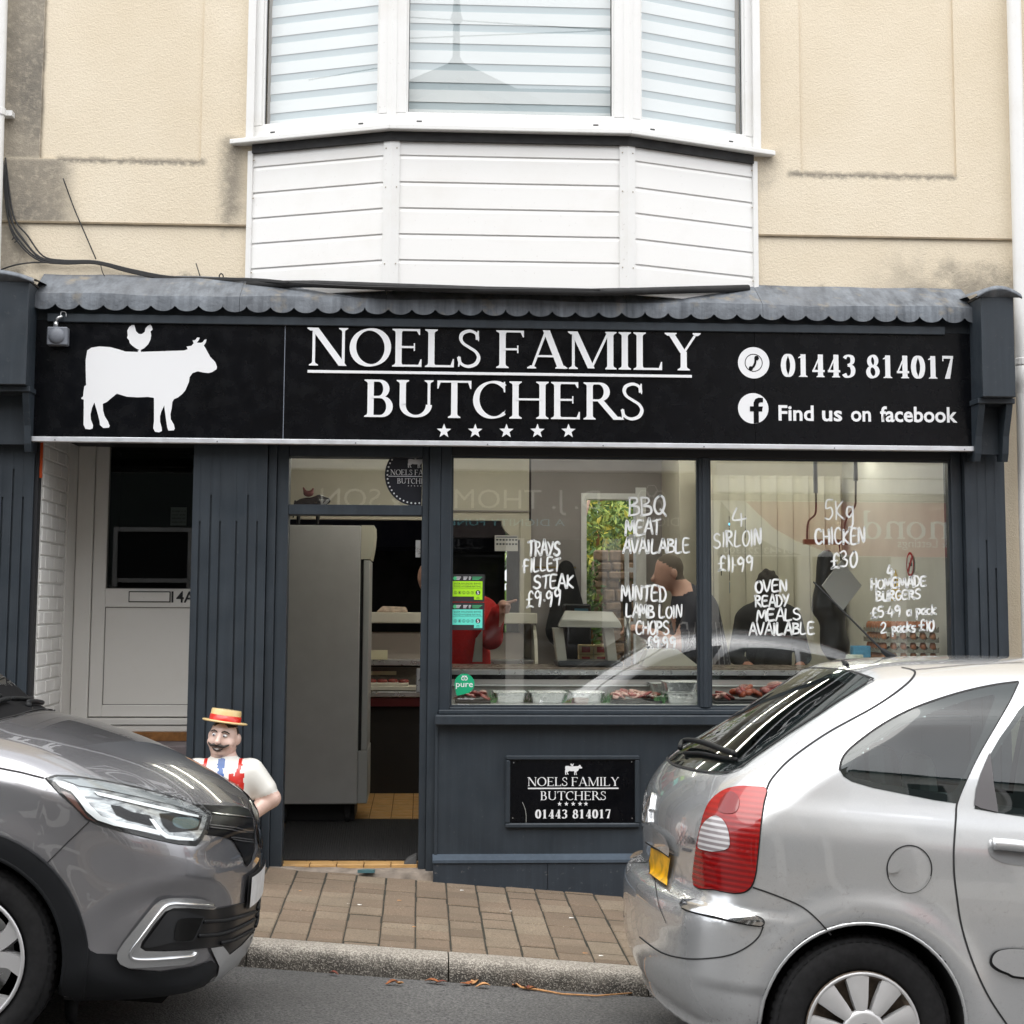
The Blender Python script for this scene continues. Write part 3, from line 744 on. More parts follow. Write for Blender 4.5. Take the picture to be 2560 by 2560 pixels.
# ================================================================== doorway 14A
rec = empty('door_recess', (-2.3, .5, 0), 'painted white recess beside the shop with steps up to a house door', 'porch')
mb = MB(); mb.box(-2.9, -2.76, .10, 1.15, .0, 2.6); mb.box(-1.875, -1.86, .15, 1.15, 0, 2.6); mb.build('side_wall', M['brickwhite'], rec)
mb = MB(); mb.box(-2.9, -1.86, .15, 1.2, 2.49, 2.6); mb.build('soffit', M['flat_black'], rec)
for r in range(27):            # painted brickwork of the left side wall
    z = .34 + r*.08; off = (r % 2)*.11
    for q in range(4):
        ya = .10 + q*.222 - off + .006; yb = ya + .21
        if ya < .10: ya = .10
        if yb > .72: yb = min(yb, .72)
        if yb - ya < .03: continue
        j = rnd.uniform(0, .003)
        mb = MB(); mb.box(-2.762, -2.7515+j, ya, yb, z, z+.071, .004); mb.build('brick', M['brickwhite'], rec)
mb = MB(); mb.box(-2.76, -2.744, .725, 1.0, .5, 2.49); mb.build('plaster_strip', M['doorwhite'], rec)
mb = MB(); mb.box(-2.76, -1.875, .62, 1.15, .2, .645, .008); mb.build('step', M['stone'], rec)
mb = MB(); mb.box(-2.76, -1.875, .34, .619, .1, .45, .008); mb.build('step', M['stone'], rec)
mb = MB(); mb.box(-2.76, -1.875, .06, .339, 0, .27, .008); mb.build('step', M['stone'], rec)
DY = 1.0
hd = empty('house_door', (-2.2, DY, .7), 'white plastic panelled house door numbered 14A with dark glass', 'door')
dw = M['doorwhite']
x0 = -2.741; xs_ = -2.633; xg = -2.550; x1 = -1.80
mb = MB(); mb.box(x0, xs_-.004, DY-.03, DY+.06, .70, 2.55, .004); mb.build('door_frame', dw, hd)
mb = MB(); mb.box(x0, x1, DY-.05, DY+.06, .70, .785, .005); mb.build('threshold', dw, hd)
mb = MB(); mb.box(x0, x1, DY-.055, DY-.045, .742, .746); mb.build('threshold_gap', M['flat_black'], hd)
mb = MB(); mb.box(-2.76, x1, DY-.07, DY+.06, .6455, .6995, .003); mb.build('timber_cill', M['wood'], hd)
zg0, zg1 = 1.592, 2.9; zp1, zp0 = 1.475, .865
mb = MB(); mb.box(xs_, xg, DY-.015, DY+.045, .792, 2.55, .004); mb.box(xg, x1, DY-.015, DY+.045, zp1, zg0, .004); mb.box(xg, x1, DY-.015, DY+.045, .792, zp0, .004); mb.build('leaf_rail', dw, hd)
mb = MB(); mb.box(xg-.003, x1, DY+.001, DY+.04, zp0-.003, zp1+.003); mb.build('lower_panel', dw, hd)
mb = MB(); d = .004
mb.box(xg, xg+d, DY-.001, DY+.003, zp0, zp1); mb.box(xg, x1, DY-.001, DY+.003, zp0, zp0+d); mb.box(xg, x1, DY-.001, DY+.003, zp1-d, zp1); mb.box(xg, xg+d, DY-.001, DY+.003, zg0, zg1); mb.box(xg, x1, DY-.001, DY+.003, zg0, zg0+d)
mb.build('gasket', simple('grey_gasket', (.12,.11,.1), .7), hd)
mb = MB(); mb.add([(xg, DY+.01, zg0), (x1, DY+.01, zg0), (x1, DY+.01, 2.55), (xg, DY+.01, 2.55)], [(0,1,2,3)]); mb.build('glass_pane', M['glass_door'], hd)
a = AT(322, 1478, DY-.02); b = AT(426, 1506, DY-.02)
mb = MB(); mb.box(a.x, b.x, DY-.022, DY-.0155, b.z, a.z, .002); mb.build('letter_plate_rim', M['flat_black'], hd)
mb = MB(); mb.box(a.x+.006, b.x-.006, DY-.026, DY-.0225, b.z+.006, a.z-.006, .002); mb.build('letter_plate', dw, hd)
put_text('door_number', '14A', AT(430,1490,DY).x, AT(488,1490,DY).x, AT(440,1506,DY).z, AT(440,1477,DY).z-AT(440,1506,DY).z, DY-.0185, M['ink'], hd, offset=.012)
a = AT(427, 1268, DY+.012); b = AT(466, 1314, DY+.012)
nt_ = empty('door_notice', (a.x, DY+.014, b.z), 'small grey notice with reversed lettering behind the dark door glass', 'notice')
mb = MB(); mb.box(a.x, b.x, DY+.013, DY+.014, b.z, a.z); mb.build('sheet', simple('notice_grey', srgb(150,156,154), .7), nt_)
for i, (s_, h) in enumerate((('It is against', .010), ('the law', .010), ('to smoke', .016), ('in this place', .014))):
    o = put_text('lettering', s_, a.x+.008, b.x-.008, a.z-.028-i*.024, h, DY+.0125, M['ink'], nt_, face=1)
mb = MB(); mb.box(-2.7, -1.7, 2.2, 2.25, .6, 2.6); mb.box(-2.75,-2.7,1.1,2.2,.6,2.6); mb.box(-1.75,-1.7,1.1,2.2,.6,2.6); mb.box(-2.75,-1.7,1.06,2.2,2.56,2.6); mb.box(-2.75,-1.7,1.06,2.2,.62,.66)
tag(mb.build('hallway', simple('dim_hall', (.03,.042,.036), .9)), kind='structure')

# ================================================================== cables and bell box
cb = empty('cable_bundle', (-2.6, .08, 3.4), 'bundle of black cables drooping from the downpipe along the lead canopy', 'cables')
def wire(pts, r, parent=cb, name='cable', Y=.095, n=5):
    P = [AT(px, py, Y if len(q) == 0 else q[0]) for px, py, *q in pts]
    mb = MB(); mb.tube(catmull(P, n), r, 6); return mb.build(name, M['cable'], parent, True)
for k, (dx, dy) in enumerate(((0,0),(5,-4),(9,4),(2,9),(13,-8))):
    wire([(8+dx*.4, 430-k*9), (20+dx, 545+dy), (48+dx*1.6, 600+dy*1.4), (95+dx, 645+dy*.6), (160, 655+dy*.5), (240, 656+dy*.35), (330, 678+dy*.5), (420, 694+dy*.4), (520, 697+dy*.3), (640, 700+dy*.3, .02), (720, 706+dy*.2, -.1)], .0055)
wire([(0,675),(40,662),(90,656),(150,658)], .005); wire([(158,446,.1),(185,520,.1),(215,590),(240,648)], .0042); wire([(250,655),(256,680),(262,690)], .003); wire([(490,658,.1),(500,690)], .0035)
wire([(552,697),(548,690),(553,684),(558,690),(556,698)], .004, name='cable_loop'); wire([(30,600),(38,592),(44,600),(36,606)], .004, name='cable_loop')
wire([(720,706,-.1),(900,716,-.27),(1200,722,-.28),(1500,724,-.28)], .004)
p_ = AT(143, 840, -.16)
bb_ = empty('sensor_box', (p_.x, -.12, p_.z), 'small grey square sensor box on the black fascia beside the cow', 'sensor')
mb = MB(); h = .058; mb.box(p_.x-h, p_.x+h, -.165, -.105, p_.z-h+.005, p_.z+h-.005, .006); mb.build('housing', M['greyplastic'], bb_)
mb = MB(); mb.lathe([(.0,-.184),(.02,-.183),(.036,-.178),(.044,-.170),(.046,-.1655)], (p_.x-.003,0,p_.z), 24, axis='y'); mb.build('dome', M['greyplastic'], bb_, True)
mb = MB(); mb.tube([(p_.x-.015,-.14,p_.z+h-.004),(p_.x-.015,-.14,p_.z+h+.025)], .015, 10); mb.tube(catmull([(p_.x-.015,-.14,p_.z+h+.02),(p_.x-.005,-.15,p_.z+h+.045),(p_.x+.02,-.14,p_.z+h+.06)],4), .008, 8); mb.build('gland', M['steel'], bb_, True)
mb = MB(); mb.tube(catmull([(p_.x+.012,-.14,p_.z+h+.05),(p_.x+.012,-.135,p_.z+h+.085),(p_.x+.035,-.13,p_.z+h+.085),(p_.x+.04,-.13,p_.z+h+.06)],4), .002, 5); mb.build('loose_wire', M['white'], bb_, True)

# ================================================================== lettering
def nib(path, thick, thin, closed=False, ang=0.0):
    """broad pen stroke along a path of (x,y); vertical runs come out thick, level runs thin"""
    n = len(path); Lf = []; Rt = []
    for i in range(n):
        if closed: a, b = path[(i-1) % n], path[(i+1) % n]
        else: a, b = path[max(i-1,0)], path[min(i+1,n-1)]
        dx, dy = b[0]-a[0], b[1]-a[1]; l = math.hypot(dx,dy) or 1; dx /= l; dy /= l
        c, s_ = math.cos(ang), math.sin(ang); w = math.hypot(thick*abs(dy*c-dx*s_), thin*abs(dx*c+dy*s_))/2
        Lf.append((path[i][0]-dy*w, path[i][1]+dx*w)); Rt.append((path[i][0]+dy*w, path[i][1]-dx*w))
    return Lf, Rt
def arc(cx, cy, rx, ry, a0, a1, n=20):
    return [(cx+rx*math.cos(rad(a0+(a1-a0)*i/n)), cy+ry*math.sin(rad(a0+(a1-a0)*i/n))) for i in range(n+1)]
def spl(pts, n=6): return [(v.x, v.y) for v in catmull([(x,y,0) for x,y in pts], n)]
def serif_glyph(ch, T=.15, t=.055):
    """list of ('poly', pts) / ('strip', left, right, closed); cap height 1. returns parts and advance"""
    sh = .045; ov = .075; out = []
    def stem(x, y0=0, y1=1, w=T, sl=1, sr=1, top=True, bot=True):
        p = [(x-w/2, y0), (x+w/2, y0)]
        out.append(('poly', [(x-w/2,y0),(x+w/2,y0),(x+w/2,y1),(x-w/2,y1)]))
        for yy, d, on in ((y0, 1, bot), (y1, -1, top)):
            if on:
                l, r = x-w/2-ov*sl, x+w/2+ov*sr
                out.append(('poly', [(l,yy),(r,yy),(r,yy+d*sh*.6),(x+w/2+.012*sr,yy+d*sh*1.5),(x+w/2,yy+d*sh*2.4),(x-w/2,yy+d*sh*2.4),(x-w/2-.012*sl,yy+d*sh*1.5),(l,yy+d*sh*.6)]))
    def bar(x0, x1, y, w=t): out.append(('poly', [(x0,y-w/2),(x1,y-w/2),(x1,y+w/2),(x0,y+w/2)]))
    def beak(x, y, d, h=.16): out.append(('poly', [(x-.05,y),(x,y),(x,y+d*h),(x-.025,y+d*h),(x-.08,y+d*.05)]))
    def diag(x0, y0, x1, y1, w): out.append(('poly', [(x0-w/2,y0),(x0+w/2,y0),(x1+w/2,y1),(x1-w/2,y1)]))
    def stroke(path, a=T, b=t, closed=False, ang=0): L_, R_ = nib(path, a, b, closed, ang); out.append(('strip', L_, R_, closed))
    def foot(x, w, y=0, d=1, l=ov, r=ov): out.append(('poly', [(x-w/2-l,y),(x+w/2+r,y),(x+w/2+r,y+d*sh*.6),(x+w/2,y+d*sh*1.8),(x-w/2,y+d*sh*1.8),(x-w/2-l,y+d*sh*.6)]))
    W = .8
    if ch == 'N': stem(.16, w=t*1.2, top=False); stem(.86, w=t*1.2, bot=False); diag(.17,1,.85,0,T*1.25); foot(.10,.05,1,-1,.07,.0); W = 1.0
    elif ch == 'O': stroke(arc(.5,.5,.415,.475,0,360,40)[:-1], T*1.05, t, True, rad(12)); W = 1.0
    elif ch == 'E': stem(.17); bar(.17,.66,1-t/2); bar(.17,.56,.52); bar(.17,.70,t/2); beak(.68,1,-1); beak(.72,0,1,.2); out.append(('poly', [(.53,.42),(.56,.42),(.56,.62),(.53,.62)])); W = .78
    elif ch == 'F': stem(.17); bar(.17,.66,1-t/2); bar(.17,.55,.50); beak(.68,1,-1,.18); out.append(('poly', [(.52,.40),(.55,.40),(.55,.60),(.52,.60)])); W = .72
    elif ch == 'L': stem(.17); bar(.17,.68,t/2); beak(.71,0,1,.22); W = .75
    elif ch == 'S':
        stroke(spl([(.52,.74),(.50,.88),(.40,.955),(.29,.965),(.16,.90),(.12,.77),(.18,.64),(.33,.53),(.48,.42),(.55,.27),(.49,.11),(.35,.035),(.22,.045),(.11,.13),(.075,.28)]), T*.62, t*1.3, ang=rad(-38)); 
        out.append(('poly', [(.535,.70),(.555,.70),(.55,.98),(.52,.98),(.495,.86)])); out.append(('poly', [(.085,.30),(.065,.30),(.06,.02),(.09,.02),(.115,.15)])); W = .63
    elif ch == 'A': diag(.16,0,.50,1.02,t*1.15); diag(.86,0,.50,1.02,T*1.12); bar(.27,.74,.33); foot(.15,t,0,1,.08,.08); foot(.86,T,0,1,.07,.07); W = 1.0
    elif ch == 'M': stem(.15,w=t*1.2,top=False); stem(1.04,w=T,sl=.6); diag(.17,1,.58,.02,T*1.1); diag(1.0,1,.58,.02,t*1.15); foot(.11,.05,1,-1,.07,0); W = 1.2
    elif ch == 'I': stem(.19); W = .38
    elif ch == 'Y': diag(.17,1,.48,.46,T*1.05); diag(.80,1,.48,.46,t*1.2); stem(.485,0,.5,top=False); foot(.17,T,1,-1,.07,.07); foot(.80,t,1,-1,.07,.07); W = .95
    elif ch == 'B': stem(.17,sr=0); stroke([(.17,1-t/2),(.36,1-t/2)]+arc(.36,.755,.185,.218,90,-90,14)+[(.17,.537)], T, t); stroke([(.17,.535),(.38,.535)]+arc(.40,.281,.225,.254,90,-90,14)+[(.17,t/2)], T*1.05, t); W = .76
    elif ch == 'U': stem(.17,.30,1,bot=False); stem(.80,.30,1,w=t*1.2,bot=False); stroke([(.17,.34)]+arc(.485,.34,.315,.305,180,360,20), T*.98, t*1.2); W = .97
    elif ch == 'T': stem(.43,top=False); bar(.04,.82,1-t/2); out.append(('poly',[(.02,1),(.07,1),(.10,.95),(.045,.78),(.02,.78)])); out.append(('poly',[(.84,1),(.79,1),(.76,.95),(.815,.78),(.84,.78)])); W = .86
    elif ch == 'C': stroke(arc(.50,.5,.41,.475,48,312,34), T*1.05, t, ang=rad(12)); out.append(('poly',[(.76,.70),(.79,.70),(.785,.985),(.755,.985),(.72,.88)])); out.append(('poly',[(.78,.20),(.80,.24),(.77,.14),(.70,.07),(.68,.11)])); W = .86
    elif ch == 'H': stem(.17); stem(.82); bar(.17,.82,.52); W = 1.0
    elif ch == 'R': stem(.17,sr=.9); stroke([(.17,1-t/2),(.38,1-t/2)]+arc(.38,.745,.205,.228,90,-90,14)+[(.17,.517)], T, t); diag(.83,0,.42,.52,T*1.1); foot(.85,T*.8,0,1,.02,.09); W = .88
    elif ch == '0': stroke(arc(.27,.5,.185,.465,0,360,32)[:-1], T, t*1.1, True); W = .54
    elif ch == '1': stem(.27,top=False); out.append(('poly',[(.08,.86),(.27,1.0),(.30,.93),(.27,.86),(.08,.82)])); W = .54
    elif ch == '3': stroke(spl([(.08,.84),(.15,.94),(.25,.965),(.37,.91),(.405,.77),(.36,.63),(.21,.54)]), T*.85, t*1.2, ang=rad(10)); stroke(spl([(.21,.54),(.36,.48),(.42,.32),(.38,.13),(.26,.035),(.13,.05),(.06,.16)]), T*.9, t*1.2, ang=rad(10)); W = .54
    elif ch == '4': stem(.36,top=False,sl=.8,sr=.8); bar(.03,.52,.27,t*1.3); out.append(('poly',[(.03,.25),(.09,.25),(.34,.86),(.36,1.0),(.33,1.0)])); W = .56
    elif ch == '7': bar(.06,.49,.955,t*1.7); out.append(('poly',[(.14,0),(.14+T*1.05,0),(.49,.98),(.40,.94)])); out.append(('poly',[(.05,1),(.09,1),(.10,.78),(.05,.78)])); W = .54
    elif ch == '8': stroke(arc(.27,.745,.145,.225,0,360,26)[:-1], T*.85, t*1.2, True, rad(20)); stroke(arc(.27,.27,.185,.24,0,360,26)[:-1], T*.9, t*1.2, True, rad(20)); W = .54
    elif ch == ' ': W = .32
    elif ch == 'm':
        for x in (.12,.48,.84): stem(x, 0, .6, w=T*.85, sl=.8, sr=.8, top=False)
        stroke(spl([(.12,.44),(.22,.56),(.34,.60),(.46,.55),(.48,.40)]), T*.7, t*1.3); stroke(spl([(.48,.44),(.58,.56),(.70,.60),(.82,.55),(.84,.40)]), T*.7, t*1.3); foot(.08,.08,.62,-1,.06,0); W = 1.0
    elif ch == 'n':
        for x in (.12,.48): stem(x, 0, .6 if x < .2 else .45, w=T*.85, sl=.8, sr=.8, top=False)
        stroke(spl([(.12,.44),(.22,.56),(.34,.60),(.46,.55),(.48,.40)]), T*.7, t*1.3); foot(.08,.08,.62,-1,.06,0); W = .64
    elif ch == 'o': stroke(arc(.30,.30,.22,.29,0,360,30)[:-1], T*.85, t, True, rad(10)); W = .60
    elif ch == 'd': stroke(arc(.28,.29,.2,.285,0,360,30)[:-1], T*.85, t, True, rad(10)); stem(.47, 0, 1.0, w=T*.85, sl=0, sr=.6, top=False); foot(.43,.1,1,-1,.05,0); W = .64
    return out, W
def glyphs_to_mb(parts, tx, tz, depth, y, mb, face=-1, edge=0):
    k = 0
    for p in parts:
        yf = y + face*(.0004*k + depth); k += 1
        if p[0] == 'poly':
            pts = [(tx(a), tz(b)) for a, b in p[1]]; n = len(pts)
            mb.m = 0; mb.add([(u, yf, w) for u, w in pts], [tuple(range(n))])
            if depth > 0: mb.m = edge; mb.add([(u, yf, w) for u, w in pts]+[(u, y, w) for u, w in pts], [(i, (i+1)%n, n+(i+1)%n, n+i) for i in range(n)])
        else:
            A_ = [(tx(a), tz(b)) for a, b in p[1]]; B_ = [(tx(a), tz(b)) for a, b in p[2]]; n = len(A_); cl = p[3]
            mb.m = 0; mb.add([(u, yf, w) for u, w in A_]+[(u, yf, w) for u, w in B_], [(i, (i+1)%n, n+(i+1)%n, n+i) for i in range(n if cl else n-1)])
            if depth > 0:
                mb.m = edge
                for Q in (A_, B_): mb.add([(u, yf, w) for u, w in Q]+[(u, y, w) for u, w in Q], [(i, (i+1)%n, n+(i+1)%n, n+i) for i in range(n if cl else n-1)])
def serif_line(name, txt, x0, x1, z0, h, y, mat, parent, depth=0.0, bold=1.0, each=False, face=-1, gap=.03, zslope=0.0):
    xs_ = []; cx = 0; parts = []
    for ch in txt:
        g, w = serif_glyph(ch, .15*bold, .055*bold); parts.append((ch, g, cx, w)); cx += w + gap
    cx -= gap; W = x1-x0; sc = W/cx; objs = []
    mb = MB()
    for ch, g, gx, w in parts:
        if ch == ' ': continue
        if each: mb = MB()
        tx = (lambda u, gx=gx: x0+(gx+u)*sc) if face < 0 else (lambda u, gx=gx: x1-(gx+u)*sc)
        glyphs_to_mb(g, tx, lambda v: z0+v*h, depth, y, mb, face, 1 if isinstance(mat, list) else 0)
        if each: objs.append(mb.build(name, mat, parent))
    if not each: objs.append(mb.build(name, mat, parent))
    return objs
def star(cx, cz, r):
    return [(cx+(r if i % 2 == 0 else r*.42)*math.sin(math.pi*i/5), cz+(r if i % 2 == 0 else r*.42)*math.cos(math.pi*i/5)) for i in range(10)]
COW = [(325,345),(340,334),(370,329),(410,331),(440,338),(470,347),(520,348),(600,344),(690,340),(705,335),(700,325),(718,322),(727,312),(722,302),(732,300),(740,290),(749,291),(746,300),(738,310),(752,310),(760,308),(768,298),(775,297),(772,310),(765,320),(772,330),(790,362),(810,382),(817,400),(815,410),(808,414),(800,420),(785,424),(765,422),(745,418),(725,425),(715,440),(712,460),(700,490),(688,505),(672,518),(658,524),(652,535),(650,560),(646,580),(648,600),(660,620),(664,635),(660,642),(640,643),(635,630),(630,600),(625,570),(622,548),(612,570),(607,590),(608,610),(614,630),(616,645),(605,650),(590,648),(583,635),(585,610),(584,570),(583,530),(582,520),(560,517),(520,519),(480,517),(455,510),(442,506),(425,520),(405,538),(390,545),(392,570),(398,590),(412,612),(419,628),(415,635),(395,636),(382,625),(380,610),(370,575),(358,540),(350,560),(345,585),(347,605),(356,625),(355,638),(345,642),(328,640),(320,625),(319,560),(318,530),(310,528),(308,524),(315,518),(316,500),(318,480),(325,475),(322,430),(320,380)]
HEN = [(520,348),(528,348),(527,340),(540,333),(555,318),(563,300),(565,285),(562,270),(570,262),(566,250),(560,243),(550,250),(543,258),(540,272),(530,280),(518,280),(507,270),(503,255),(500,246),(490,247),(480,255),(474,268),(476,285),(474,295),(482,305),(485,315),(495,325),(510,335),(522,340),(515,345)]
def outline(name, pts, tx, tz, y, mat, parent, depth=.001, face=-1):
    mb = MB(); P = [(tx(a), tz(b)) for a, b in pts]; n = len(P)
    mb.add([(u, y+face*depth, w) for u, w in P], [tuple(range(n))])
    if depth > .0005: mb.add([(u, y+face*depth, w) for u, w in P]+[(u, y, w) for u, w in P], [(i, (i+1)%n, n+(i+1)%n, n+i) for i in range(n)])
    me = mb.mesh(name); bm = bmesh.new(); bm.from_mesh(me); bmesh.ops.triangulate(bm, faces=[f for f in bm.faces if len(f.verts) > 4]); bm.to_mesh(me); bm.free()
    return link(name, me, mat, parent)

# ================================================================== fascia sign
SY = -.10
sg = empty('fascia_sign', (0, SY, 2.45), 'long black fascia sign lettered NOELS FAMILY BUTCHERS with white cow and phone number', 'shop sign')
sz0 = AT(1280, 1106, SY).z + .002; sz1 = AT(1280, 822, SY).z + .012
sx0, sx1 = AT(75, 900, SY).x, AT(2438, 900, SY).x; sxm = AT(712, 900, SY).x
for a, b in ((sx0, sxm-.001), (sxm+.001, AT(1760, 900, SY).x+.3), (AT(1760, 900, SY).x+.302, sx1)):
    box('sign_panel', a, b, SY, SY+.02, sz0, sz1, M['black'], sg, .001)
mb = MB(); mb.box(sxm-.003, sxm+.001, SY-.003, SY-.0005, sz0, sz1); mb.build('joint_strip', simple('joint_grey', srgb(120,126,138), .4), sg)
ta = AT(68, 1094, -.125); tb = AT(2446, 1121, -.125); th = .040
mb = MB(); mb.box(ta.x, tb.x, -.13, -.075, sz0-th+.012, sz0+.001, .003); mb.build('edge_trim', M['alu'], sg)
mb = MB()
for px in (137, 543, 889, 1219, 1508, 1760, 2086, 2411):
    x = AT(px, 1108, -.13).x; mb.lathe([(.0,-.1325),(.004,-.132),(.0045,-.1301)], (x,0,sz0-.018), 8, axis='y')
mb.build('screw', M['greyplastic'], sg)
xs_n0 = AT(768, 866, SY).x; xs_n1 = AT(1756, 880, SY).x
LT = [M['white'], M['chrome']]
zb = AT(1262, 921, SY).z; hh = AT(1262, 827, SY).z - zb
serif_line('raised_letter', 'NOELS FAMILY', xs_n0, xs_n1, zb, hh, SY, LT, sg, .014, 1.0, True, gap=.0)
xb0 = AT(909, 996, SY).x; xb1 = AT(1612, 1008, SY).x; zb2 = AT(1262, 1047, SY).z; hh2 = AT(1262, 954, SY).z - zb2
serif_line('raised_letter', 'BUTCHERS', xb0, xb1, zb2, hh2, SY, LT, sg, .014, 1.0, True, gap=.01)
box('underline', AT(769,936,SY).x, AT(1729,936,SY).x, SY-.012, SY, AT(1262,939,SY).z, AT(1262,932,SY).z, M['white'], sg, .001)
for px in (1110, 1188, 1266, 1343.5, 1421):
    c = AT(px, 1078, SY); mb = MB(); mb.prism(star(c.x, c.z, .043), 'y', SY-.008, SY); mb.build('star', M['white'], sg)
def cow_to(name_a, name_b, x_of_u, z_of_v, y, mat, parent, depth, face=-1):
    outline(name_a, COW, x_of_u, z_of_v, y, mat, parent, depth, face); outline(name_b, HEN, x_of_u, z_of_v, y-.0003*-face*-1, mat, parent, depth, face)
zoomx = lambda u: AT(u/1.5094, 650+480/1.5094, SY).x; zoomz = lambda v: AT(380, 650+v/1.5094, SY).z
cow_to('cow_silhouette', 'hen_silhouette', zoomx, zoomz, SY, M['white'], sg, .002)
# telephone roundel and social roundel
def disc(name, c, r, y, mat, parent, r0=0.0, n=40):
    mb = MB(); mb.lathe([(r0, y), (r, y)], (c.x, 0, c.z), n, axis='y'); return mb.build(name, mat, parent)
c = AT(1884, 907, SY); disc('phone_roundel', c, .093, SY-.0015, M['white'], sg); disc('phone_ring', c, .053, SY-.0022, M['black'], sg, .0485)
mb = MB(); pth = spl([(c.x-.022,c.z-.036),(c.x-.004,c.z-.025),(c.x+.008,c.z-.002),(c.x+.012,c.z+.022),(c.x+.024,c.z+.036)]); L_, R_ = nib(pth, .013, .013); n = len(L_)
mb.add([(u,SY-.003,w) for u,w in L_]+[(u,SY-.003,w) for u,w in R_], [(i,i+1,n+i+1,n+i) for i in range(n-1)])
for q, r_ in (((c.x-.017,c.z-.033), .013), ((c.x+.017,c.z+.028), .014)): mb.lathe([(0,-.0034+SY+.0),(r_,SY-.0034)], (q[0],0,q[1]), 12, axis='y')
mb.build('handset', M['black'], sg)
c = AT(1883, 1021, SY); disc('social_roundel', c, .090, SY-.0015, M['white'], sg)
mb = MB(); f = lambda x, z: (c.x+x, SY-.003, c.z+z)
mb.add([f(.002,-.089),f(.032,-.084),f(.032,-.018),f(.052,-.018),f(.056,.012),f(.032,.012),f(.032,.028),f(.040,.036),f(.058,.036),f(.058,.062),f(.032,.064),f(.012,.055),f(.002,.034),f(.002,.012),f(-.02,.012),f(-.02,-.018),f(.002,-.018)], [tuple(range(17))])
mb.build('letter_f', M['black'], sg)
for tx_, pa, pb in (('01443',1953,2140),('814017',2165,2386)): serif_line('phone_number', tx_, AT(pa,915,SY).x, AT(pb,915,SY).x, AT(2170,944.5,SY).z, AT(2170,888,SY).z-AT(2170,944.5,SY).z, SY-.0015, M['white'], sg, 0, 1.35, False, gap=.06)
for tx_, pa, pb in (('Find',1946,2034),('us',2055,2105),('on',2127,2177),('facebook',2200,2393)): put_text('find_us_line', tx_, AT(pa,1030,SY).x, AT(pb,1030,SY).x, AT(2170,1053,SY).z, .092, SY-.0018, M['white'], sg, offset=.022)

# ================================================================== small notice on the stall riser
ns = empty('riser_sign', ((nx0+nx1)/2, .02, nz0), 'small black framed sign with butchers name and phone number under the window', 'sign')
SY2 = .018; a = AT(1275, 1899, SY2); b = AT(1587, 2056, SY2)
box('panel', a.x, b.x, SY2, .0295, b.z, a.z, M['black'], ns, .001)
zx = lambda u: AT(1060+u/2.927, 1980, SY2).x; zz_ = lambda v: AT(1430, 1820+v/2.927, SY2).z
lw = M['white']
serif_line('name_line', 'NOELS FAMILY', zx(756), zx(1430), zz_(424), zz_(360)-zz_(424), SY2-.0008, lw, ns, 0, .9, gap=.02)
serif_line('name_line', 'BUTCHERS', zx(850), zx(1333), zz_(527), zz_(463)-zz_(527), SY2-.0008, lw, ns, 0, .9, gap=.03)
serif_line('phone_line', '01443 814017', zx(815), zx(1368), zz_(661), zz_(597)-zz_(661), SY2-.0008, lw, ns, 0, 1.3, gap=.07)
box('underline', zx(760), zx(1424), SY2-.0014, SY2-.0002, zz_(446), zz_(437), lw, ns)
for u in (992, 1042, 1092, 1142, 1185):
    mb = MB(); q = star(zx(u), zz_(555), .0135); mb.add([(x, SY2-.0008, z) for x, z in q], [tuple(range(10))]); mb.build('star', lw, ns)
kx = lambda u: zx(1030+(u-308)*128/510); kz = lambda v: zz_(342-(645-v)*66/320)
cow_to('cow_silhouette', 'hen_silhouette', kx, kz, SY2-.0006, lw, ns, .0004)
mb = MB()
for u, v in ((655,254),(1520,248),(650,658),(1523,662)): mb.lathe([(0,SY2-.003),(.003,SY2-.0025),(.004,SY2)], (zx(u),0,zz_(v)), 8, axis='y')
mb.build('screw', M['steel'], ns)
mb = MB(); q = spl([(zx(720),zz_(542)),(zx(740),zz_(590)),(zx(748),zz_(640)),(zx(748),zz_(690))]); L_, R_ = nib(q, .003, .003); n = len(L_)
mb.add([(u,SY2-.0008,w) for u,w in L_]+[(u,SY2-.0008,w) for u,w in R_], [(i,i+1,n+i+1,n+i) for i in range(n-1)]); mb.build('crack', simple('crack_grey', srgb(150,152,148), .6), ns)

# ================================================================== round sticker on the transom light
rs = empty('round_window_sticker', (dr-.1, GY+.028, TB1), 'round black shop sticker with dotted rim on the glass above the doorway', 'sticker')
SY3 = GY + .028; rc = AT(600+770/1.756*1.0, 1100+165/1.756, SY3)
rc = AT(1039, 1188, SY3); R0 = .181
def clip_disc(r, y, mat, name, r_in=0.0):
    pts = [(rc.x+r*math.cos(2*math.pi*i/64), rc.z+r*math.sin(2*math.pi*i/64)) for i in range(64)]
    pts = [(min(u, dr-.002), min(max(w, TB1+.002), zh)) for u, w in pts]
    mb = MB(); mb.add([(u, y, w) for u, w in pts], [tuple(range(64))]); return mb.build(name, mat, rs)
clip_disc(R0, SY3, simple('sticker_navy', srgb(18,22,34), .4), 'sticker_disc')
mb = MB()
for i in range(44):
    a_ = 2*math.pi*i/44; u, w = rc.x+.166*math.cos(a_), rc.z+.166*math.sin(a_)
    if u < dr-.008 and w < 2.40: mb.lathe([(0,SY3-.001),(.0052,SY3-.001)], (u,0,w), 8, axis='y')
mb.build('rim_dot', M['white'], rs)
sx = lambda u: AT(600+u/1.756, 1180, SY3).x; szz = lambda v: AT(1000, 1100+v/1.756, SY3).z
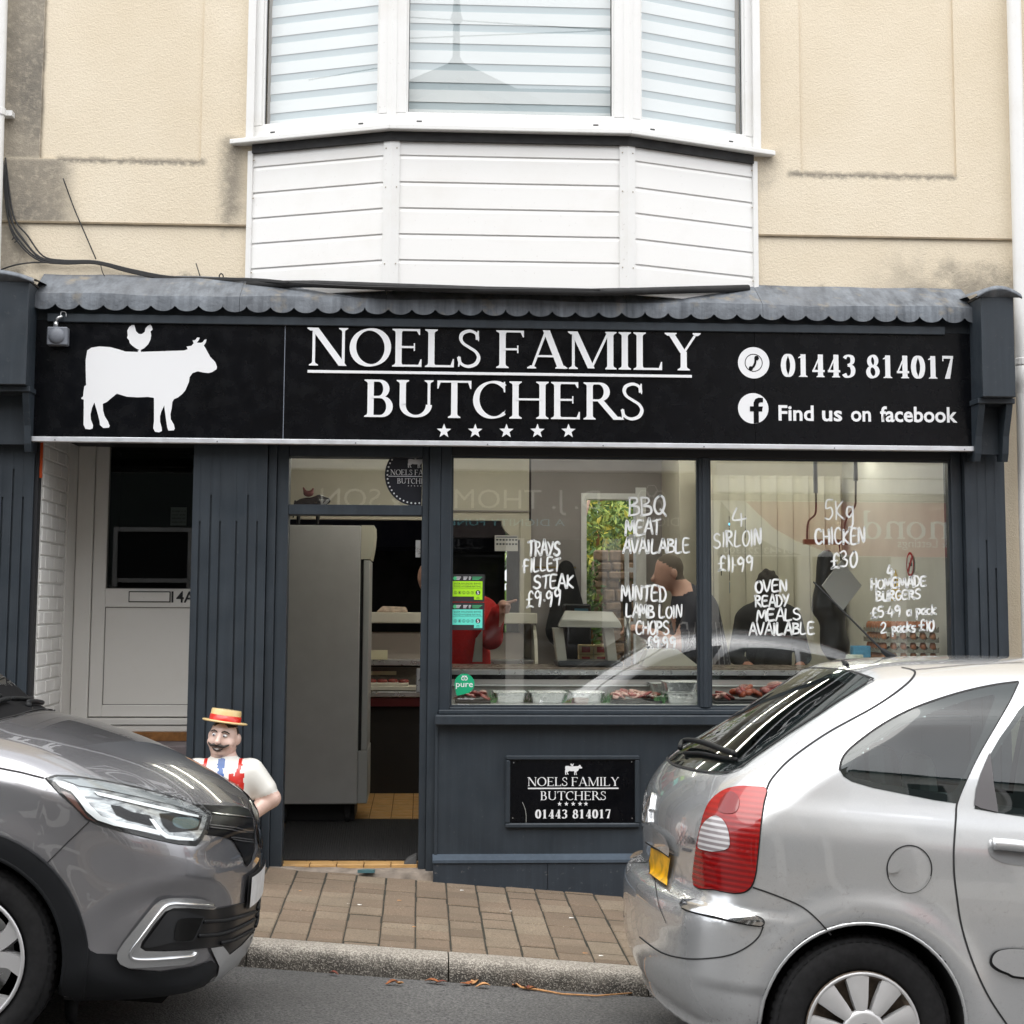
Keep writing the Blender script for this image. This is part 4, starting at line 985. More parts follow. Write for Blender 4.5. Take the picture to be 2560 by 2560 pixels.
for nm, tx_, x_, base, top in (('name_line','NOELS FAM', (660,833), 154, 130), ('name_line','BUTCHER', (690,833), 191, 168)):
    serif_line(nm, tx_, sx(x_[0]), sx(x_[1]), szz(base), szz(top)-szz(base), SY3-.001, lw, rs, 0, .9, gap=.03)
box('underline', sx(652), sx(833), SY3-.0014, SY3-.0006, szz(161), szz(158), lw, rs)
for u in (740,753,767,781,795):
    mb = MB(); q = star(sx(u), szz(201), .0042); mb.add([(x, SY3-.001, z) for x, z in q], [tuple(range(10))]); mb.build('star', lw, rs)
kx = lambda u: sx(735+(u-308)*82/510); kz = lambda v: szz(122-(645-v)*40/320)
cow_to('cow_silhouette', 'hen_silhouette', kx, kz, SY3-.0008, lw, rs, .0004)

# ================================================================== hand painted offers on the shop glass
HW = {
 'A': [[(0,0),(.28,1),(.36,1),(.6,0)],[(.12,.38),(.52,.36)]], 'B': [[(.05,0),(.05,1)],[(.02,1),(.38,.95),(.42,.72),(.1,.54)],[(.1,.54),(.5,.45),(.5,.1),(.02,.0)]],
 'C': [[(.5,.86),(.36,1),(.14,.9),(.03,.5),(.12,.1),(.34,0),(.54,.14)]], 'D': [[(.08,0),(.06,1)],[(.0,.97),(.36,.92),(.55,.5),(.38,.08),(.04,0)]],
 'E': [[(.5,1),(.08,.95),(.06,.05),(.5,.03)],[(.08,.52),(.42,.55)]], 'F': [[(.5,.98),(.14,.95),(.1,0)],[(.0,.5),(.42,.52)]],
 'G': [[(.5,.86),(.3,1),(.06,.75),(.04,.3),(.2,.02),(.45,.1),(.5,.42),(.3,.42)]], 'H': [[(.05,1),(.05,0)],[(.5,1),(.5,0)],[(.05,.5),(.5,.52)]], 'I': [[(.1,1),(.1,0)]],
 'K': [[(.06,1),(.06,0)],[(.48,.98),(.1,.46),(.52,0)]], 'L': [[(.08,1),(.06,.04),(.48,.05)]], 'M': [[(0,0),(.1,1),(.34,.3),(.56,1),(.68,0)]], 'N': [[(.04,0),(.06,1),(.46,.02),(.5,1)]],
 'O': [[(.3,1),(.08,.78),(.04,.35),(.2,.03),(.42,.06),(.56,.45),(.48,.86),(.3,1)]], 'P': [[(.08,0),(.06,1)],[(.02,.97),(.4,.95),(.46,.65),(.08,.46)]],
 'Q': [[(.3,1),(.08,.78),(.04,.35),(.2,.03),(.42,.06),(.56,.45),(.48,.86),(.3,1)],[(.36,.24),(.66,-.12)]], 'R': [[(.07,0),(.06,1)],[(.02,.97),(.4,.93),(.44,.65),(.1,.48)],[(.14,.48),(.54,0)]],
 'S': [[(.48,.88),(.28,1),(.06,.84),(.12,.58),(.42,.42),(.48,.16),(.24,0),(.0,.12)]], 'T': [[(.28,1),(.26,0)],[(.0,.9),(.56,1.02)]], 'U': [[(.04,1),(.06,.2),(.26,0),(.46,.2),(.5,1)],[(.5,.4),(.52,0)]],
 'V': [[(0,1),(.26,0),(.56,1)]], 'Y': [[(.02,1),(.26,.5)],[(.54,1),(.14,0)]],
 '0': [[(.26,1),(.04,.6),(.1,.1),(.3,0),(.48,.4),(.42,.88),(.26,1)]], '1': [[(.12,1),(.12,0)]], '2': [[(.02,.78),(.2,1),(.42,.85),(.36,.5),(.02,.04),(.5,.06)]], '3': [[(.04,.9),(.3,1),(.42,.75),(.2,.52)],[(.2,.52),(.48,.36),(.36,.04),(.02,.06)]],
 '4': [[(.18,1),(.02,.36),(.52,.42)],[(.34,.7),(.32,0)]], '5': [[(.44,1),(.1,.98),(.06,.58),(.36,.6),(.46,.28),(.28,.02),(.02,.08)]], '9': [[(.42,.72),(.24,1),(.04,.78),(.16,.52),(.42,.66)],[(.44,.86),(.36,0)]],
 '£': [[(.5,.84),(.36,1),(.2,.8),(.2,.2),(.02,.02),(.3,.1),(.52,.03)],[(.02,.5),(.4,.52)]], '.': [[(.06,.42),(.1,.38)]], ' ': [],
 'a': [[(.38,.5),(.12,.5),(.04,.22),(.16,0),(.36,.2)],[(.38,.55),(.4,.0)]], 'p': [[(.08,.55),(.06,-.35)],[(.06,.5),(.3,.55),(.4,.25),(.1,.05)]], 'c': [[(.36,.5),(.14,.52),(.05,.2),(.2,0),(.38,.1)]], 'k': [[(.06,.9),(.06,0)],[(.38,.6),(.1,.28),(.42,0)]], 's': [[(.34,.52),(.1,.5),(.1,.32),(.32,.24),(.28,.0),(.02,.04)]], 'g': [[(.4,.5),(.14,.54),(.05,.25),(.2,.05),(.4,.2)],[(.42,.55),(.42,-.3),(.2,-.45)]],
}
HWW = {'I': .30, '1': .26, 'M': .76, '.': .2, ' ': .38, 'p': .46, 'a': .46, 'c': .42, 'k': .46, 's': .38, 'g': .5}
pen = simple('white_window_paint', (.86,.88,.88), .6)
def hand(lines, label, name='window_writing'):
    """lines: (text, px0, py_base0, px1, py_base1, cap height px) in pixels of the photograph, on the outside of the shop glass"""
    y = GY - .0016; t = None; r_ = random.Random(len(label))
    for txt, xa, ya, xb, yb, hpx in lines:
        P0 = AT(xa, ya, y); P1 = AT(xb, yb, y); h = AT(xa, ya-hpx, y).z - P0.z
        if t is None: t = empty(name, (P0.x, y, P0.z), label, 'window lettering', 'painted offers on the shop windows')
        adv = [HWW.get(c, .64) for c in txt]; tot = sum(adv) - .08; W = (P1-P0).length; sc = W/tot; u = 0; mb = MB(); kk = 0
        for c, ad in zip(txt, adv):
            jz = r_.uniform(-.05, .05); js = r_.uniform(.93, 1.08); sl = r_.uniform(-.06, .1)
            for st in HW[c]:
                pts = [((u + px + sl*pz*.6)*sc, pz*h*js + jz*h) for px, pz in st]
                q = spl(pts, 5) if len(pts) > 2 else [pts[0], ((pts[0][0]+pts[1][0])/2+.002, (pts[0][1]+pts[1][1])/2), pts[1]]
                w = .0122*(.75+.45*r_.random()); L_, R_ = nib(q, w, w)
                f = lambda a: (P0.x + a[0], y - .0004*(kk % 9), P0.z + a[1] + (P1.z-P0.z)*a[0]/W)
                n = len(L_); mb.add([f(a) for a in L_]+[f(a) for a in R_], [(i,i+1,n+i+1,n+i) for i in range(n-1)])
                for e in (q[0], q[-1]):
                    cc = f(e); mb.add([(cc[0]+w/2*math.cos(k*math.pi/4), cc[1], cc[2]+w/2*math.sin(k*math.pi/4)) for k in range(8)], [tuple(range(8))])
                kk += 1
            u += ad
        mb.build('painted_line', pen, t)
z7 = lambda u, v: (1080+u/2.683, 1120+v/2.683)
z8 = lambda u, v: (1740+u/2.683, 1120+v/2.683)
def hl(z, items): return [(t_, *z(a, b), *z(c_, d_), h/2.683) for t_, a, b, c_, d_, h in items]
hand(hl(z7, [('TRAYS',645,722,858,722,92),('FILLET',612,830,858,822,85),('STEAK',682,940,948,935,85),('£9.99',632,1070,868,1055,105)]), 'white painted window writing TRAYS FILLET STEAK £9.99')
hand(hl(z7, [('BBQ',1318,452,1556,440,122),('MEAT',1298,582,1532,575,98),('AVAILABLE',1282,705,1730,700,88)]), 'white painted window writing BBQ MEAT AVAILABLE')
hand(hl(z7, [('MINTED',1272,1018,1570,1028,100),('LAMB LOIN',1300,1132,1676,1138,82),('CHOPS',1366,1248,1592,1250,86),('£9.99',1442,1348,1636,1345,78)]), 'white painted window writing MINTED LAMB LOIN CHOPS £9.99')
hand(hl(z8, [('4',246,522,346,520,120),('SIRLOIN',120,668,436,648,100),('£11.99',148,828,388,822,95)]), 'white painted window writing 4 SIRLOIN £11.99')
hand(hl(z8, [('5Kg',864,480,1050,470,130),('CHICKEN',800,645,1134,638,100),('£30',905,808,1086,790,100)]), 'white painted window writing 5Kg CHICKEN £30')
hand(hl(z8, [('OVEN',398,968,610,960,72),('READY',396,1065,624,1058,72),('MEALS',408,1160,704,1150,75),('AVAILABLE',358,1255,795,1245,75)]), 'white painted window writing OVEN READY MEALS AVAILABLE')
hand(hl(z8, [('4',1285,862,1330,860,72),('HOMEMADE',1172,948,1545,925,66),('BURGERS',1208,1028,1506,1010,62),('£5.49 a pack',1174,1140,1604,1112,68),('2 packs £10',1240,1242,1600,1222,70)]), 'white painted window writing 4 HOMEMADE BURGERS £5.49 a pack')

# ================================================================== stickers on the window
def hygiene(px0, py0, px1, py1, hpy, col, label):
    y = GY - .002; a = AT(px0, py0, y); b = AT(px1, py1, y); W = b.x-a.x
    t = empty('hygiene_sticker', (a.x, y, b.z), label, 'sticker', 'food hygiene stickers on the shop window')
    mt = simple('sticker_colour', col, .5)
    box('backing', a.x-.010, b.x+.012, y+.0004, y+.0012, b.z-.012, AT(px0, hpy, y).z, M['ink'], t)
    H = a.z-b.z; zc = b.z + H*.17
    box('face', a.x, b.x, y-.0008, y, zc, a.z, mt, t); box('face_tab', a.x+W*.72, b.x, y-.0008, y, b.z, zc, mt, t)
    put_text('lettering', 'SGÔR HYLENDID BWYD', a.x+W*.05, b.x-W*.05, a.z-H*.18, H*.10, y-.0012, M['ink'], t)
    put_text('lettering', 'FOOD HYGIENE RATING', a.x+W*.05, b.x-W*.05, a.z-H*.33, H*.10, y-.0012, M['ink'], t)
    box('rule', a.x, b.x, y-.0013, y-.0010, a.z-H*.385, a.z-H*.375, M['ink'], t)
    for i in range(5):
        c = Vector((a.x+W*(.10+.14*i), 0, a.z-H*.62)); disc('score_ring', c, H*.085, y-.0012, M['ink'], t, H*.07, 20)
        put_text('score', str(i), c.x-H*.03, c.x+H*.03, c.z-H*.045, H*.09, y-.0012, M['ink'], t)
    c = Vector((b.x-W*.15, 0, a.z-H*.62)); disc('score_disc', c, H*.13, y-.0012, M['ink'], t, 0, 28)
    put_text('score', '5', c.x-H*.06, c.x+H*.06, c.z-H*.085, H*.17, y-.0018, M['white'], t, offset=.02)
    for i, w_ in enumerate((.12, .09)): box('small_print', b.x-W*.15-W*w_/2, b.x-W*.15+W*w_/2, y-.0013, y-.001, b.z+H*(.05+.07*i), b.z+H*(.07+.07*i), M['ink'], t)
    zt = AT(px0, hpy, y).z - .012; gm = simple('sticker_green', srgb(80,190,130), .5)
    disc('emblem', Vector((a.x+.014,0,zt-.012)), .011, y-.0006, gm, t, 0, 16)
    for u, w_, mm in ((.12,.16,M['white']), (.36,.14,M['white']), (.54,.08,M['white']), (.66,.33,gm)):
        for k in range(3): box('small_print', a.x+W*u, a.x+W*(u+w_*(1-.15*k)), y-.0006, y-.0003, zt-.006-k*.007, zt-.003-k*.007, mm, t)
zc_ = lambda u, v: (1080+u/5.083, 1400+v/5.083)
hygiene(*zc_(262,268), *zc_(640,505), zc_(0,180)[1], srgb(166,226,30), 'lime green food hygiene rating sticker with score 5 on window')
hygiene(*zc_(260,627), *zc_(640,865), zc_(0,540)[1], srgb(104,224,206), 'turquoise food hygiene rating sticker with score 5 on window')
ps = empty('pure_sticker', (0,0,0), 'round green pure sticker with white lettering low on the window', 'sticker')
y = GY - .002; c = AT(*zc_(412,1572), y); R1 = (AT(*zc_(540,1570), y).x - AT(*zc_(286,1570), y).x)/2
ps.location = (c.x, y, c.z)
pts = [(c.x+R1*math.cos(rad(a_)), c.z+R1*math.sin(rad(a_))) for a_ in range(-80, 191, 10)]; tip = AT(*zc_(322,1725), y); pts += [(tip.x-R1*.12, tip.z+R1*.15), (tip.x, tip.z)]
mb = MB(); mb.add([(u, y, w) for u, w in pts], [tuple(range(len(pts)))]); mb.build('sticker_face', simple('pure_green', srgb(12,164,116), .5), ps)
put_text('lettering', 'pure', c.x-R1*.85, c.x+R1*.85, c.z-R1*.32, R1*.62, y-.0006, M['white'], ps, offset=.008)
mb = MB(); cz = c.z+R1*.52
for r_ in (.18,): 
    for sx_ in (-1, 1): mb.lathe([(R1*.12,y-.0006),(R1*.2,y-.0006)], (c.x+sx_*R1*.13,0,cz), 14, axis='y')
mb.box(c.x-R1*.24, c.x+R1*.24, y-.0009, y-.0004, cz+R1*.2, cz+R1*.27); mb.build('emblem', M['white'], ps)
for i, (s_, v) in enumerate((('No declarable allergens',1770),('Phosphate free',1843),('No compromise on taste',1872))):
    a = AT(*zc_(330,v), y); put_text('lettering', s_, a.x, AT(*zc_((540,470,540)[i],v), y).x, a.z, .008, y-.0006, M['white'], ps)

# ================================================================== cars: a smooth body volume, meshed, with parts laid on its surface
from mathutils.geometry import delaunay_2d_cdt
ca, cr_ = math.atan(SLOPE), math.atan(CAMBER)
_Ry = np.array([[math.cos(ca),0,math.sin(ca)],[0,1,0],[-math.sin(ca),0,math.cos(ca)]])
_Rx = np.array([[1,0,0],[0,math.cos(cr_),math.sin(cr_)],[0,-math.sin(cr_),math.cos(cr_)]])
RC = _Ry @ _Rx                        # parked on the falling, cambered road
def smax(a, b, k):
    h = np.maximum(k - np.abs(a-b), 0)/k
    return np.maximum(a, b) + h*h*k*.25
def sstep(x, a, b):
    t = np.clip((x-a)/(b-a), 0, 1); return t*t*(3-2*t)
def lut(tab, lo, hi, n=2000):
    xs = [p[0] for p in tab]; pts = catmull([(p[0], p[1], 0) for p in tab], 16)
    X = np.linspace(lo, hi, n); return X, np.interp(X, [p.x for p in pts], [p.y for p in pts])
class CarBody:
    def __init__(s, ox, oy, prof, wz, wx, opt):
        s.o = np.array([ox, oy, road_z(ox, oy)]); s.opt = opt
        P = catmull([(a, b, 0) for a, b in prof], 8, True); poly = np.array([(p.x, p.y) for p in P])
        s.x0, s.x1, s.z0, s.z1, s.h = poly[:,0].min()-.5, poly[:,0].max()+.5, -.2, 2.1, .0125
        gx = np.arange(s.x0, s.x1, s.h); gz = np.arange(s.z0, s.z1, s.h); X, Z = np.meshgrid(gx, gz, indexing='ij'); pts = np.stack([X.ravel(), Z.ravel()], 1).astype(np.float32)
        d2 = np.full(len(pts), 1e9, np.float32); ins = np.zeros(len(pts), bool); n = len(poly)
        for i in range(n):
            a, b = poly[i].astype(np.float32), poly[(i+1)%n].astype(np.float32); e = b-a; w = pts-a
            t = np.clip((w@e)/max(float(e@e), 1e-12), 0, 1); q = w-np.outer(t, e); d2 = np.minimum(d2, (q*q).sum(1))
            c1 = (a[1] <= pts[:,1]) != (b[1] <= pts[:,1])
            if abs(e[1]) > 1e-9: ins ^= c1 & (pts[:,0] < (pts[:,1]-a[1])/e[1]*e[0]+a[0])
        d = np.sqrt(d2); d[ins] *= -1; s.sd = d.reshape(X.shape)
        s.WZ = lut(wz, -.2, 2.1); s.WX = lut(wx, s.x0, s.x1)
    def sd2(s, x, z):
        u = np.clip((x-s.x0)/s.h, 0, s.sd.shape[0]-1.001); v = np.clip((z-s.z0)/s.h, 0, s.sd.shape[1]-1.001)
        i = u.astype(int); j = v.astype(int); a = u-i; b = v-j; g = s.sd
        return g[i,j]*(1-a)*(1-b)+g[i+1,j]*a*(1-b)+g[i,j+1]*(1-a)*b+g[i+1,j+1]*a*b
    def F(s, p, arches=True):
        x, y, z = p[...,0], np.abs(p[...,1]), p[...,2]; o = s.opt
        rb = o['rear_bow'][0]*(y/.7)**o['rear_bow'][1]*(1-sstep(x, *o['rear_bow'][2])); fb = o['front_bow'][0]*(y/.7)**o['front_bow'][1]*sstep(x, *o['front_bow'][2])
        cz = o['crown'](x, z)*y*y
        g1 = s.sd2(x - rb + fb, z + cz)
        W = np.interp(z, *s.WZ)*np.interp(x, *s.WX)
        for (ax, az, r0, r1, amt) in o.get('flares', []):
            r = np.hypot(x-ax, z-az); W = W + amt*np.exp(-((r-r0)/r1)**2)
        if 'side' in o: W = W + o['side'](x, z)
        g2 = (y - W)*.92
        f = smax(g1, g2, o['k'](x, z) if callable(o['k']) else o['k'])
        for (cc, rr, amt) in o.get('dents', []):
            d = np.sqrt(((x-cc[0])/rr[0])**2+((y-cc[1])/rr[1])**2+((z-cc[2])/rr[2])**2); f = f+amt*(1-sstep(d, .62, 1.0))
        if arches:
            for (ax, az, r) in o['arches']:
                c = np.hypot(x-ax, z-az)-r; c = np.maximum(c, .48-y)
                f = smax(f, -c, .012)
        return f
    def grad(s, p, e=.004, arches=True):
        g = np.empty_like(p)
        for k in range(3):
            d = np.zeros(3); d[k] = e; g[...,k] = s.F(p+d, arches)-s.F(p-d, arches)
        return g/np.maximum(np.linalg.norm(g, axis=-1, keepdims=True), 1e-9)
    def toL(s, p): return (np.asarray(p)-s.o) @ RC
    def march(s, org, dr, tmax=14.0):
        dr = dr/np.linalg.norm(dr, axis=1, keepdims=True); t = np.zeros(len(dr)); 
        for _ in range(140): t = np.minimum(t + .75*np.clip(s.F(org+dr*t[:,None], False), -.05, .6), tmax)
        p = org+dr*t[:,None]; ok = np.abs(s.F(p, False)) < .01
        return p, ok
    def rays(s, pts, mode):
        n = len(pts); P = np.asarray(pts, float)
        if mode == 'pix':
            d = np.stack([P[:,0]-PPX, P[:,1]-PPY, np.full(n, FPX)], 1) @ MC
            return np.tile(s.toL(CAM), (n,1)), d @ RC
        if mode == 'side': return np.stack([P[:,0], np.full(n,-1.6), P[:,1]], 1), np.tile([0,1.,0], (n,1))
        if mode == 'rear': return np.stack([np.full(n, s.x0), P[:,0], P[:,1]], 1), np.tile([1.,0,0], (n,1))
        if mode == 'front': return np.stack([np.full(n, s.x1), P[:,0], P[:,1]], 1), np.tile([-1.,0,0], (n,1))
        if mode == 'top': return np.stack([P[:,0], P[:,1], np.full(n, 2.2)], 1), np.tile([0,0,-1.], (n,1))
    def hit(s, pts, mode='pix', off=0.0):
        o, d = s.rays(pts, mode); p, ok = s.march(o, d)
        nrm = s.grad(p, .006, False)
        bad = ~ok
        if bad.any() and (~bad).any():       # grazing rays: take the place of the nearest good ray's depth
            gi = np.where(~bad)[0]; P = np.asarray(pts, float)
            for i in np.where(bad)[0]:
                j = gi[np.argmin(((P[gi]-P[i])**2).sum(1))]; p[i] = p[j]; nrm[i] = nrm[j]
        return p+nrm*off, nrm
    # ---- meshing (surface nets)
    def mesh(s, h=.018):
        gx = np.arange(s.x0+.35, s.x1-.35, h); gy = np.arange(-1.02, 1.03, h); gz = np.arange(.08, 1.80, h)
        X, Y, Z = np.meshgrid(gx, gy, gz, indexing='ij'); f = s.F(np.stack([X,Y,Z], -1)).astype(np.float32)
        ins = f < 0; nx, ny, nz = f.shape
        c = [ins[a:nx-1+a, b:ny-1+b, d:nz-1+d] for a in (0,1) for b in (0,1) for d in (0,1)]
        s_ = sum(q.astype(np.int8) for q in c); act = (s_ > 0) & (s_ < 8)
        idx = np.full(act.shape, -1, int); idx[act] = np.arange(act.sum()); I = np.argwhere(act)
        v = np.stack([gx[I[:,0]], gy[I[:,1]], gz[I[:,2]]], 1)+h/2
        for _ in range(4):
            g = s.grad(v, .004); v = v-np.clip(s.F(v), -h, h)[:,None]*g*.8
        quads = []
        for ax in range(3):
            a = [slice(None)]*3; b = [slice(None)]*3; a[ax] = slice(0,-1); b[ax] = slice(1,None)
            ch = ins[tuple(a)] != ins[tuple(b)]; E = np.argwhere(ch)
            o1, o2 = [k for k in range(3) if k != ax]
            ok = (E[:,o1] > 0) & (E[:,o2] > 0) & (E[:,o1] < f.shape[o1]-1) & (E[:,o2] < f.shape[o2]-1); E = E[ok]
            def at(d1, d2):
                e = E.copy(); e[:,o1] -= d1; e[:,o2] -= d2; return idx[e[:,0], e[:,1], e[:,2]]
            q = np.stack([at(1,1), at(0,1), at(0,0), at(1,0)], 1); fl = ins[tuple(a)][E[:,0],E[:,1],E[:,2]]
            if ax == 1: fl = ~fl
            q[~fl] = q[~fl][:,::-1]; quads.append(q[(q >= 0).all(1)])
        return v, np.concatenate(quads)
def in_poly(px, pz, poly):
    r = np.zeros(len(px), bool); n = len(poly)
    for i in range(n):
        (x0, z0), (x1, z1) = poly[i], poly[(i+1)%n]
        if z0 == z1: continue
        c = (z0 <= pz) != (z1 <= pz); r ^= c & (px < (pz-z0)/(z1-z0)*(x1-x0)+x0)
    return r
def np_mesh(name, v, faces, nrm=None):
    v = np.asarray(v)
    if nrm is not None and len(faces):        # wind every face the way its surface looks
        A_ = np.array([f[:3] for f in faces]); gn = np.cross(v[A_[:,1]]-v[A_[:,0]], v[A_[:,2]]-v[A_[:,0]])
        fl = (gn*np.asarray(nrm)[A_[:,0]]).sum(1) < 0
        faces = [tuple(f)[::-1] if k else tuple(f) for f, k in zip(faces, fl)]
    me = bpy.data.meshes.new(name); me.from_pydata([tuple(a) for a in v], [], [tuple(int(i) for i in q) for q in faces]); me.update()
    me.polygons.foreach_set('use_smooth', [True]*len(me.polygons))
    if nrm is not None: me.normals_split_custom_set_from_vertices([tuple(a) for a in nrm])
    return me
class Car:
    def __init__(s, body, name, label, loc_empty=True):
        s.b = body; s.root = empty(name, tuple(body.o), label, 'car', 'cars parked along the kerb')
        s.root.matrix_basis = Matrix(((*RC[0], body.o[0]), (*RC[1], body.o[1]), (*RC[2], body.o[2]), (0,0,0,1)))
    def add(s, name, me, mat, parent=None): return link(name, me, mat, parent or s.root, world_coords=False)
    def sub(s, name, parent=None):
        e = bpy.data.objects.new(name, None); COL.objects.link(e); e.parent = parent or s.root; return e
    def tri(s, poly, res):
        poly = [tuple(p) for p in poly]; P = []
        n = len(poly)
        for i in range(n):                               # split long edges
            a, b = poly[i], poly[(i+1)%n]; k = max(1, int(math.hypot(a[0]-b[0], a[1]-b[1])/res))
            for j in range(k): P.append((a[0]+(b[0]-a[0])*j/k, a[1]+(b[1]-a[1])*j/k))
        A = np.array(P); lo, hi = A.min(0), A.max(0)
        gx, gz = np.meshgrid(np.arange(lo[0]+res/2, hi[0], res), np.arange(lo[1]+res/2, hi[1], res)); g = np.stack([gx.ravel(), gz.ravel()], 1)
        if len(g):
            g = g[in_poly(g[:,0], g[:,1], P)]
            if len(g): g = g[np.array([((A-q)**2).sum(1).min() > (res*.45)**2 for q in g])]
        m = len(P); vs = [Vector(p) for p in P]+[Vector(q) for q in g]
        r = delaunay_2d_cdt(vs, [(i, (i+1)%m) for i in range(m)], [], 1, 1e-6)
        V = np.array([(v.x, v.y) for v in r[0]]); T = [tuple(f) for f in r[2]]
        if len(T):
            cen = np.array([V[list(f)].mean(0) for f in T]); k = in_poly(cen[:,0], cen[:,1], P); T = [f for f, q in zip(T, k) if q]
        return V, T
    def patch(s, name, poly, mat, mode='pix', off=.003, res=None, smooth=0, mirror=False, parent=None, mirror_name=None):
        if smooth: poly = [(p.x, p.y) for p in catmull([(a, b, 0) for a, b in poly], smooth, True)]
        res = res or (14 if mode == 'pix' else .02)
        V, T = s.tri(poly, res); p, n = s.b.hit(V, mode, off); o = s.add(name, np_mesh(name, p, T, n), mat, parent)
        if mirror:
            p2 = p*[1,-1,1]; n2 = n*[1,-1,1]; s.add(mirror_name or name, np_mesh(name, p2, [t[::-1] for t in T], n2), mat, parent)
        return p, n, o
    def ribbon(s, name, pts, mat, w=.005, mode='pix', off=.002, smooth=5, mirror=False, parent=None, closed=False):
        q = [(p.x, p.y) for p in catmull([(a, b, 0) for a, b in pts], smooth, closed)] if smooth else pts
        p, n = s.b.hit(q, mode, off); m = len(p)
        if closed: t = np.roll(p, -1, 0)-np.roll(p, 1, 0)
        else: t = np.gradient(p, axis=0)
        t /= np.maximum(np.linalg.norm(t, axis=1, keepdims=True), 1e-9); c = np.cross(n, t); c /= np.maximum(np.linalg.norm(c, axis=1, keepdims=True), 1e-9)
        v = np.concatenate([p-c*w/2, p+c*w/2]); T = [(i, (i+1)%m, m+(i+1)%m, m+i) for i in range(m if closed else m-1)]
        s.add(name, np_mesh(name, v, T, np.concatenate([n,n])), mat, parent)
        if mirror: s.add(name, np_mesh(name, v*[1,-1,1], [f[::-1] for f in T], np.concatenate([n,n])*[1,-1,1]), mat, parent)
        return p
    def rod(s, name, pts, mat, r=.008, mode='pix', off=0.0, smooth=5, mirror=False, parent=None, closed=False):
        q = [(p.x, p.y) for p in catmull([(a, b, 0) for a, b in pts], smooth, closed)] if smooth else pts
        p, n = s.b.hit(q, mode, off); P = [tuple(a) for a in p]
        if closed: P.append(P[0])
        mb = MB(); mb.tube(P, r, 8); o = mb.build(name, mat, parent or s.root, True, world_coords=False)
        if mirror: mb = MB(); mb.tube([(a[0],-a[1],a[2]) for a in P], r, 8); mb.build(name, mat, parent or s.root, True, world_coords=False)
        return p
def paint(name, col, dirt=0.0):
    m = Mat(name); c = m.mix(m.noise(900, 2), tuple(v*.9 for v in col), tuple(min(1,v*1.1) for v in col))
    if dirt:
        d = m.math('MULTIPLY', m.noise(60, 5, .75, lo=.55, hi=.72), m.noise(4, 4, lo=.45, hi=.7)); z = m.xyz(m.tc('Object'))[2]
        d = m.math('MULTIPLY', d, m.rng(z, 1.0, .6, .12, 1.0)); c = m.mix(m.math('MULTIPLY', d, dirt), c, srgb(92,78,64))
    m.set(Base_Color=c, Metallic=.68, Roughness=.26, Coat_Weight=1.0, Coat_Roughness=.02); m.b.inputs['Coat IOR'].default_value = 1.75
    return m.m
CM = dict(silver=paint('silver_car_paint', (.68,.695,.71), .9), mauve=paint('mauve_grey_car_paint', (.29,.288,.305), .12), plastic=simple('black_bumper_plastic', (.011,.012,.014), .5, bump=.15, bscale=400, spec=.25),
    gap=simple('panel_gap', (.012,.012,.013), .7), gloss=simple('gloss_black', (.004,.004,.005), .28, spec=.12), glass=glass_mat('car_glass', (.46,.54,.53), 1.5, 1.9), frit=simple('frit_band', (.045,.044,.047), .16),
    tyre=simple('tyre_rubber', (.013,.013,.014), .7, var=.3, vscale=30, spec=.25), chrome=M['chrome'], alloy=simple('alloy_silver', (.62,.62,.63), .35, .6), hub=simple('hubcap_silver', (.58,.58,.585), .38, .45, var=.06),
    dirt=simple('brake_dust', (.10,.075,.055), .8, var=.4, vscale=40), trim=simple('interior_fabric', (.05,.055,.06), .9), trim2=simple('interior_light', (.20,.21,.21), .9), well=simple('wheel_well', (.01,.01,.01), .9))
def lamp_red():
    m = Mat('rear_lamp_red'); z = m.xyz(m.tc('Object'))[2]
    w = m.math('SINE', m.math('MULTIPLY', z, 330.0)); st = m.rng(w, -.5, .6)
    c = m.mix(st, (.19,.0008,.0015), (.31,.002,.002)); up = m.rng(z, .92, 1.06); c = m.mix(m.math('MULTIPLY', up, .45), c, (.52,.014,.006))
    m.set(Base_Color=c, Roughness=.25, Coat_Weight=1.0, Coat_Roughness=.02); m.bump(w, .10, .004); return m.m
def lamp_clear():
    m = Mat('rear_lamp_clear'); z = m.xyz(m.tc('Object'))[2]; w = m.math('SINE', m.math('MULTIPLY', z, 330.0))
    c = m.mix(m.rng(w, -.4, .7), srgb(140,132,134), srgb(206,204,206)); m.set(Base_Color=c, Roughness=.2, Coat_Weight=1.0, Coat_Roughness=.02); return m.m
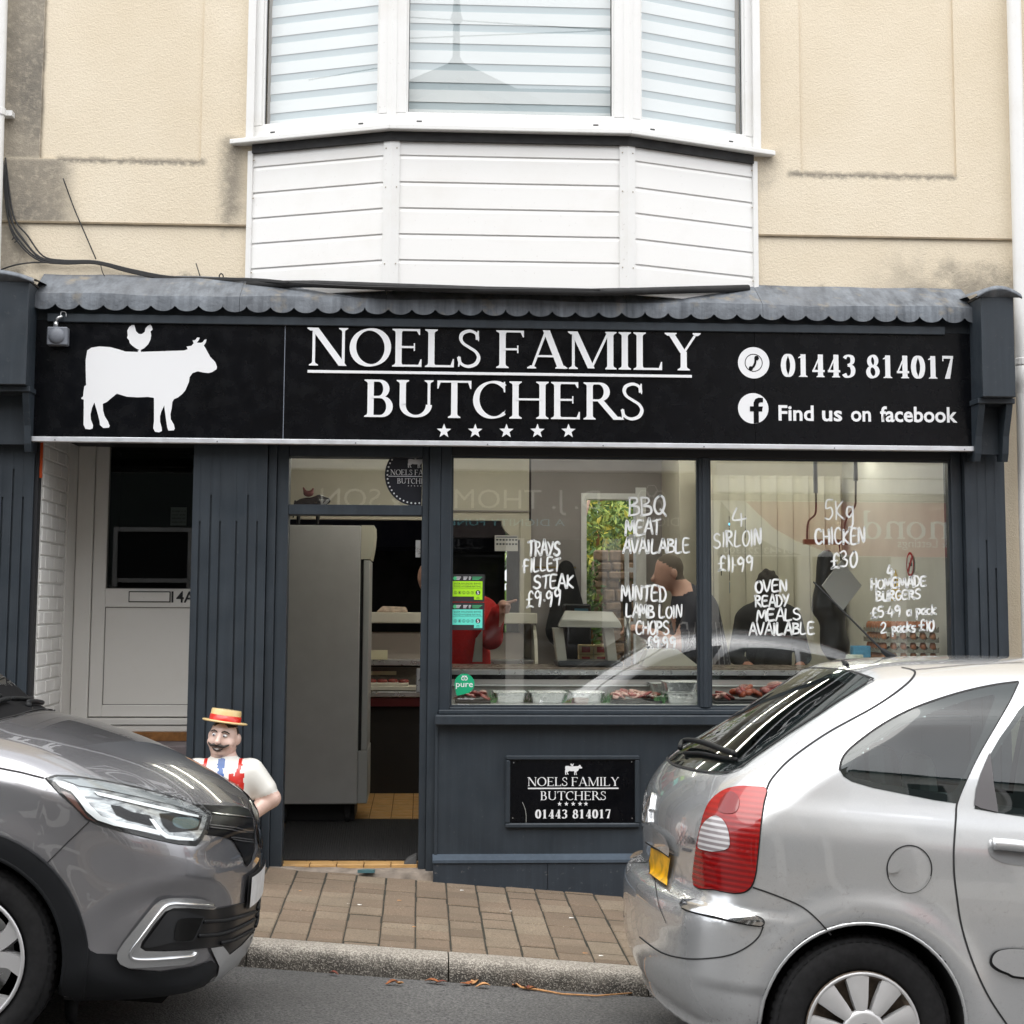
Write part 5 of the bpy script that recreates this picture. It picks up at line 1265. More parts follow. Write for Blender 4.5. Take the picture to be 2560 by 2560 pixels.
def wheel(car, x, y, z, R, rim, kind, side):
    """road wheel: tyre with tread, rim and hub; side -1 faces the camera"""
    t = car.sub('wheel'); t.location = (x, y, z); s = side
    mb = MB(); w = .205/2; prof = [(rim*.97, -w*.7), (rim*1.01, -w*.92), (rim*1.06, -w*.98), (rim+.45*(R-rim), -w*1.06), (R-.03, -w*1.0), (R-.010, -w*.90), (R-.001, -w*.70), (R, -w*.45), (R-.006, -w*.43), (R-.006, -w*.38), (R, -w*.36), (R, w*.36), (R-.006, w*.38), (R-.006, w*.43), (R, w*.45), (R-.01, w*.9), (R-.03, w), (rim*1.0, w*.9)]
    mb.lathe(prof, (0,0,0), 56, axis='y'); mb.build('tyre', CM['tyre'], t, True, world_coords=False)
    mb = MB()
    for k in range(64):                            # tread blocks on the shoulder
        a = 2*math.pi*k/64; c_, s__ = math.cos(a), math.sin(a); d = .010
        for sg in (-1, 1):
            pts = []
            for (r_, yy) in ((R-.018, sg*w*.985), (R+.0015, sg*w*.70), (R+.0015, sg*w*.5), (R-.02, sg*w*.5)):
                for q in (-d, d): pts.append((r_*c_-q*s__, yy, r_*s__+q*c_))
            mb.add(pts, [(0,1,3,2), (2,3,5,4)])
    o = mb.build('tread', CM['tyre'], t, world_coords=False); o['kind'] = 'stuff'
    f = s*w
    if kind == 'hubcap':
        mb = MB(); mb.lathe([(rim, f*.95), (rim*.985, f*1.04), (rim*.95, f*1.06), (rim*.90, f*1.0), (rim*.86, f*.80), (rim*.4, f*.6), (0, f*.6)], (0,0,0), 48, axis='y'); mb.build('rim_well', CM['dirt'], t, True, world_coords=False)
        mb = MB(); mb.lathe([(rim*.97, f*.96), (rim*.99, f*1.05), (rim*.955, f*1.075), (rim*.93, f*1.05)], (0,0,0), 48, axis='y'); mb.build('rim_edge', CM['hub'], t, True, world_coords=False)
        ns = 9
        for k in range(ns):
            a = 2*math.pi*k/ns+.17+math.pi/2; mb = MB(); rows = []
            for r_, hw, d in ((rim*.36, .27, 1.16), (rim*.55, .265, 1.15), (rim*.78, .24, 1.10), (rim*.935, .235, 1.06)):
                rows.append([(r_*math.cos(a+u*hw), f*(d-(abs(u)**3)*.05), r_*math.sin(a+u*hw)) for u in (-1,-.94,-.5,0,.5,.94,1)])
                rows[-1][0] = (rows[-1][0][0], f*.86, rows[-1][0][2]); rows[-1][-1] = (rows[-1][-1][0], f*.86, rows[-1][-1][2])
            mb.grid(rows); shade_auto(mb.build('spoke', CM['hub'], t, world_coords=False), 35)
        mb = MB(); mb.lathe([(0, f*1.19), (rim*.14, f*1.19), (rim*.145, f*1.17), (rim*.155, f*1.17), (rim*.30, f*1.175), (rim*.37, f*1.15), (rim*.38, f*1.0)], (0,0,0), 40, axis='y'); mb.build('hub', CM['hub'], t, True, world_coords=False)
        mb = MB(); mb.lathe([(rim*.142, f*1.1915), (rim*.155, f*1.1925)], (0,0,0), 32, axis='y'); mb.build('hub_ring', CM['gap'], t, world_coords=False)
    else:
        mb = MB(); mb.lathe([(rim, f*.9), (rim*1.0, f*1.0), (rim*.97, f*1.04), (rim*.945, f*.98), (rim*.91, f*.5), (rim*.90, -f*.5), (0, -f*.5)], (0,0,0), 56, axis='y'); mb.build('barrel', CM['gloss'], t, True, world_coords=False)
        mb = MB(); mb.lathe([(rim*1.0, f*1.005), (rim*.985, f*1.05), (rim*.955, f*1.05), (rim*.94, f*.98)], (0,0,0), 56, axis='y'); mb.build('rim_edge', CM['alloy'], t, True, world_coords=False)
        for k in range(5):
            a0 = 2*math.pi*k/5+.28
            for sgn in (-1, 1):
                rows = []
                for r_, off_, hw in ((rim*.20, .05, .045), (rim*.5, .13, .034), (rim*.75, .20, .030), (rim*.95, .30, .040)):
                    c0 = a0+sgn*off_; rows.append([(r_*math.cos(c0)-u*hw*math.sin(c0), f*(.98-.10*(1-r_/rim) - (.3 if abs(u) == 1 else 0)), r_*math.sin(c0)+u*hw*math.cos(c0)) for u in (-1,-.8,0,.8,1)])
                mb = MB(); mb.grid(rows); shade_auto(mb.build('spoke', CM['alloy'], t, world_coords=False), 35)
        mb = MB(); mb.lathe([(0, f*.96), (rim*.13, f*.96), (rim*.2, f*.9), (rim*.24, f*.6)], (0,0,0), 32, axis='y'); mb.build('hub', CM['alloy'], t, True, world_coords=False)
        mb = MB(); mb.lathe([(rim*.75, f*.05), (rim*.3, f*.05)], (0,0,0), 40, axis='y'); mb.build('brake_disc', M['steel'], t, world_coords=False)
def seat(car, x, y, mat, z0=.35):
    t = car.sub('seat'); t.location = (x, y, z0)
    mb = MB(); mb.box(-.25,.28,-.24,.24,0,.18,.05); mb.build('cushion', mat, t, world_coords=False, bevel=.03)
    mb = MB(); mb.hexa([(-.30,-.23,.12),(-.12,-.23,.12),(-.12,.23,.12),(-.30,.23,.12),(-.46,-.19,.68),(-.36,-.19,.68),(-.36,.19,.68),(-.46,.19,.68)]); mb.build('backrest', mat, t, world_coords=False, bevel=.04)
    mb = MB(); mb.hexa([(-.49,-.12,.73),(-.40,-.12,.73),(-.40,.12,.73),(-.49,.12,.73),(-.51,-.11,.90),(-.43,-.11,.90),(-.43,.11,.90),(-.51,.11,.90)]); mb.build('headrest', mat, t, world_coords=False, bevel=.04)
def split_body(car, paintmat, regions, holes, wells, h=.018):
    """cut the meshed body into named panels; regions: list of (name, test(v)->bool mask, material); holes: list of masks; wells: arches"""
    v, q = car.b.mesh(h); n = car.b.grad(v, .006); c = v[q].mean(1)
    keep = np.ones(len(q), bool)
    for f in holes: keep &= ~f(c)
    left = keep.copy()
    d_in = np.zeros(len(q), bool)
    for (ax, az, r) in wells: d_in |= (np.hypot(c[:,0]-ax, c[:,2]-az) < r+.004) & (np.abs(c[:,1]) > .40)
    under = (n[q].mean(1)[:,2] < -.75) & (c[:,2] < .34)
    groups = [('underbody', (d_in | under), CM['well'])]+[(nm, fn(c), mt) for nm, fn, mt in regions]+[('body_shell', np.ones(len(q), bool), paintmat)]
    for nm, m, mt in groups:
      if True:
        sel0 = left & m; left &= ~m
      for sgn in ((-1, 1) if 'door' in nm or nm == 'front_wing' else (0,)):
        sel = sel0 & (c[:,1]*sgn > 0) if sgn else sel0
        if not sel.any(): continue
        qq = q[sel]; u, inv = np.unique(qq.ravel(), return_inverse=True)
        car.add(nm, np_mesh(nm, v[u], inv.reshape(-1,4), n[u]), mt)

# ================================================================== silver hatchback (right)
XP = [(-.50,.22),(-.62,.28),(-.69,.40),(-.708,.54),(-.712,.62),(-.70,.668),(-.66,.694),(-.64,.73),(-.655,.86),(-.648,.97),(-.605,1.06),(-.545,1.13),(-.44,1.21),(-.29,1.325),(-.06,1.492),(.03,1.555),(.13,1.588),(.30,1.612),(.6,1.642),(.9,1.656),(1.2,1.648),(1.5,1.60),(1.8,1.49),(2.15,1.30),(2.45,1.12),(2.6,1.06),(2.9,.98),(3.2,.86),(3.38,.72),(3.46,.58),(3.47,.42),(3.42,.28),(3.3,.2),(2.5,.19),(1.5,.18),(.5,.19)]
XWZ = [(-.2,.78),(.1,.80),(.22,.83),(.35,.856),(.5,.870),(.65,.877),(.78,.880),(.88,.878),(.95,.872),(1.01,.857),(1.08,.833),(1.2,.795),(1.3,.755),(1.4,.71),(1.5,.655),(1.6,.595),(1.7,.53),(2.1,.3)]
XWX = [(-1.3,.84),(-.72,.885),(-.5,.935),(-.25,.972),(0,.988),(.5,1.0),(2.4,1.0),(2.9,.985),(3.2,.95),(3.47,.88),(4,.8)]
XB = CarBody(.935, -2.9, XP, XWZ, XWX, dict(rear_bow=(.10,2.3,(-.35,.35)), front_bow=(.16,2.2,(2.7,3.2)), k=lambda x, z: .13+.08*sstep(z,.9,1.4),
    crown=lambda x, z: .085*sstep(z,1.15,1.4)+.10*sstep(x,2.3,2.7)*sstep(z,.6,.8), flares=[(0,.317,.40,.055,.016),(2.76,.317,.40,.055,.016)], arches=[(0,.325,.352),(2.76,.325,.352)],
    side=lambda x, z: .014*(1-sstep(x,-.42,-.22))*sstep(z,.40,.44)*(1-sstep(z,.655,.69))))
XC = Car(XB, 'silver_car', 'silver people carrier with red rear lamp and yellow number plate parked at kerb')
Z2 = lambda pts: [(1560+u/1.932, 1620+v/1.932) for u, v in pts]
def on_local_y(b, px, py, y):
    o = b.toL(CAM); d = (np.array([px-PPX, py-PPY, FPX]) @ MC) @ RC; return o+d*((y-o[1])/d[1])
def xz_of(b, pts): p, n = b.hit(pts); return [(a[0], a[2]) for a in p]
def grow(P, k):
    cx = sum(a for a, b in P)/len(P); cy_ = sum(b for a, b in P)/len(P); return [(cx+(a-cx)*k, cy_+(b-cy_)*k) for a, b in P]
lampR, lampC = lamp_red(), lamp_clear()
def xsara():
    C_, B_ = XC, XB
    Q_out = Z2([(1042,590),(1050,545),(1080,500),(1150,440),(1250,370),(1370,305),(1500,255),(1650,210),(1790,180),(1905,165),(1860,260),(1790,380),(1720,500),(1660,620),(1605,750),(1500,735),(1350,705),(1200,675),(1100,645),(1060,620)])
    Q_in = Z2([(1085,585),(1108,540),(1200,465),(1330,385),(1500,305),(1650,255),(1782,226),(1793,240),(1720,430),(1650,600),(1600,685),(1570,705),(1400,682),(1200,648),(1105,622)])
    qin = xz_of(B_, grow(Q_in, 1.045))
    dw_side = [(.372,1.10),(.385,1.17),(.42,1.25),(.48,1.335),(.56,1.43),(.63,1.49),(.75,1.53),(.95,1.545),(1.12,1.54),(1.12,1.06),(.8,1.075),(.5,1.09)]
    dw2_side = [(1.20,1.06),(1.20,1.535),(1.45,1.51),(1.75,1.40),(2.05,1.24),(2.25,1.10),(2.2,1.04),(1.7,1.05)]
    near = [(-.525,1.512),(-.548,1.49),(-.557,1.398),(-.578,1.289),(-.61,1.199),(-.632,1.155),(-.60,1.128),(-.452,1.116),(-.205,1.110),(0,1.108)]
    rw = near + [(-a, b) for a, b in near[-2::-1]] + [(.35,1.532),(0,1.537),(-.35,1.532)]
    rin = [(a*.90, 1.325+(b-1.325)*.84) for a, b in rw]
    ws = [(-.72,1.10),(0,1.12),(.72,1.10),(.62,1.45),(.5,1.52),(0,1.55),(-.5,1.52),(-.62,1.45)]
    wsi = [(a*.95, 1.32+(b-1.32)*.92) for a, b in ws]
    rinx = lambda c: in_poly(c[:,1], c[:,2], grow(rin, 1.05)) & (c[:,0] < .3)
    holes = [lambda c: in_poly(c[:,0], c[:,2], qin) & (np.abs(c[:,1]) > .4), lambda c: in_poly(c[:,0], c[:,2], dw_side) & (np.abs(c[:,1]) > .4),
             lambda c: in_poly(c[:,0], c[:,2], dw2_side) & (np.abs(c[:,1]) > .4), rinx, lambda c: in_poly(c[:,1], c[:,2], wsi) & (c[:,0] > 1.4)]
    gapx = ([1.06,1.093,1.15,1.2,1.3,1.4,1.5,1.545], [-.40,-.367,-.30,-.24,-.10,.05,.16,.21])
    S_ = CM['silver']
    zb_ = ([-.9,-.46,-.3,-.135,0], [.735,.735,.70,.63,.60])
    regions = [('rear_bumper', lambda c: (c[:,0] < -.1) & (c[:,2] < np.interp(c[:,0], *zb_)) , S_),
               ('tailgate', lambda c: ((c[:,2] > 1.06) & (c[:,0] < np.interp(c[:,2], *gapx))) | ((c[:,2] <= 1.06) & (c[:,0] < -.5) & (np.abs(c[:,1]) < .66)), S_),
               ('rear_door', lambda c: (c[:,0] > np.interp(c[:,2], [.3,.45,.7,.93,1.09,1.3,1.55], [.55,.43,.31,.28,.30,.42,.62])) & (c[:,0] < 1.16) & (c[:,2] > .27) & (c[:,2] < 1.56) & (np.abs(c[:,1]) > .56), S_),
               ('front_door', lambda c: (c[:,0] >= 1.16) & (c[:,0] < 2.3) & (c[:,2] > .27) & (c[:,2] < 1.5) & (np.abs(c[:,1]) > .60), S_),
               ('bonnet', lambda c: (c[:,0] > 2.45) & (c[:,2] > .82) & (np.abs(c[:,1]) < .68), S_), ('front_bumper', lambda c: (c[:,0] > 3.0) & (c[:,2] < .68), S_),
               ('roof', lambda c: (c[:,2] > 1.5) & (np.abs(c[:,1]) < .56) & (c[:,0] > .2), S_)]
    split_body(C_, S_, regions, holes, B_.opt['arches'])
    # glazing
    q = C_.sub('quarter_window')
    C_.patch('glass', Q_out, CM['glass'], off=.004, mirror=True, parent=q)
    fr_poly = Q_out + [Q_out[0]] + [Q_in[0]] + Q_in[::-1]
    C_.patch('black_border', fr_poly, CM['frit'], off=.0015, mirror=True, parent=q)
    C_.ribbon('seal', Q_out[:10], CM['gap'], .008, mirror=True, parent=q, off=.0045)
    for nm, sidep in (('rear_door_window', dw_side), ('front_door_window', dw2_side)):
        q = C_.sub(nm); cx = sum(a for a, b in sidep)/len(sidep); cz = sum(b for a, b in sidep)/len(sidep)
        outp = [(cx+(a-cx)*1.045, cz+(b-cz)*1.06) for a, b in sidep]; inn = [(cx+(a-cx)*.96, cz+(b-cz)*.94) for a, b in sidep]
        C_.patch('glass', outp, CM['glass'], 'side', .003, mirror=True, parent=q); C_.patch('black_border', outp+[outp[0], inn[0]]+inn[::-1], CM['frit'], 'side', .0015, mirror=True, parent=q)
    q = C_.sub('tailgate_window')
    C_.patch('glass', rw, CM['glass'], 'rear', .004, .03, parent=q); C_.patch('black_border', rw+[rw[0], rin[0]]+rin[::-1], CM['frit'], 'rear', .0015, .025, parent=q)
    C_.ribbon('seal', rw, CM['gap'], .009, 'rear', .005, 3, parent=q, closed=True)
    q = C_.sub('windscreen'); C_.patch('glass', ws, CM['glass'], 'front', .004, .04, parent=q); C_.patch('black_border', ws+[ws[0], wsi[0]]+wsi[::-1], CM['frit'], 'front', .0015, .03, parent=q)
    # quarter trim on the rear door
    C_.patch('window_trim', Z2([(1765,505),(1725,600),(1700,680),(1691,760),(1720,775),(1805,796),(1795,730),(1782,650),(1772,560)]), simple('grey_trim', (.10,.095,.10), .45), off=.007, mirror=True)
    # panel gaps
    g = CM['gap']
    C_.ribbon('door_gap', Z2([(1905,166),(1860,262),(1790,382),(1720,502),(1660,622),(1610,745),(1603,820),(1595,930),(1592,1000),(1595,1100),(1607,1200),(1625,1320),(1660,1450),(1710,1580),(1770,1700),(1850,1820)]), g, .0065, mirror=True)
    C_.ribbon('tailgate_gap', Z2([(690,682),(705,645),(740,600),(800,540),(900,465),(1000,400),(1100,345),(1200,290),(1300,225),(1375,165),(1405,125),(1393,106),(1340,94)]), g, .0075, mirror=True)
    C_.ribbon('roof_gap', Z2([(1393,106),(1480,98),(1650,82),(1800,74),(1935,68)]), simple('roof_gap_grey', (.16,.16,.165), .6), .005, mirror=True)
    C_.ribbon('bumper_gap', Z2([(622,1156),(720,1190),(850,1245),(930,1308),(1000,1386)]), g, .0055, mirror=True)
    C_.ribbon('bumper_gap', Z2([(120,965),(150,1130),(170,1240),(205,1330)]), g, .004, mirror=True)
    C_.ribbon('bumper_pad_gap', Z2([(672,1346),(650,1395),(600,1440),(520,1480),(420,1498),(300,1500),(180,1470),(75,1395)]), g, .005, mirror=True)
    # rear lamp
    LMP = Z2([(688,683),(620,674),(560,673),(490,690),(430,735),(395,800),(370,900),(352,1000),(345,1145),(440,1165),(540,1182),(600,1165),(630,1110),(645,1000),(660,850),(675,750)])
    lp = C_.sub('rear_lamp')
    C_.patch('seal', [(1560+(a-1560), b) for a, b in Z2([(692,679),(620,669),(560,668),(487,686),(425,731),(389,798),(364,899),(346,1000),(339,1150),(440,1171),(540,1189),(605,1171),(636,1113),(651,1000),(666,850),(681,750)])], g, off=.003, res=10, smooth=3, mirror=True, parent=lp)
    C_.patch('lens', LMP, lampR, off=.009, res=9, smooth=3, mirror=True, parent=lp)
    C_.patch('clear_lens', Z2([(445,815),(410,835),(385,870),(372,930),(372,965),(410,978),(450,982),(512,965),(515,905),(500,855),(475,825)]), lampC, off=.012, res=7, smooth=3, mirror=True, parent=lp)
    C_.patch('bulb_housing', Z2([(525,700),(490,720),(470,750),(465,790),(500,805),(540,800),(560,770),(558,725)]), simple('dark_red_lens', (.22,.008,.008), .15, coat=1), off=.0115, res=7, smooth=3, mirror=True, parent=lp)
    # fuel flap, handle, mouldings, chrome
    ff = C_.sub('fuel_flap'); cc = [(1378+108*math.cos(a), 1068+114*math.sin(a)) for a in np.linspace(0, 2*math.pi, 28)[:-1]]
    C_.ribbon('flap_gap', Z2(cc), g, .0045, smooth=2, closed=True, parent=ff)
    C_.ribbon('flap_edge', Z2([(1378+105*math.cos(a), 1068+111*math.sin(a)) for a in np.linspace(.3, 2.8, 14)]), CM['silver'], .004, off=.004, parent=ff)
    C_.patch('finger_grip', Z2([(1272,1062),(1276,1040),(1300,1036),(1328,1052),(1328,1072),(1300,1084),(1276,1082)]), CM['silver'], off=.010, res=7, smooth=3, parent=ff)
    hd_ = C_.sub('door_handle')
    C_.patch('handle_recess_shade', Z2([(1762,985),(1775,960),(1900,972),(2010,985),(2020,1040),(1950,1052),(1850,1042),(1785,1015)]), simple('shaded_silver', (.30,.31,.32), .45, .4), off=.003, smooth=3, mirror=True, parent=hd_)  # darker silver patch paints the shade in the handle recess
    C_.rod('handle_bar', Z2([(1776,950),(1850,955),(1940,966),(2030,980)]), CM['silver'], .021, off=.018, mirror=True, parent=hd_)
    md = C_.sub('side_moulding')
    mo = Z2([(1770,1510),(1785,1472),(1830,1452),(1940,1452),(2400,1490),(2400,1610),(1932,1585),(1850,1565),(1795,1540)])
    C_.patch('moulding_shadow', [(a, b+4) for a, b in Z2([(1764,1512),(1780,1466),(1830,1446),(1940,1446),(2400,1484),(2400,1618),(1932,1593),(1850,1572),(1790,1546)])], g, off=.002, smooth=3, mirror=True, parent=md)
    C_.patch('moulding', mo, CM['silver'], off=.016, res=10, smooth=3, mirror=True, parent=md)
    C_.patch('bumper_chrome_strip', Z2([(278,1242),(290,1222),(340,1226),(500,1265),(630,1297),(668,1314),(672,1330),(660,1340),(600,1334),(450,1303),(340,1276),(290,1258)]), CM['chrome'], off=.012, res=7, mirror=True)
    C_.ribbon('strip_gap', Z2([(278,1242),(292,1220),(340,1223),(500,1262),(632,1294),(671,1312),(675,1332),(660,1343),(600,1337),(450,1307),(340,1280),(290,1262)]), g, .005, off=.003, closed=True, smooth=3, mirror=True)
    # plate, handle lip, emblem, badge, wiper
    npl = C_.sub('number_plate'); 
    def plate_mat():
        m = Mat('yellow_plate'); c = m.mix(m.noise(16, 3, .5, lo=.46, hi=.62, a=0, b=.5), srgb(238,178,16), srgb(92,74,24)); m.set(Base_Color=c, Roughness=.35); return m.m
    C_.patch('plate', Z2([(147,962),(242,1006),(238,1035),(216,1164),(180,1140),(132,1102),(138,1030)]), plate_mat(), off=.014, res=8, parent=npl)
    C_.ribbon('plate_rim', Z2([(147,962),(242,1006),(238,1035),(216,1164),(180,1140),(132,1102),(138,1030)]), g, .006, off=.0135, smooth=0, closed=True, parent=npl)
    C_.patch('tailgate_handle', Z2([(122,846),(180,876),(224,914),(245,968),(242,1004),(200,974),(126,932),(118,890)]), CM['silver'], off=.022, res=8)
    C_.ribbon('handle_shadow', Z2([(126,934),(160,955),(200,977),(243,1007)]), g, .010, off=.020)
    em = C_.sub('emblem')
    for zc in (.985, .935): C_.rod('chevron', [(-.052,zc-.06),(-.02,zc-.02),(0,zc),(.02,zc-.02),(.052,zc-.06)], CM['chrome'], .009, 'rear', .006, 3, parent=em)
    bd = C_.sub('badge')
    for st in ([(268,884),(276,915),(284,948)], [(297,882),(280,915),(262,950)], [(310,908),(299,915),(309,930),(298,945)], [(324,918),(315,928),(318,942),(325,930),(326,945)], [(331,945),(331,918),(338,922)], [(345,922),(338,932),(340,945),(346,934),(347,948)]):
        C_.ribbon('badge_letter', Z2(st), simple('badge_chrome', (.30,.31,.33), .2, .9), .0065, off=.007, parent=bd)
    C_.patch('badge_line', Z2([(288,964),(326,974),(325,987),(288,976)]), simple('badge_dark', (.12,.12,.13), .4), off=.005, res=6, parent=bd)
    wp = C_.sub('rear_wiper')
    C_.rod('wiper_arm', Z2([(292,512),(296,490),(318,476),(370,480),(430,498),(490,522),(553,545)]), CM['plastic'], .011, off=.03, parent=wp)
    C_.rod('wiper_blade', Z2([(300,520),(380,522),(460,538),(552,552)]), CM['plastic'], .007, off=.012, parent=wp)
    mb = MB(); a = np.array([.30, 0.05, 1.60]); t_ = on_local_y(XB, 2033, 1454, .05); 
    mb.tube([tuple(a+np.array([.03,0,-.01])), tuple(a+(t_-a)*.12+np.array([.0,0,0])), tuple(a+(t_-a)*.13), tuple(t_)], [.022,.010,.0045,.003], 8); mb.build('aerial', CM['plastic'], C_.root, True, world_coords=False)
    C_.rod('washer_jet', Z2([(1060,72),(1075,80),(1082,88)]), CM['plastic'], .007, off=.006)
    for ax in (0, 2.76):
        arc_ = [(ax+.352*math.cos(a), .325+.352*math.sin(a)) for a in np.linspace(rad(-16), rad(196), 40)]
        C_.rod('arch_lip', arc_, CM['silver'], .007, 'side', -.004, 0, mirror=True)
        for sd_ in (-1, 1): wheel(C_, ax, sd_*.742, .315, .315, .200, 'hubcap', sd_)
    # cabin
    mb = MB(); mb.box(-.45, 2.5, -.70, .70, .34, .36); mb.box(2.0, 2.5, -.70, .70, .36, .98, .05); mb.box(-.5,-.1,-.6,.6,.36,.62,.03); mb.build('cabin_floor', CM['trim'], C_.root, world_coords=False)
    for x, y in ((.75,-.4),(.75,.05),(.75,.45),(1.6,-.38),(1.6,.38)): seat(C_, x, y, CM['trim2'])
    mb = MB(); mb.lathe([(.175,0),(.185,.012),(.175,.024)], (0,0,0), 24); o = mb.build('steering_wheel', CM['trim'], C_.root, True, world_coords=False); o.location = (1.98,-.38,.98); o.rotation_euler = (0, rad(-60), 0)
    for s_ in (-1, 1):
        mb = MB(); mb.lathe([(0,-.09),(.06,-.085),(.085,-.03),(.085,.03),(.06,.06),(0,.07)], (0,0,0), 16, axis='x', sx=1.2, sy=.9); o = mb.build('wing_mirror', CM['silver'], C_.root, True, world_coords=False); o.location = (2.08, s_*.95, 1.10)
        C_.patch('headlamp', [(.45,.62),(.74,.70),(.78,.80),(.62,.84),(.42,.74)], CM['chrome'], 'front', .004, mirror=(s_ < 0)) if s_ < 0 else None
xsara()

# ================================================================== mauve grey crossover (left)
KP = [(.62,.20),(.79,.21),(.865,.25),(.892,.34),(.893,.46),(.89,.60),(.882,.70),(.856,.78),(.815,.835),(.74,.885),(.66,.93),(.52,.99),(.35,1.045),(.15,1.09),(-.02,1.115),(-.16,1.14),(-.38,1.26),(-.7,1.42),(-1.0,1.515),(-1.35,1.555),(-1.8,1.565),(-2.3,1.555),(-2.75,1.51),(-2.98,1.45),(-3.1,1.30),(-3.2,1.08),(-3.24,.85),(-3.245,.6),(-3.2,.42),(-3.1,.28),(-2.95,.22),(-2,.2),(-1,.19),(0,.19)]
KWZ = [(-.2,.76),(.1,.79),(.2,.815),(.3,.845),(.45,.866),(.6,.874),(.75,.876),(.85,.872),(.93,.860),(1.0,.838),(1.06,.810),(1.15,.77),(1.3,.715),(1.45,.645),(1.55,.585),(1.65,.52),(2.1,.3)]
KWX = [(-4,.8),(-3.25,.88),(-2.9,.95),(-2.5,.99),(-2,1),(0,1.0),(.25,.994),(.5,.962),(.7,.91),(.9,.84),(1.3,.75)]
KB = CarBody(-2.12, -2.9, KP, KWZ, KWX, dict(rear_bow=(.12,2.3,(-2.9,-2.3)), front_bow=(.15,2.3,(.1,.6)), k=lambda x, z: .12+.06*sstep(z,1.0,1.4)+.06*sstep(x,.3,.7),
    crown=lambda x, z: .12*sstep(x,-.5,0)*sstep(z,.72,.95)+.08*sstep(z,1.2,1.45), flares=[(0,.325,.42,.07,.014),(-2.606,.325,.42,.07,.014)], arches=[(0,.33,.362),(-2.606,.33,.362)],
    side=lambda x, z: -.014*np.exp(-((x-.62)/.20)**2-((z-.62)/.09)**2), dents=[((.66,.66,.43),(.36,.36,.21),.022),((.80,.30,.70),(.22,.42,.07),.012)]))
KC = Car(KB, 'mauve_grey_car', 'mauve grey crossover car with black wheel arch trim parked beside house door')
ZA = lambda pts: [(u/2.147, 1660+v/2.147) for u, v in pts]
ZB = lambda pts: [(u/3.22, 2000+v/3.22) for u, v in pts]
ZC = lambda pts: [(u/3.715, 1700+v/3.715) for u, v in pts]
def m_headlamp():
    m = Mat('headlamp_reflector'); v = m.mapped(m.tc('Object'), (7, 7, 22)); f = m.noise(1.6, 5, .6, vec=v, lo=.38, hi=.62, dist=1.2)
    m.set(Base_Color=m.mix(f, (.16,.165,.175), (.66,.68,.69)), Metallic=.6, Roughness=.25); return m.m
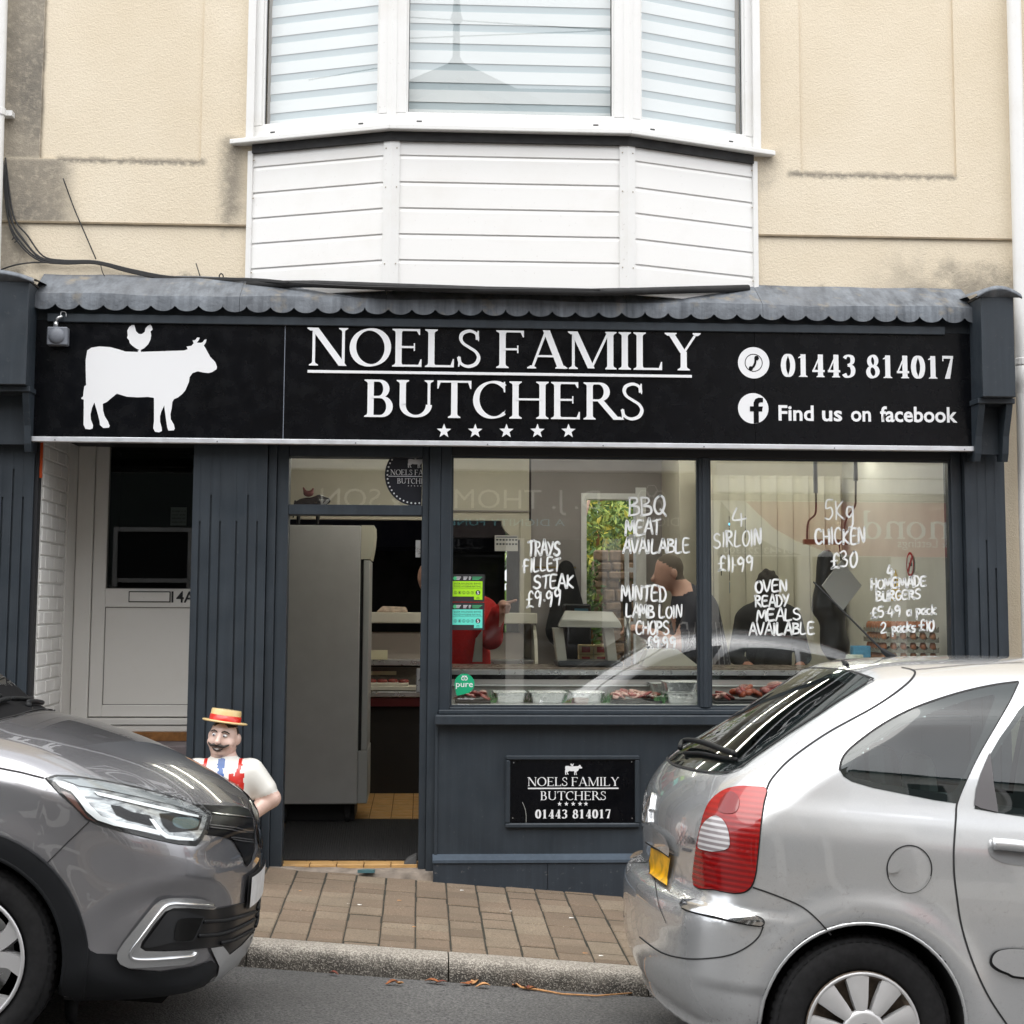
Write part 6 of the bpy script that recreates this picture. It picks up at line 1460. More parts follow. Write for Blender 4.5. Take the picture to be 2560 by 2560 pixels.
def captur():
    C_, B_ = KC, KB; Mv = CM['mauve']; g = CM['gap']; pl = CM['plastic']
    sw = [(-.62,1.09),(-1.02,1.41),(-1.5,1.475),(-2.2,1.465),(-2.62,1.38),(-2.72,1.18),(-1.6,1.11)]
    ws = [(-.64,1.175),(0,1.195),(.64,1.175),(.60,1.36),(.52,1.47),(0,1.50),(-.52,1.47),(-.60,1.36)]; wsi = [(a*.94, 1.335+(b-1.335)*.88) for a, b in ws]
    rw = [(-.5,1.12),(.5,1.12),(.46,1.42),(-.46,1.42)]
    holes = [lambda c: in_poly(c[:,0], c[:,2], sw) & (np.abs(c[:,1]) > .4), lambda c: in_poly(c[:,1], c[:,2], wsi) & (c[:,0] > -1.2), lambda c: in_poly(c[:,1], c[:,2], rw) & (c[:,0] < -2.8)]
    regions = [('front_bumper', lambda c: (c[:,0] > .40) & (c[:,2] < .80-.25*(.6-np.minimum(c[:,0],.6))), Mv), ('bonnet', lambda c: (c[:,0] > -.12) & (c[:,0] < .9) & (c[:,2] > .965-.22*np.maximum(c[:,0]-.2,0)), Mv),
               ('front_wing', lambda c: (c[:,0] > -.35) & (c[:,2] < 1.0), Mv), ('front_door', lambda c: (c[:,0] <= -.35) & (c[:,0] > -1.5) & (np.abs(c[:,1]) > .6) & (c[:,2] > .3), Mv),
               ('rear_door', lambda c: (c[:,0] <= -1.5) & (c[:,0] > -2.35) & (np.abs(c[:,1]) > .6) & (c[:,2] > .3), Mv), ('roof', lambda c: (c[:,2] > 1.48), simple('roof_black', (.02,.02,.022), .2, coat=1)), ('tailgate', lambda c: (c[:,0] < -3.0) & (c[:,2] > .6), Mv)]
    split_body(C_, Mv, regions, holes, B_.opt['arches'])
    q = C_.sub('side_window'); so = [(-1.6+(a+1.6)*1.05, 1.3+(b-1.3)*1.1) for a, b in sw]; si = [(-1.6+(a+1.6)*.96, 1.3+(b-1.3)*.9) for a, b in sw]
    C_.patch('glass', so, CM['glass'], 'side', .003, .04, mirror=True, parent=q); C_.patch('black_border', so+[so[0], si[0]]+si[::-1], CM['frit'], 'side', .0015, .03, mirror=True, parent=q)
    q = C_.sub('windscreen'); C_.patch('glass', ws, CM['glass'], 'front', .004, .04, parent=q); C_.patch('black_border', ws+[ws[0], wsi[0]]+wsi[::-1], CM['frit'], 'front', .0015, .03, parent=q)
    q = C_.sub('rear_window'); C_.patch('glass', [(a*1.06, 1.27+(b-1.27)*1.1) for a, b in rw], CM['glass'], 'rear', .004, .05, parent=q)
    # cowl and wipers
    half = [(-.03,.0),(-.035,.3),(-.075,.52),(-.13,.64),(-.22,.70),(-.33,.66),(-.27,.45),(-.245,.0)]
    cowl = half + [(a, -b) for a, b in half[-2:0:-1]]
    C_.patch('cowl', cowl, simple('cowl_black', (.008,.008,.009), .8, spec=.1), 'top', .004, .03)
    C_.rod('wiper_arm', [(-.10,-.52),(-.125,-.4),(-.14,-.2),(-.145,.0)], pl, .010, 'top', .02); C_.rod('wiper_arm', [(-.09,.10),(-.11,.22),(-.125,.40),(-.14,.55)], pl, .010, 'top', .02)
    C_.rod('wiper_blade', [(-.20,-.62),(-.19,-.3),(-.18,.0)], pl, .008, 'top', .015); C_.rod('wiper_blade', [(-.16,.1),(-.165,.35),(-.19,.58)], pl, .008, 'top', .012)
    for y in (-.50, .08): C_.rod('wiper_pivot', [(-.09,y),(-.075,y+.01)], pl, .014, 'top', .008, 0)
    # bonnet and wing gaps
    C_.ribbon('bonnet_gap', ZC([(-220,775),(-100,800),(0,820),(100,840),(200,860),(310,888),(410,913)]), g, .0055, mirror=True)
    C_.ribbon('bonnet_gap', [(-.028,0),(-.032,.3),(-.072,.52),(-.125,.635)], g, .006, 'top', .005, mirror=False)
    C_.ribbon('bonnet_gap', [(-.028,0),(-.032,-.3),(-.072,-.52),(-.125,-.635)], g, .006, 'top', .005)
    C_.ribbon('wing_gap', ZB([(722,168),(640,250),(560,325),(470,415),(378,508)]), g, .004, mirror=True)
    # headlamp
    hl_ = C_.sub('headlamp')
    HO = ZA([(238,613),(300,595),(400,600),(550,623),(750,663),(950,718),(1080,768),(1132,815),(1112,880),(1088,940),(1052,978),(960,971),(800,938),(640,898),(520,863),(460,833),(400,772),(320,702)])
    C_.patch('housing', HO, g, off=.002, res=8, mirror=True, parent=hl_)
    C_.patch('reflector', ZA([(262,622),(310,610),(400,614),(550,636),(750,676),(950,730),(1070,778),(1110,818),(1092,878),(1068,926),(1040,952),(960,946),(800,914),(640,872),(540,832),(470,770),(400,700),(320,650)]), m_headlamp(), off=.005, res=7, mirror=True, parent=hl_)
    wl_ = simple('lamp_white', (.86,.88,.90), .2, .1, coat=1); bk = simple('lamp_bezel_black', (.004,.004,.005), .3, spec=.1)
    C_.patch('indicator_bezel', ZA([(326,688),(352,690),(392,712),(420,755),(470,820),(520,848),(468,828),(405,768)]), simple('amber_dark', (.10,.035,.025), .3, coat=1), off=.0075, res=6, mirror=True, parent=hl_)
    C_.patch('daylight_bar', ZA([(298,642),(330,640),(392,656),(436,700),(480,762),(540,818),(620,846),(740,872),(852,900),(852,922),(740,898),(610,870),(520,838),(462,792),(420,735),(380,690),(320,664)]), wl_, off=.0085, res=6, mirror=True, parent=hl_)
    C_.patch('daylight_bar', ZA([(795,838),(818,842),(868,900),(900,922),(960,930),(1030,938),(1028,950),(950,948),(885,938),(850,915)]), wl_, off=.0085, res=6, mirror=True, parent=hl_)
    C_.patch('chrome_bar', ZA([(500,692),(540,700),(760,752),(960,798),(1060,822),(1058,832),(950,812),(740,765),(520,712)]), wl_, off=.0085, res=6, mirror=True, parent=hl_)
    C_.patch('upper_bezel', ZA([(330,625),(420,628),(600,656),(800,702),(960,748),(1070,792),(1060,806),(930,768),(760,726),(560,682),(420,660)]), simple('lamp_grey', (.34,.36,.37), .2, .4, coat=1), off=.0075, res=6, mirror=True, parent=hl_)
    C_.patch('projector_lens', ZA([(925,838),(960,832),(1030,836),(1058,850),(1050,878),(1010,892),(950,886),(920,866)]), simple('lens_teal', (.02,.06,.07), .05, coat=1), off=.0095, res=6, smooth=3, mirror=True, parent=hl_)
    C_.patch('dark_reflector', ZA([(590,762),(640,770),(700,800),(800,820),(840,870),(800,872),(680,842),(620,815)]), bk, off=.007, res=6, mirror=True, parent=hl_)
    C_.patch('dark_reflector', ZA([(850,810),(930,808),(1080,822),(1070,860),(1055,895),(960,905),(905,905),(870,870)]), bk, off=.0072, res=6, mirror=True, parent=hl_)
    C_.patch('outer_lens', HO, glass_mat('lamp_cover', (.93,.95,.95), 1.5, 1.0), off=.014, res=9, mirror=True, parent=hl_)
    # grille
    gr = C_.sub('grille')
    GP = ZA([(1040,757),(1130,762),(1280,766),(1330,782),(1352,815),(1360,900),(1362,1000),(1345,1060),(1320,1090),(1290,1015),(1245,945),(1180,925),(1092,915),(1112,880),(1132,815)])
    C_.patch('grille_panel', GP, CM['gloss'], off=.004, res=8, mirror=True, parent=gr)
    for pts in ([(1100,800),(1180,812),(1260,818),(1345,828)], [(1120,868),(1200,876),(1300,886),(1350,892)], [(1120,880),(1200,888),(1300,898),(1350,904)], [(1230,930),(1290,938),(1350,945)], [(1240,942),(1290,950),(1350,957)]):
        C_.ribbon('grille_bar', ZA(pts), CM['chrome'] if pts[0][1] == 800 else simple('satin_bar', (.12,.12,.125), .25, .6), .005, off=.008, mirror=True, parent=gr)
    em = C_.sub('emblem')
    mb = MB(); dd = [(0,.098),(.058,0),(0,-.098),(-.058,0)]; inn = [(a*.55, b*.55) for a, b in dd]
    pts, n_ = B_.hit([(a, .735+b) for a, b in dd+inn], 'front', .02); 
    C_.add('diamond', np_mesh('diamond', pts, [(0,1,5,4),(1,2,6,5),(2,3,7,6),(3,0,4,7)], n_), CM['chrome'], em)
    # plate
    pp = C_.sub('number_plate')
    C_.patch('plate', [(-.26,.475),(.26,.475),(.26,.585),(-.26,.585)], simple('white_plate', (.74,.75,.76), .4, var=.12, vscale=18), 'front', .022, .03, parent=pp)
    C_.patch('plate_holder', [(-.27,.467),(.27,.467),(.27,.593),(-.27,.593)], g, 'front', .012, .03, parent=pp)
    # lower black cladding, fog surround, lower grille, skid plate
    C_.patch('lower_cladding', ZB([(530,1120),(690,1132),(702,1175),(725,1210),(780,1236),(940,1240),(960,1300),(1050,1365),(1300,1378),(1550,1340),(1690,1290),(1745,1330),(1735,1395),(1640,1490),(1500,1540),(1300,1572),(1100,1590),(800,1604),(560,1612),(550,1500),(540,1300)]), pl, off=.005, res=12, mirror=True)
    C_.patch('lower_grille', ZB([(1380,862),(1500,868),(1700,880),(1800,862),(1932,832),(2020,806),(2046,830),(2050,950),(2020,1060),(1930,1160),(1835,1235),(1775,1178),(1690,1186),(1540,1198),(1280,1207),(1130,1200),(1115,1175),(1150,1110),(1230,990),(1310,895)]), simple('grille_black', (.010,.010,.011), .35), off=.006, res=12, mirror=True)
    for pts in ([(1620,975),(1720,972),(1820,962),(1930,935),(2035,900)], [(1580,1090),(1700,1085),(1800,1068),(1920,1020),(2030,960)], [(1760,1150),(1850,1130),(1930,1090),(2020,1040)]):
        C_.rod('lower_grille_bar', ZB(pts), pl, .007, off=.010, mirror=True)
    fg = C_.sub('fog_lamp')
    C_.patch('fog_pocket', ZB([(1330,905),(1380,888),(1480,898),(1620,935),(1615,970),(1560,1100),(1520,1140),(1380,1140),(1300,1160),(1180,1185),(1145,1165),(1180,1110),(1260,1000)]), simple('pocket_black', (.022,.023,.025), .30), off=.012, res=9, smooth=2, mirror=True, parent=fg)
    C_.patch('fog_lens', ZB([(1440,950),(1590,945),(1600,965),(1545,1090),(1510,1125),(1400,1128),(1385,1085),(1400,1000)]), simple('pocket_dark', (.006,.006,.006), .25), off=.0145, res=7, smooth=2, mirror=True, parent=fg)
    outer = [(1715,862),(1695,822),(1600,793),(1470,782),(1350,780),(1280,798),(1225,845),(1120,975),(1000,1130),(945,1215),(940,1270),(965,1310),(1030,1335),(1120,1340),(1300,1330),(1460,1318),(1540,1285),(1578,1225),(1560,1208)]
    inner = [(1530,1204),(1300,1212),(1160,1208),(1118,1180),(1130,1135),(1230,990),(1310,895),(1380,866),(1500,866),(1690,880)]
    chs = simple('satin_chrome', (.58,.59,.60), .24, .85)
    C_.patch('fog_surround', ZB(outer+inner), chs, off=.014, res=8, mirror=True, parent=fg)
    C_.rod('surround_edge', ZB([(1690,852),(1600,842),(1480,836),(1380,832),(1310,858),(1230,955),(1120,1105),(1055,1195),(1045,1245),(1080,1272),(1200,1276),(1400,1262),(1520,1250),(1550,1222)]), CM['chrome'], .006, off=.016, mirror=True, parent=fg)
    C_.patch('skid_plate', ZB([(1680,1190),(1780,1178),(1832,1240),(1930,1165),(2015,1070),(2042,1020),(2046,1120),(1985,1250),(1885,1332),(1872,1400),(1780,1480),(1655,1505),(1738,1400),(1748,1335)]), simple('skid_silver', (.5,.51,.52), .35, .6), off=.009, res=9, mirror=True)
    # wheel arch trims and wheels
    for ax in (0, -2.606):
        ro, ri = .427, .360; an = np.linspace(rad(-20 if ax == 0 else -25), rad(205), 44)
        if ax == 0: an = np.linspace(rad(-14), rad(205), 44)
        ring = [(ax+ro*math.cos(a), .33+ro*math.sin(a)) for a in an]+[(ax+ri*math.cos(a), .33+ri*math.sin(a)) for a in an[::-1]]
        C_.patch('arch_trim', ring, pl, 'side', .012, .02, mirror=True)
        C_.rod('arch_trim_edge', [(ax+ro*math.cos(a), .33+ro*math.sin(a)) for a in an], pl, .007, 'side', .006, 0, mirror=True)
        C_.rod('arch_lip', [(ax+ri*math.cos(a), .33+ri*math.sin(a)) for a in an], pl, .010, 'side', .004, 0, mirror=True)
        for sd_ in (-1, 1): wheel(C_, ax, sd_*.752, .325, .325, .228, 'alloy', sd_)
    sill = [(-.42,.24),(-2.2,.24),(-2.2,.40),(-.42,.40)]
    C_.patch('sill_trim', sill, pl, 'side', .006, .05, mirror=True)
    mb = MB(); mb.box(-2.9, .0, -.68, .68, .34, .36); mb.box(-.75, -.25, -.66, .66, .36, 1.05, .05); mb.build('cabin_floor', CM['trim'], C_.root, world_coords=False)
    mb = MB(); mb.hexa([(.45,-.30,.12),(.62,-.30,.12),(.62,.30,.12),(.45,.30,.12),(.45,-.30,.22),(.70,-.30,.22),(.70,.30,.22),(.45,.30,.22)]); mb.build('undertray', CM['well'], C_.root, world_coords=False)
    mb = MB(); mb.tube([(.33,-.52,.19),(.34,-.52,.10),(.35,-.52,.065)], [.03,.022,.006], 8); mb.build('air_deflector', pl, C_.root, True, world_coords=False)
    for x, y in ((-1.15,-.36),(-1.15,.36),(-2.0,-.36),(-2.0,.36)): seat(C_, x, y, CM['trim'])
    for s_ in (-1, 1):
        mb = MB(); mb.lathe([(0,-.10),(.06,-.09),(.09,-.03),(.09,.03),(.06,.07),(0,.08)], (0,0,0), 16, axis='x', sx=1.2, sy=.9); o = mb.build('wing_mirror', CM['gloss'], C_.root, True, world_coords=False); o.location = (-.62, s_*.97, 1.12)
captur()

# ================================================================== smooth bodies (people, statue, ornaments)
def sdf_mesh(fn, lo, hi, h):
    g = [np.arange(lo[k], hi[k]+h, h) for k in range(3)]; X, Y, Z = np.meshgrid(*g, indexing='ij'); f = fn(np.stack([X,Y,Z], -1)).astype(np.float32); ins = f < 0; sh = f.shape
    c = sum(ins[a:sh[0]-1+a, b:sh[1]-1+b, d:sh[2]-1+d].astype(np.int8) for a in (0,1) for b in (0,1) for d in (0,1)); act = (c > 0) & (c < 8)
    idx = np.full(act.shape, -1, int); idx[act] = np.arange(act.sum()); I = np.argwhere(act); v = np.stack([g[k][I[:,k]] for k in range(3)], 1)+h/2
    def grad(p, e):
        r = np.empty_like(p)
        for k in range(3):
            d = np.zeros(3); d[k] = e; r[:,k] = fn(p+d)-fn(p-d)
        return r/np.maximum(np.linalg.norm(r, axis=1, keepdims=True), 1e-9)
    for _ in range(4): v = v-np.clip(fn(v), -h, h)[:,None]*grad(v, h*.3)*.8
    Q = []
    for ax in range(3):
        a = [slice(None)]*3; b = [slice(None)]*3; a[ax] = slice(0,-1); b[ax] = slice(1,None); E = np.argwhere(ins[tuple(a)] != ins[tuple(b)]); o1, o2 = [k for k in range(3) if k != ax]
        E = E[(E[:,o1] > 0) & (E[:,o2] > 0) & (E[:,o1] < sh[o1]-1) & (E[:,o2] < sh[o2]-1)]
        def at(d1, d2):
            e = E.copy(); e[:,o1] -= d1; e[:,o2] -= d2; return idx[e[:,0], e[:,1], e[:,2]]
        q = np.stack([at(1,1), at(0,1), at(0,0), at(1,0)], 1); Q.append(q[(q >= 0).all(1)])
    return v, np.concatenate(Q), grad(v, h*.5)
def cone(p, a, b, ra, rb):
    a = np.array(a, float); b = np.array(b, float); e = b-a; t = np.clip(((p-a)@e)/max(float(e@e), 1e-9), 0, 1)
    return np.linalg.norm(p-a-t[...,None]*e, axis=-1)-(ra+(rb-ra)*t)
def ell(p, c, r):
    q = (p-np.array(c))/np.array(r); k = np.linalg.norm(q, axis=-1); return (k-1)*min(r)
def smin(a, b, k):
    h = np.maximum(k-np.abs(a-b), 0)/k; return np.minimum(a, b)-h*h*k*.25
def body_obj(name, fn, lo, hi, h, mats, pick, parent, loc=(0,0,0), rot=(0,0,0)):
    """continuous mesh; pick(centres) gives the material number of every face"""
    v, q, n = sdf_mesh(fn, lo, hi, h); me = np_mesh(name, v, q, n)
    for m in mats: me.materials.append(m)
    if pick is not None: me.polygons.foreach_set('material_index', pick(v[q].mean(1)).astype(np.int32))
    o = bpy.data.objects.new(name, me); COL.objects.link(o); o.parent = parent; o.location = loc; o.rotation_euler = rot; return o

# ================================================================== shop interior
FZ = .018
def rough_wall(name, col): return simple(name, col, .75, var=.05, vscale=3)
IW = dict(cream=rough_wall('shop_cream', srgb(196,190,172)), grey=rough_wall('shop_grey', srgb(150,144,142)), white=rough_wall('shop_white', srgb(224,222,212)), navy=rough_wall('navy_board', srgb(14,20,40)), black=rough_wall('unlit_room_black', srgb(13,13,14)))
BY = 4.0
def S(name, mb, mat): return tag(mb.build(name, mat), kind='structure')
colx0, colx1 = AT(1300, 1400, BY).x, AT(1327, 1400, BY).x; beamz = AT(1200, 1301, BY).z; beamx1 = AT(1323, 1200, BY).x
gdx0, gdx1 = AT(1453, 1300, BY).x, AT(1600, 1300, BY).x; gdz1 = AT(1500, 1233, BY).z
mb = MB(); mb.box(-2.6, beamx1, BY, BY+.12, beamz, 2.78); mb.box(colx0, colx1, BY-.02, BY+.12, FZ, beamz)
mb.prism([(colx0, beamz), (colx0, beamz-.16)]+[(colx0-.16+.16*math.cos(a), beamz-.16+.16*math.sin(a)) for a in ()]+[(colx0-.03, beamz-.155), (colx0-.08, beamz-.13), (colx0-.125, beamz-.085), (colx0-.15, beamz-.04), (colx0-.155, beamz)], 'y', BY, BY+.12)
S('shop_arch_wall', mb, IW['cream'])
mb = MB(); mb.box(-2.6, beamx1, BY-.03, BY-.022, AT(1200,1279,BY).z, AT(1200,1276,BY).z); S('wall_trunking', mb, IW['grey'])
mb = MB(); mb.box(colx1+.002, gdx0, BY+.02, BY+.14, FZ, 2.78); mb.box(gdx0, gdx1, BY+.02, BY+.14, gdz1, 2.78); mb.box(gdx1, 1.50, BY+.02, BY+.14, FZ, 2.78)
S('shop_back_wall', mb, IW['grey'])
mb = MB(); mb.box(1.50, 3.4, 3.1, 3.2, FZ, 2.78); mb.box(1.45, 1.50, 3.1, BY+.1, FZ, 2.78); S('shop_rear_partition', mb, IW['cream'])
mb = MB(); mb.box(2.74, 2.80, .2, 3.1, FZ-.3, 2.78); S('shop_side_wall', mb, IW['white'])
mb = MB(); mb.box(-1.86, -1.80, 1.2, BY, FZ, 2.78); mb.box(-1.86,-1.455,.2,.26,FZ,2.78); mb.box(-1.86,-1.80,.26,1.2,FZ,2.78); S('shop_left_wall', mb, IW['grey'])
mb = MB(); mb.box(-2.7, 3.4, .16, 6.6, 2.78, 2.86); S('shop_ceiling', mb, IW['white'])
mb = MB(); mb.box(-2.6, colx0, 6.4, 6.5, FZ, 2.78); mb.box(colx0+.02, colx1+.02, BY+.121, 6.45, FZ, 2.78); mb.box(-2.66, -2.6, BY, 6.4, FZ, 2.78); S('back_room_wall', mb, IW['black'])  # the darkness of the unlit back room is put into black walls
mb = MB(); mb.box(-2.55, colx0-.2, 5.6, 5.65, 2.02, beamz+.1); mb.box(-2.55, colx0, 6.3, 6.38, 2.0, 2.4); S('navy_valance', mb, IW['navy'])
# floor tiles seen through the doorway
mb = MB(); mb.box(-2.6, 3.4, .12, 6.5, -.05, FZ-.006); floor = S('shop_floor', mb, M['grout'])
TW = .152
def one_tile(xa, ya, w=TW, d=TW, ztop=FZ):
    mb = MB(); mb.box(xa+.0025, xa+w-.0025, ya+.0025, ya+d-.0025, FZ-.02, ztop+rnd.uniform(-.0006,.0006), .0025); mb.build('floor_tile', M['tile'], floor)
y = .235
while y < 3.75:
    for k in range(6): one_tile(-1.36+k*TW, y)
    y += TW
for k in range(5): one_tile(-1.335+k*.155, .095, .155, .13, FZ+.004)
# step edge and patched mortar under the threshold
mb = MB(); pts = [( -1.40,.02),(-1.2,.0),(-.95,.015),(-.75,-.005),(-.45,.01)]
for (xa, ya), (xb, yb) in zip(pts, pts[1:]):
    mb.hexa([(xa,ya,pave_z(xa,0)-.02),(xb,yb,pave_z(xb,0)-.02),(xb,.13,-.1),(xa,.13,-.1),(xa,ya+.02,max(pave_z(xa,0)+.003,FZ-.030)),(xb,yb+.02,max(pave_z(xb,0)+.003,FZ-.030)),(xb,.13,FZ-.008),(xa,.13,FZ-.008)])
S('threshold_mortar', mb, simple('old_mortar', srgb(128,118,108), .95, var=.35, vscale=14, bump=.8, bscale=25))
# door mat
a, b, c, d = ATZ(693,2152,FZ), ATZ(1060,2152,FZ), ATZ(1062,2050,FZ), ATZ(717,2050,FZ)
dm = empty('door_mat', ((a.x+b.x)/2, (a.y+c.y)/2, FZ), 'black ribbed entrance mat lying in the open shop doorway', 'door mat')
mm = simple('mat_black', (.016,.016,.017), .95, var=.3, vscale=60, bump=.6, bscale=300)
a.y = max(a.y, .24); b.y = max(b.y, .24)
mb = MB(); mb.hexa([(a.x,a.y,FZ+.001),(b.x,b.y,FZ+.001),(c.x,c.y,FZ+.001),(d.x,d.y,FZ+.001),(a.x,a.y,FZ+.007),(b.x,b.y,FZ+.007),(c.x,c.y,FZ+.007),(d.x,d.y,FZ+.007)]); mb.build('backing', mm, dm)
mb = MB(); N_ = 62
for i in range(N_):
    t0, t1 = (i+.12)/N_, (i+.72)/N_; P_ = lambda u, q, z: tuple((a+(b-a)*u if q == 0 else d+(c-d)*u).xy)+(z,)
    mb.hexa([P_(t0,0,FZ+.006),P_(t1,0,FZ+.006),P_(t1,1,FZ+.006),P_(t0,1,FZ+.006),P_(t0+.002,0,FZ+.011),P_(t1-.002,0,FZ+.011),P_(t1-.002,1,FZ+.011),P_(t0+.002,1,FZ+.011)])
o = mb.build('rib', mm, dm); o['kind'] = 'stuff'
# open door leaf folded inside the right jamb
dl_ = empty('shop_door', (-.545, .2, 0), 'dark grey shop door standing open inside the doorway', 'door')
mb = MB(); mb.box(-.556, -.512, .205, 1.02, .02, TB0-.006, .003); mb.build('leaf', M['grey'], dl_); mb = MB(); mb.box(-.585, -.5565, .9, .94, .95, 1.1, .005); mb.build('handle', M['steel'], dl_)
wd_ = empty('door_wedge', (-.60,.22,FZ), 'grey wedge holding the shop door open at the threshold', 'door wedge')
mb = MB(); mb.hexa([(-.64,.10,FZ+.006),(-.57,.10,FZ+.006),(-.57,.2,FZ+.006),(-.64,.2,FZ+.006),(-.62,.11,FZ+.03),(-.57,.11,FZ+.05),(-.57,.2,FZ+.055),(-.62,.2,FZ+.03)]); mb.build('wedge_block', simple('wedge_grey', srgb(70,70,70), .8), wd_)

# --- upright fridge by the door
FY = 1.80
fx0, fx1 = AT(640,1700,FY).x, AT(897,1700,FY).x; ftz = AT(800,1313,FY).z; fbz = AT(800,2011,FY).z
fg_ = empty('upright_fridge', (fx0, FY, FZ), 'tall grey upright drinks fridge standing side on inside the doorway', 'fridge')
fgm = simple('fridge_grey', srgb(196,196,194), .45, var=.04); fgl = simple('fridge_light', srgb(184,186,184), .4)
mb = MB(); mb.box(fx0, fx1, FY, FY+.66, fbz, ftz, .006); mb.build('cabinet', fgm, fg_)
xa = AT(905,1700,FY).x; xb = AT(920,1700,FY).x
mb = MB(); mb.box(fx1+.001, xa-.002, FY+.02, FY+.64, fbz+.1, ftz-.01); mb.build('door_seal', M['rubber'], fg_)
mb = MB(); mb.box(xa, xb, FY+.005, FY+.65, AT(900,1876,FY).z, AT(900,1400,FY).z, .005); mb.build('glass_door_frame', fgl, fg_)
zc1, zc0 = AT(900,1313,FY).z, AT(900,1398,FY).z; xw = AT(935,1313,FY).x
mb = MB(); mb.prism([(fx1+.002,zc0),(fx1+.002,zc1),(xw,zc1),(xw+.003,zc1-.06),(xw-.004,zc1-.14),(xw-.02,zc0)], 'y', FY+.001, FY+.655); mb.build('canopy', simple('fridge_canopy', srgb(206,204,186), .5), fg_)
mb = MB(); mb.box(fx1+.002, AT(919,1900,FY).x, FY+.004, FY+.65, fbz+.005, AT(900,1877,FY).z, .004); mb.build('kick_panel', fgl, fg_)
mb = MB(); mb.box(fx0+.02, fx1-.02, FY+.10, FY+.62, FZ+.01, fbz); mb.build('under_fridge_shade', M['flat_black'], fg_)  # black box stands for the dark shade under the fridge
for px in (712, 868):
    p_ = AT(px, 2030, FY+.06); mb = MB(); mb.lathe([(.0,-.014),(.03,-.013),(.034,0),(.03,.013),(0,.014)], (p_.x,FY+.06,FZ+.036), 14, axis='x'); mb.box(p_.x-.02,p_.x+.02,FY+.045,FY+.085,FZ+.05,fbz,.002); mb.build('castor', M['rubber'], fg_)
# black bull and hen ornament on top
orn = empty('bull_ornament', (AT(770,1300,FY+.1).x, FY+.1, ftz), 'black bull ornament with a small red hen on the fridge top', 'ornament')
k_ = .95
def bull(p):
    p = p/np.array([.74,.9,.95])/1.0
    f = smin(ell(p,(0,0,.155),(.125,.052,.052)), ell(p,(-.09,0,.165),(.055,.05,.055)), .04); f = smin(f, cone(p,(-.11,0,.18),(-.185,0,.185),.042,.022), .03)
    for x in (-.095,.085):
        for y in (-.03,.03): f = smin(f, cone(p,(x,y,.13),(x+.008,y,.012),.022,.012), .02)
    f = smin(f, cone(p,(.125,0,.18),(.14,0,.06),.008,.006), .01)
    return f*.8
body_obj('bull', bull, (-.19,-.07,-.005), (.14,.07,.22), .006, [simple('black_gloss', (.012,.012,.014), .25)], None, orn, rot=(0,0,math.pi))
def hen(p): 
    f = smin(ell(p,(0,0,.04),(.03,.018,.022)), cone(p,(.02,0,.045),(.032,0,.075),.012,.007), .015); return smin(f, cone(p,(-.02,0,.045),(-.035,0,.08),.012,.006), .015)
body_obj('hen', hen, (-.06,-.03,.0), (.06,.03,.1), .004, [simple('hen_red', srgb(110,44,40), .5)], None, orn, loc=(0,0,.205*k_-.012))
mb = MB(); mb.box(-.17,.17,-.06,.06,0,.008,.002); mb.build('base', M['flat_black'], orn, world_coords=False)

# --- rear serve-over counter with shelf
RY = 3.75
rc_ = empty('rear_meat_counter', (-.6, RY, FZ), 'long white meat counter with raised shelf against the dark back room', 'counter')
rx0, rx1 = -1.75, AT(1342,1550,RY).x
zz = lambda py: AT(1000, py, RY).z
wht = simple('counter_white', srgb(214,210,196), .5); 
mb = MB(); mb.box(rx0, rx1, RY-.05, RY+.2, zz(1558), zz(1531), .006); mb.build('shelf', wht, rc_)
mb = MB(); mb.box(rx0, rx1-.1, RY+.1, RY+.14, zz(1660), zz(1581)); mb.build('back_board', simple('counter_board', srgb(190,180,170), .6), rc_)
mb = MB(); mb.box(rx0, rx1-.02, RY-.12, RY+.3, zz(1662), zz(1648), .004); mb.build('top_rail', M['steel'], rc_)
mb = MB(); mb.box(rx0, rx1-.05, RY+.02, RY+.05, zz(1722), zz(1668)); mb.build('perforated_back', simple('perforated_steel', srgb(120,116,108), .5, .4, var=.1, vscale=60), rc_)
mb = MB(); mb.box(rx0, rx1-.02, RY-.25, RY+.02, zz(1722), zz(1712), .003); mb.build('meat_deck', wht, rc_)
mb = MB(); mb.box(rx0, rx1-.02, RY-.30, RY-.26, zz(1737), zz(1724), .004); mb.build('front_rail', M['steel'], rc_)
mb = MB(); mb.box(rx0, rx1-.04, RY-.28, RY+.3, zz(1760), zz(1740)); mb.build('maroon_panel', simple('maroon', srgb(90,24,28), .5), rc_)
mb = MB(); mb.box(rx0, rx1-.04, RY-.24, RY+.3, FZ, zz(1762)); mb.build('base', M['flat_black'], rc_)
mb = MB(); xe = rx1-.03; mb.prism([(RY-.28,zz(1730)),(RY+.25,zz(1730)),(RY+.25,zz(1560)),(RY+.05,zz(1562)),(RY-.12,zz(1590)),(RY-.24,zz(1650))], 'x', xe, xe+.025); mb.build('end_panel', wht, rc_)
meat = simple('raw_meat', srgb(140,62,56), .4, var=.5, vscale=45, coat=.4); meat2 = simple('pale_meat', srgb(206,160,146), .4, var=.35, vscale=70, coat=.4); glaze = simple('glazed_meat', srgb(150,66,34), .35, var=.4, vscale=40, coat=.6)
mtray = empty('meat_tray', (-.9, RY-.12, zz(1712)), 'shallow tray of red meat on the rear counter', 'meat tray')
mb = MB(); mb.box(-1.25,-.65,RY-.23,RY-.02,zz(1712)+.001,zz(1704),.003); mb.build('tray', wht, mtray)
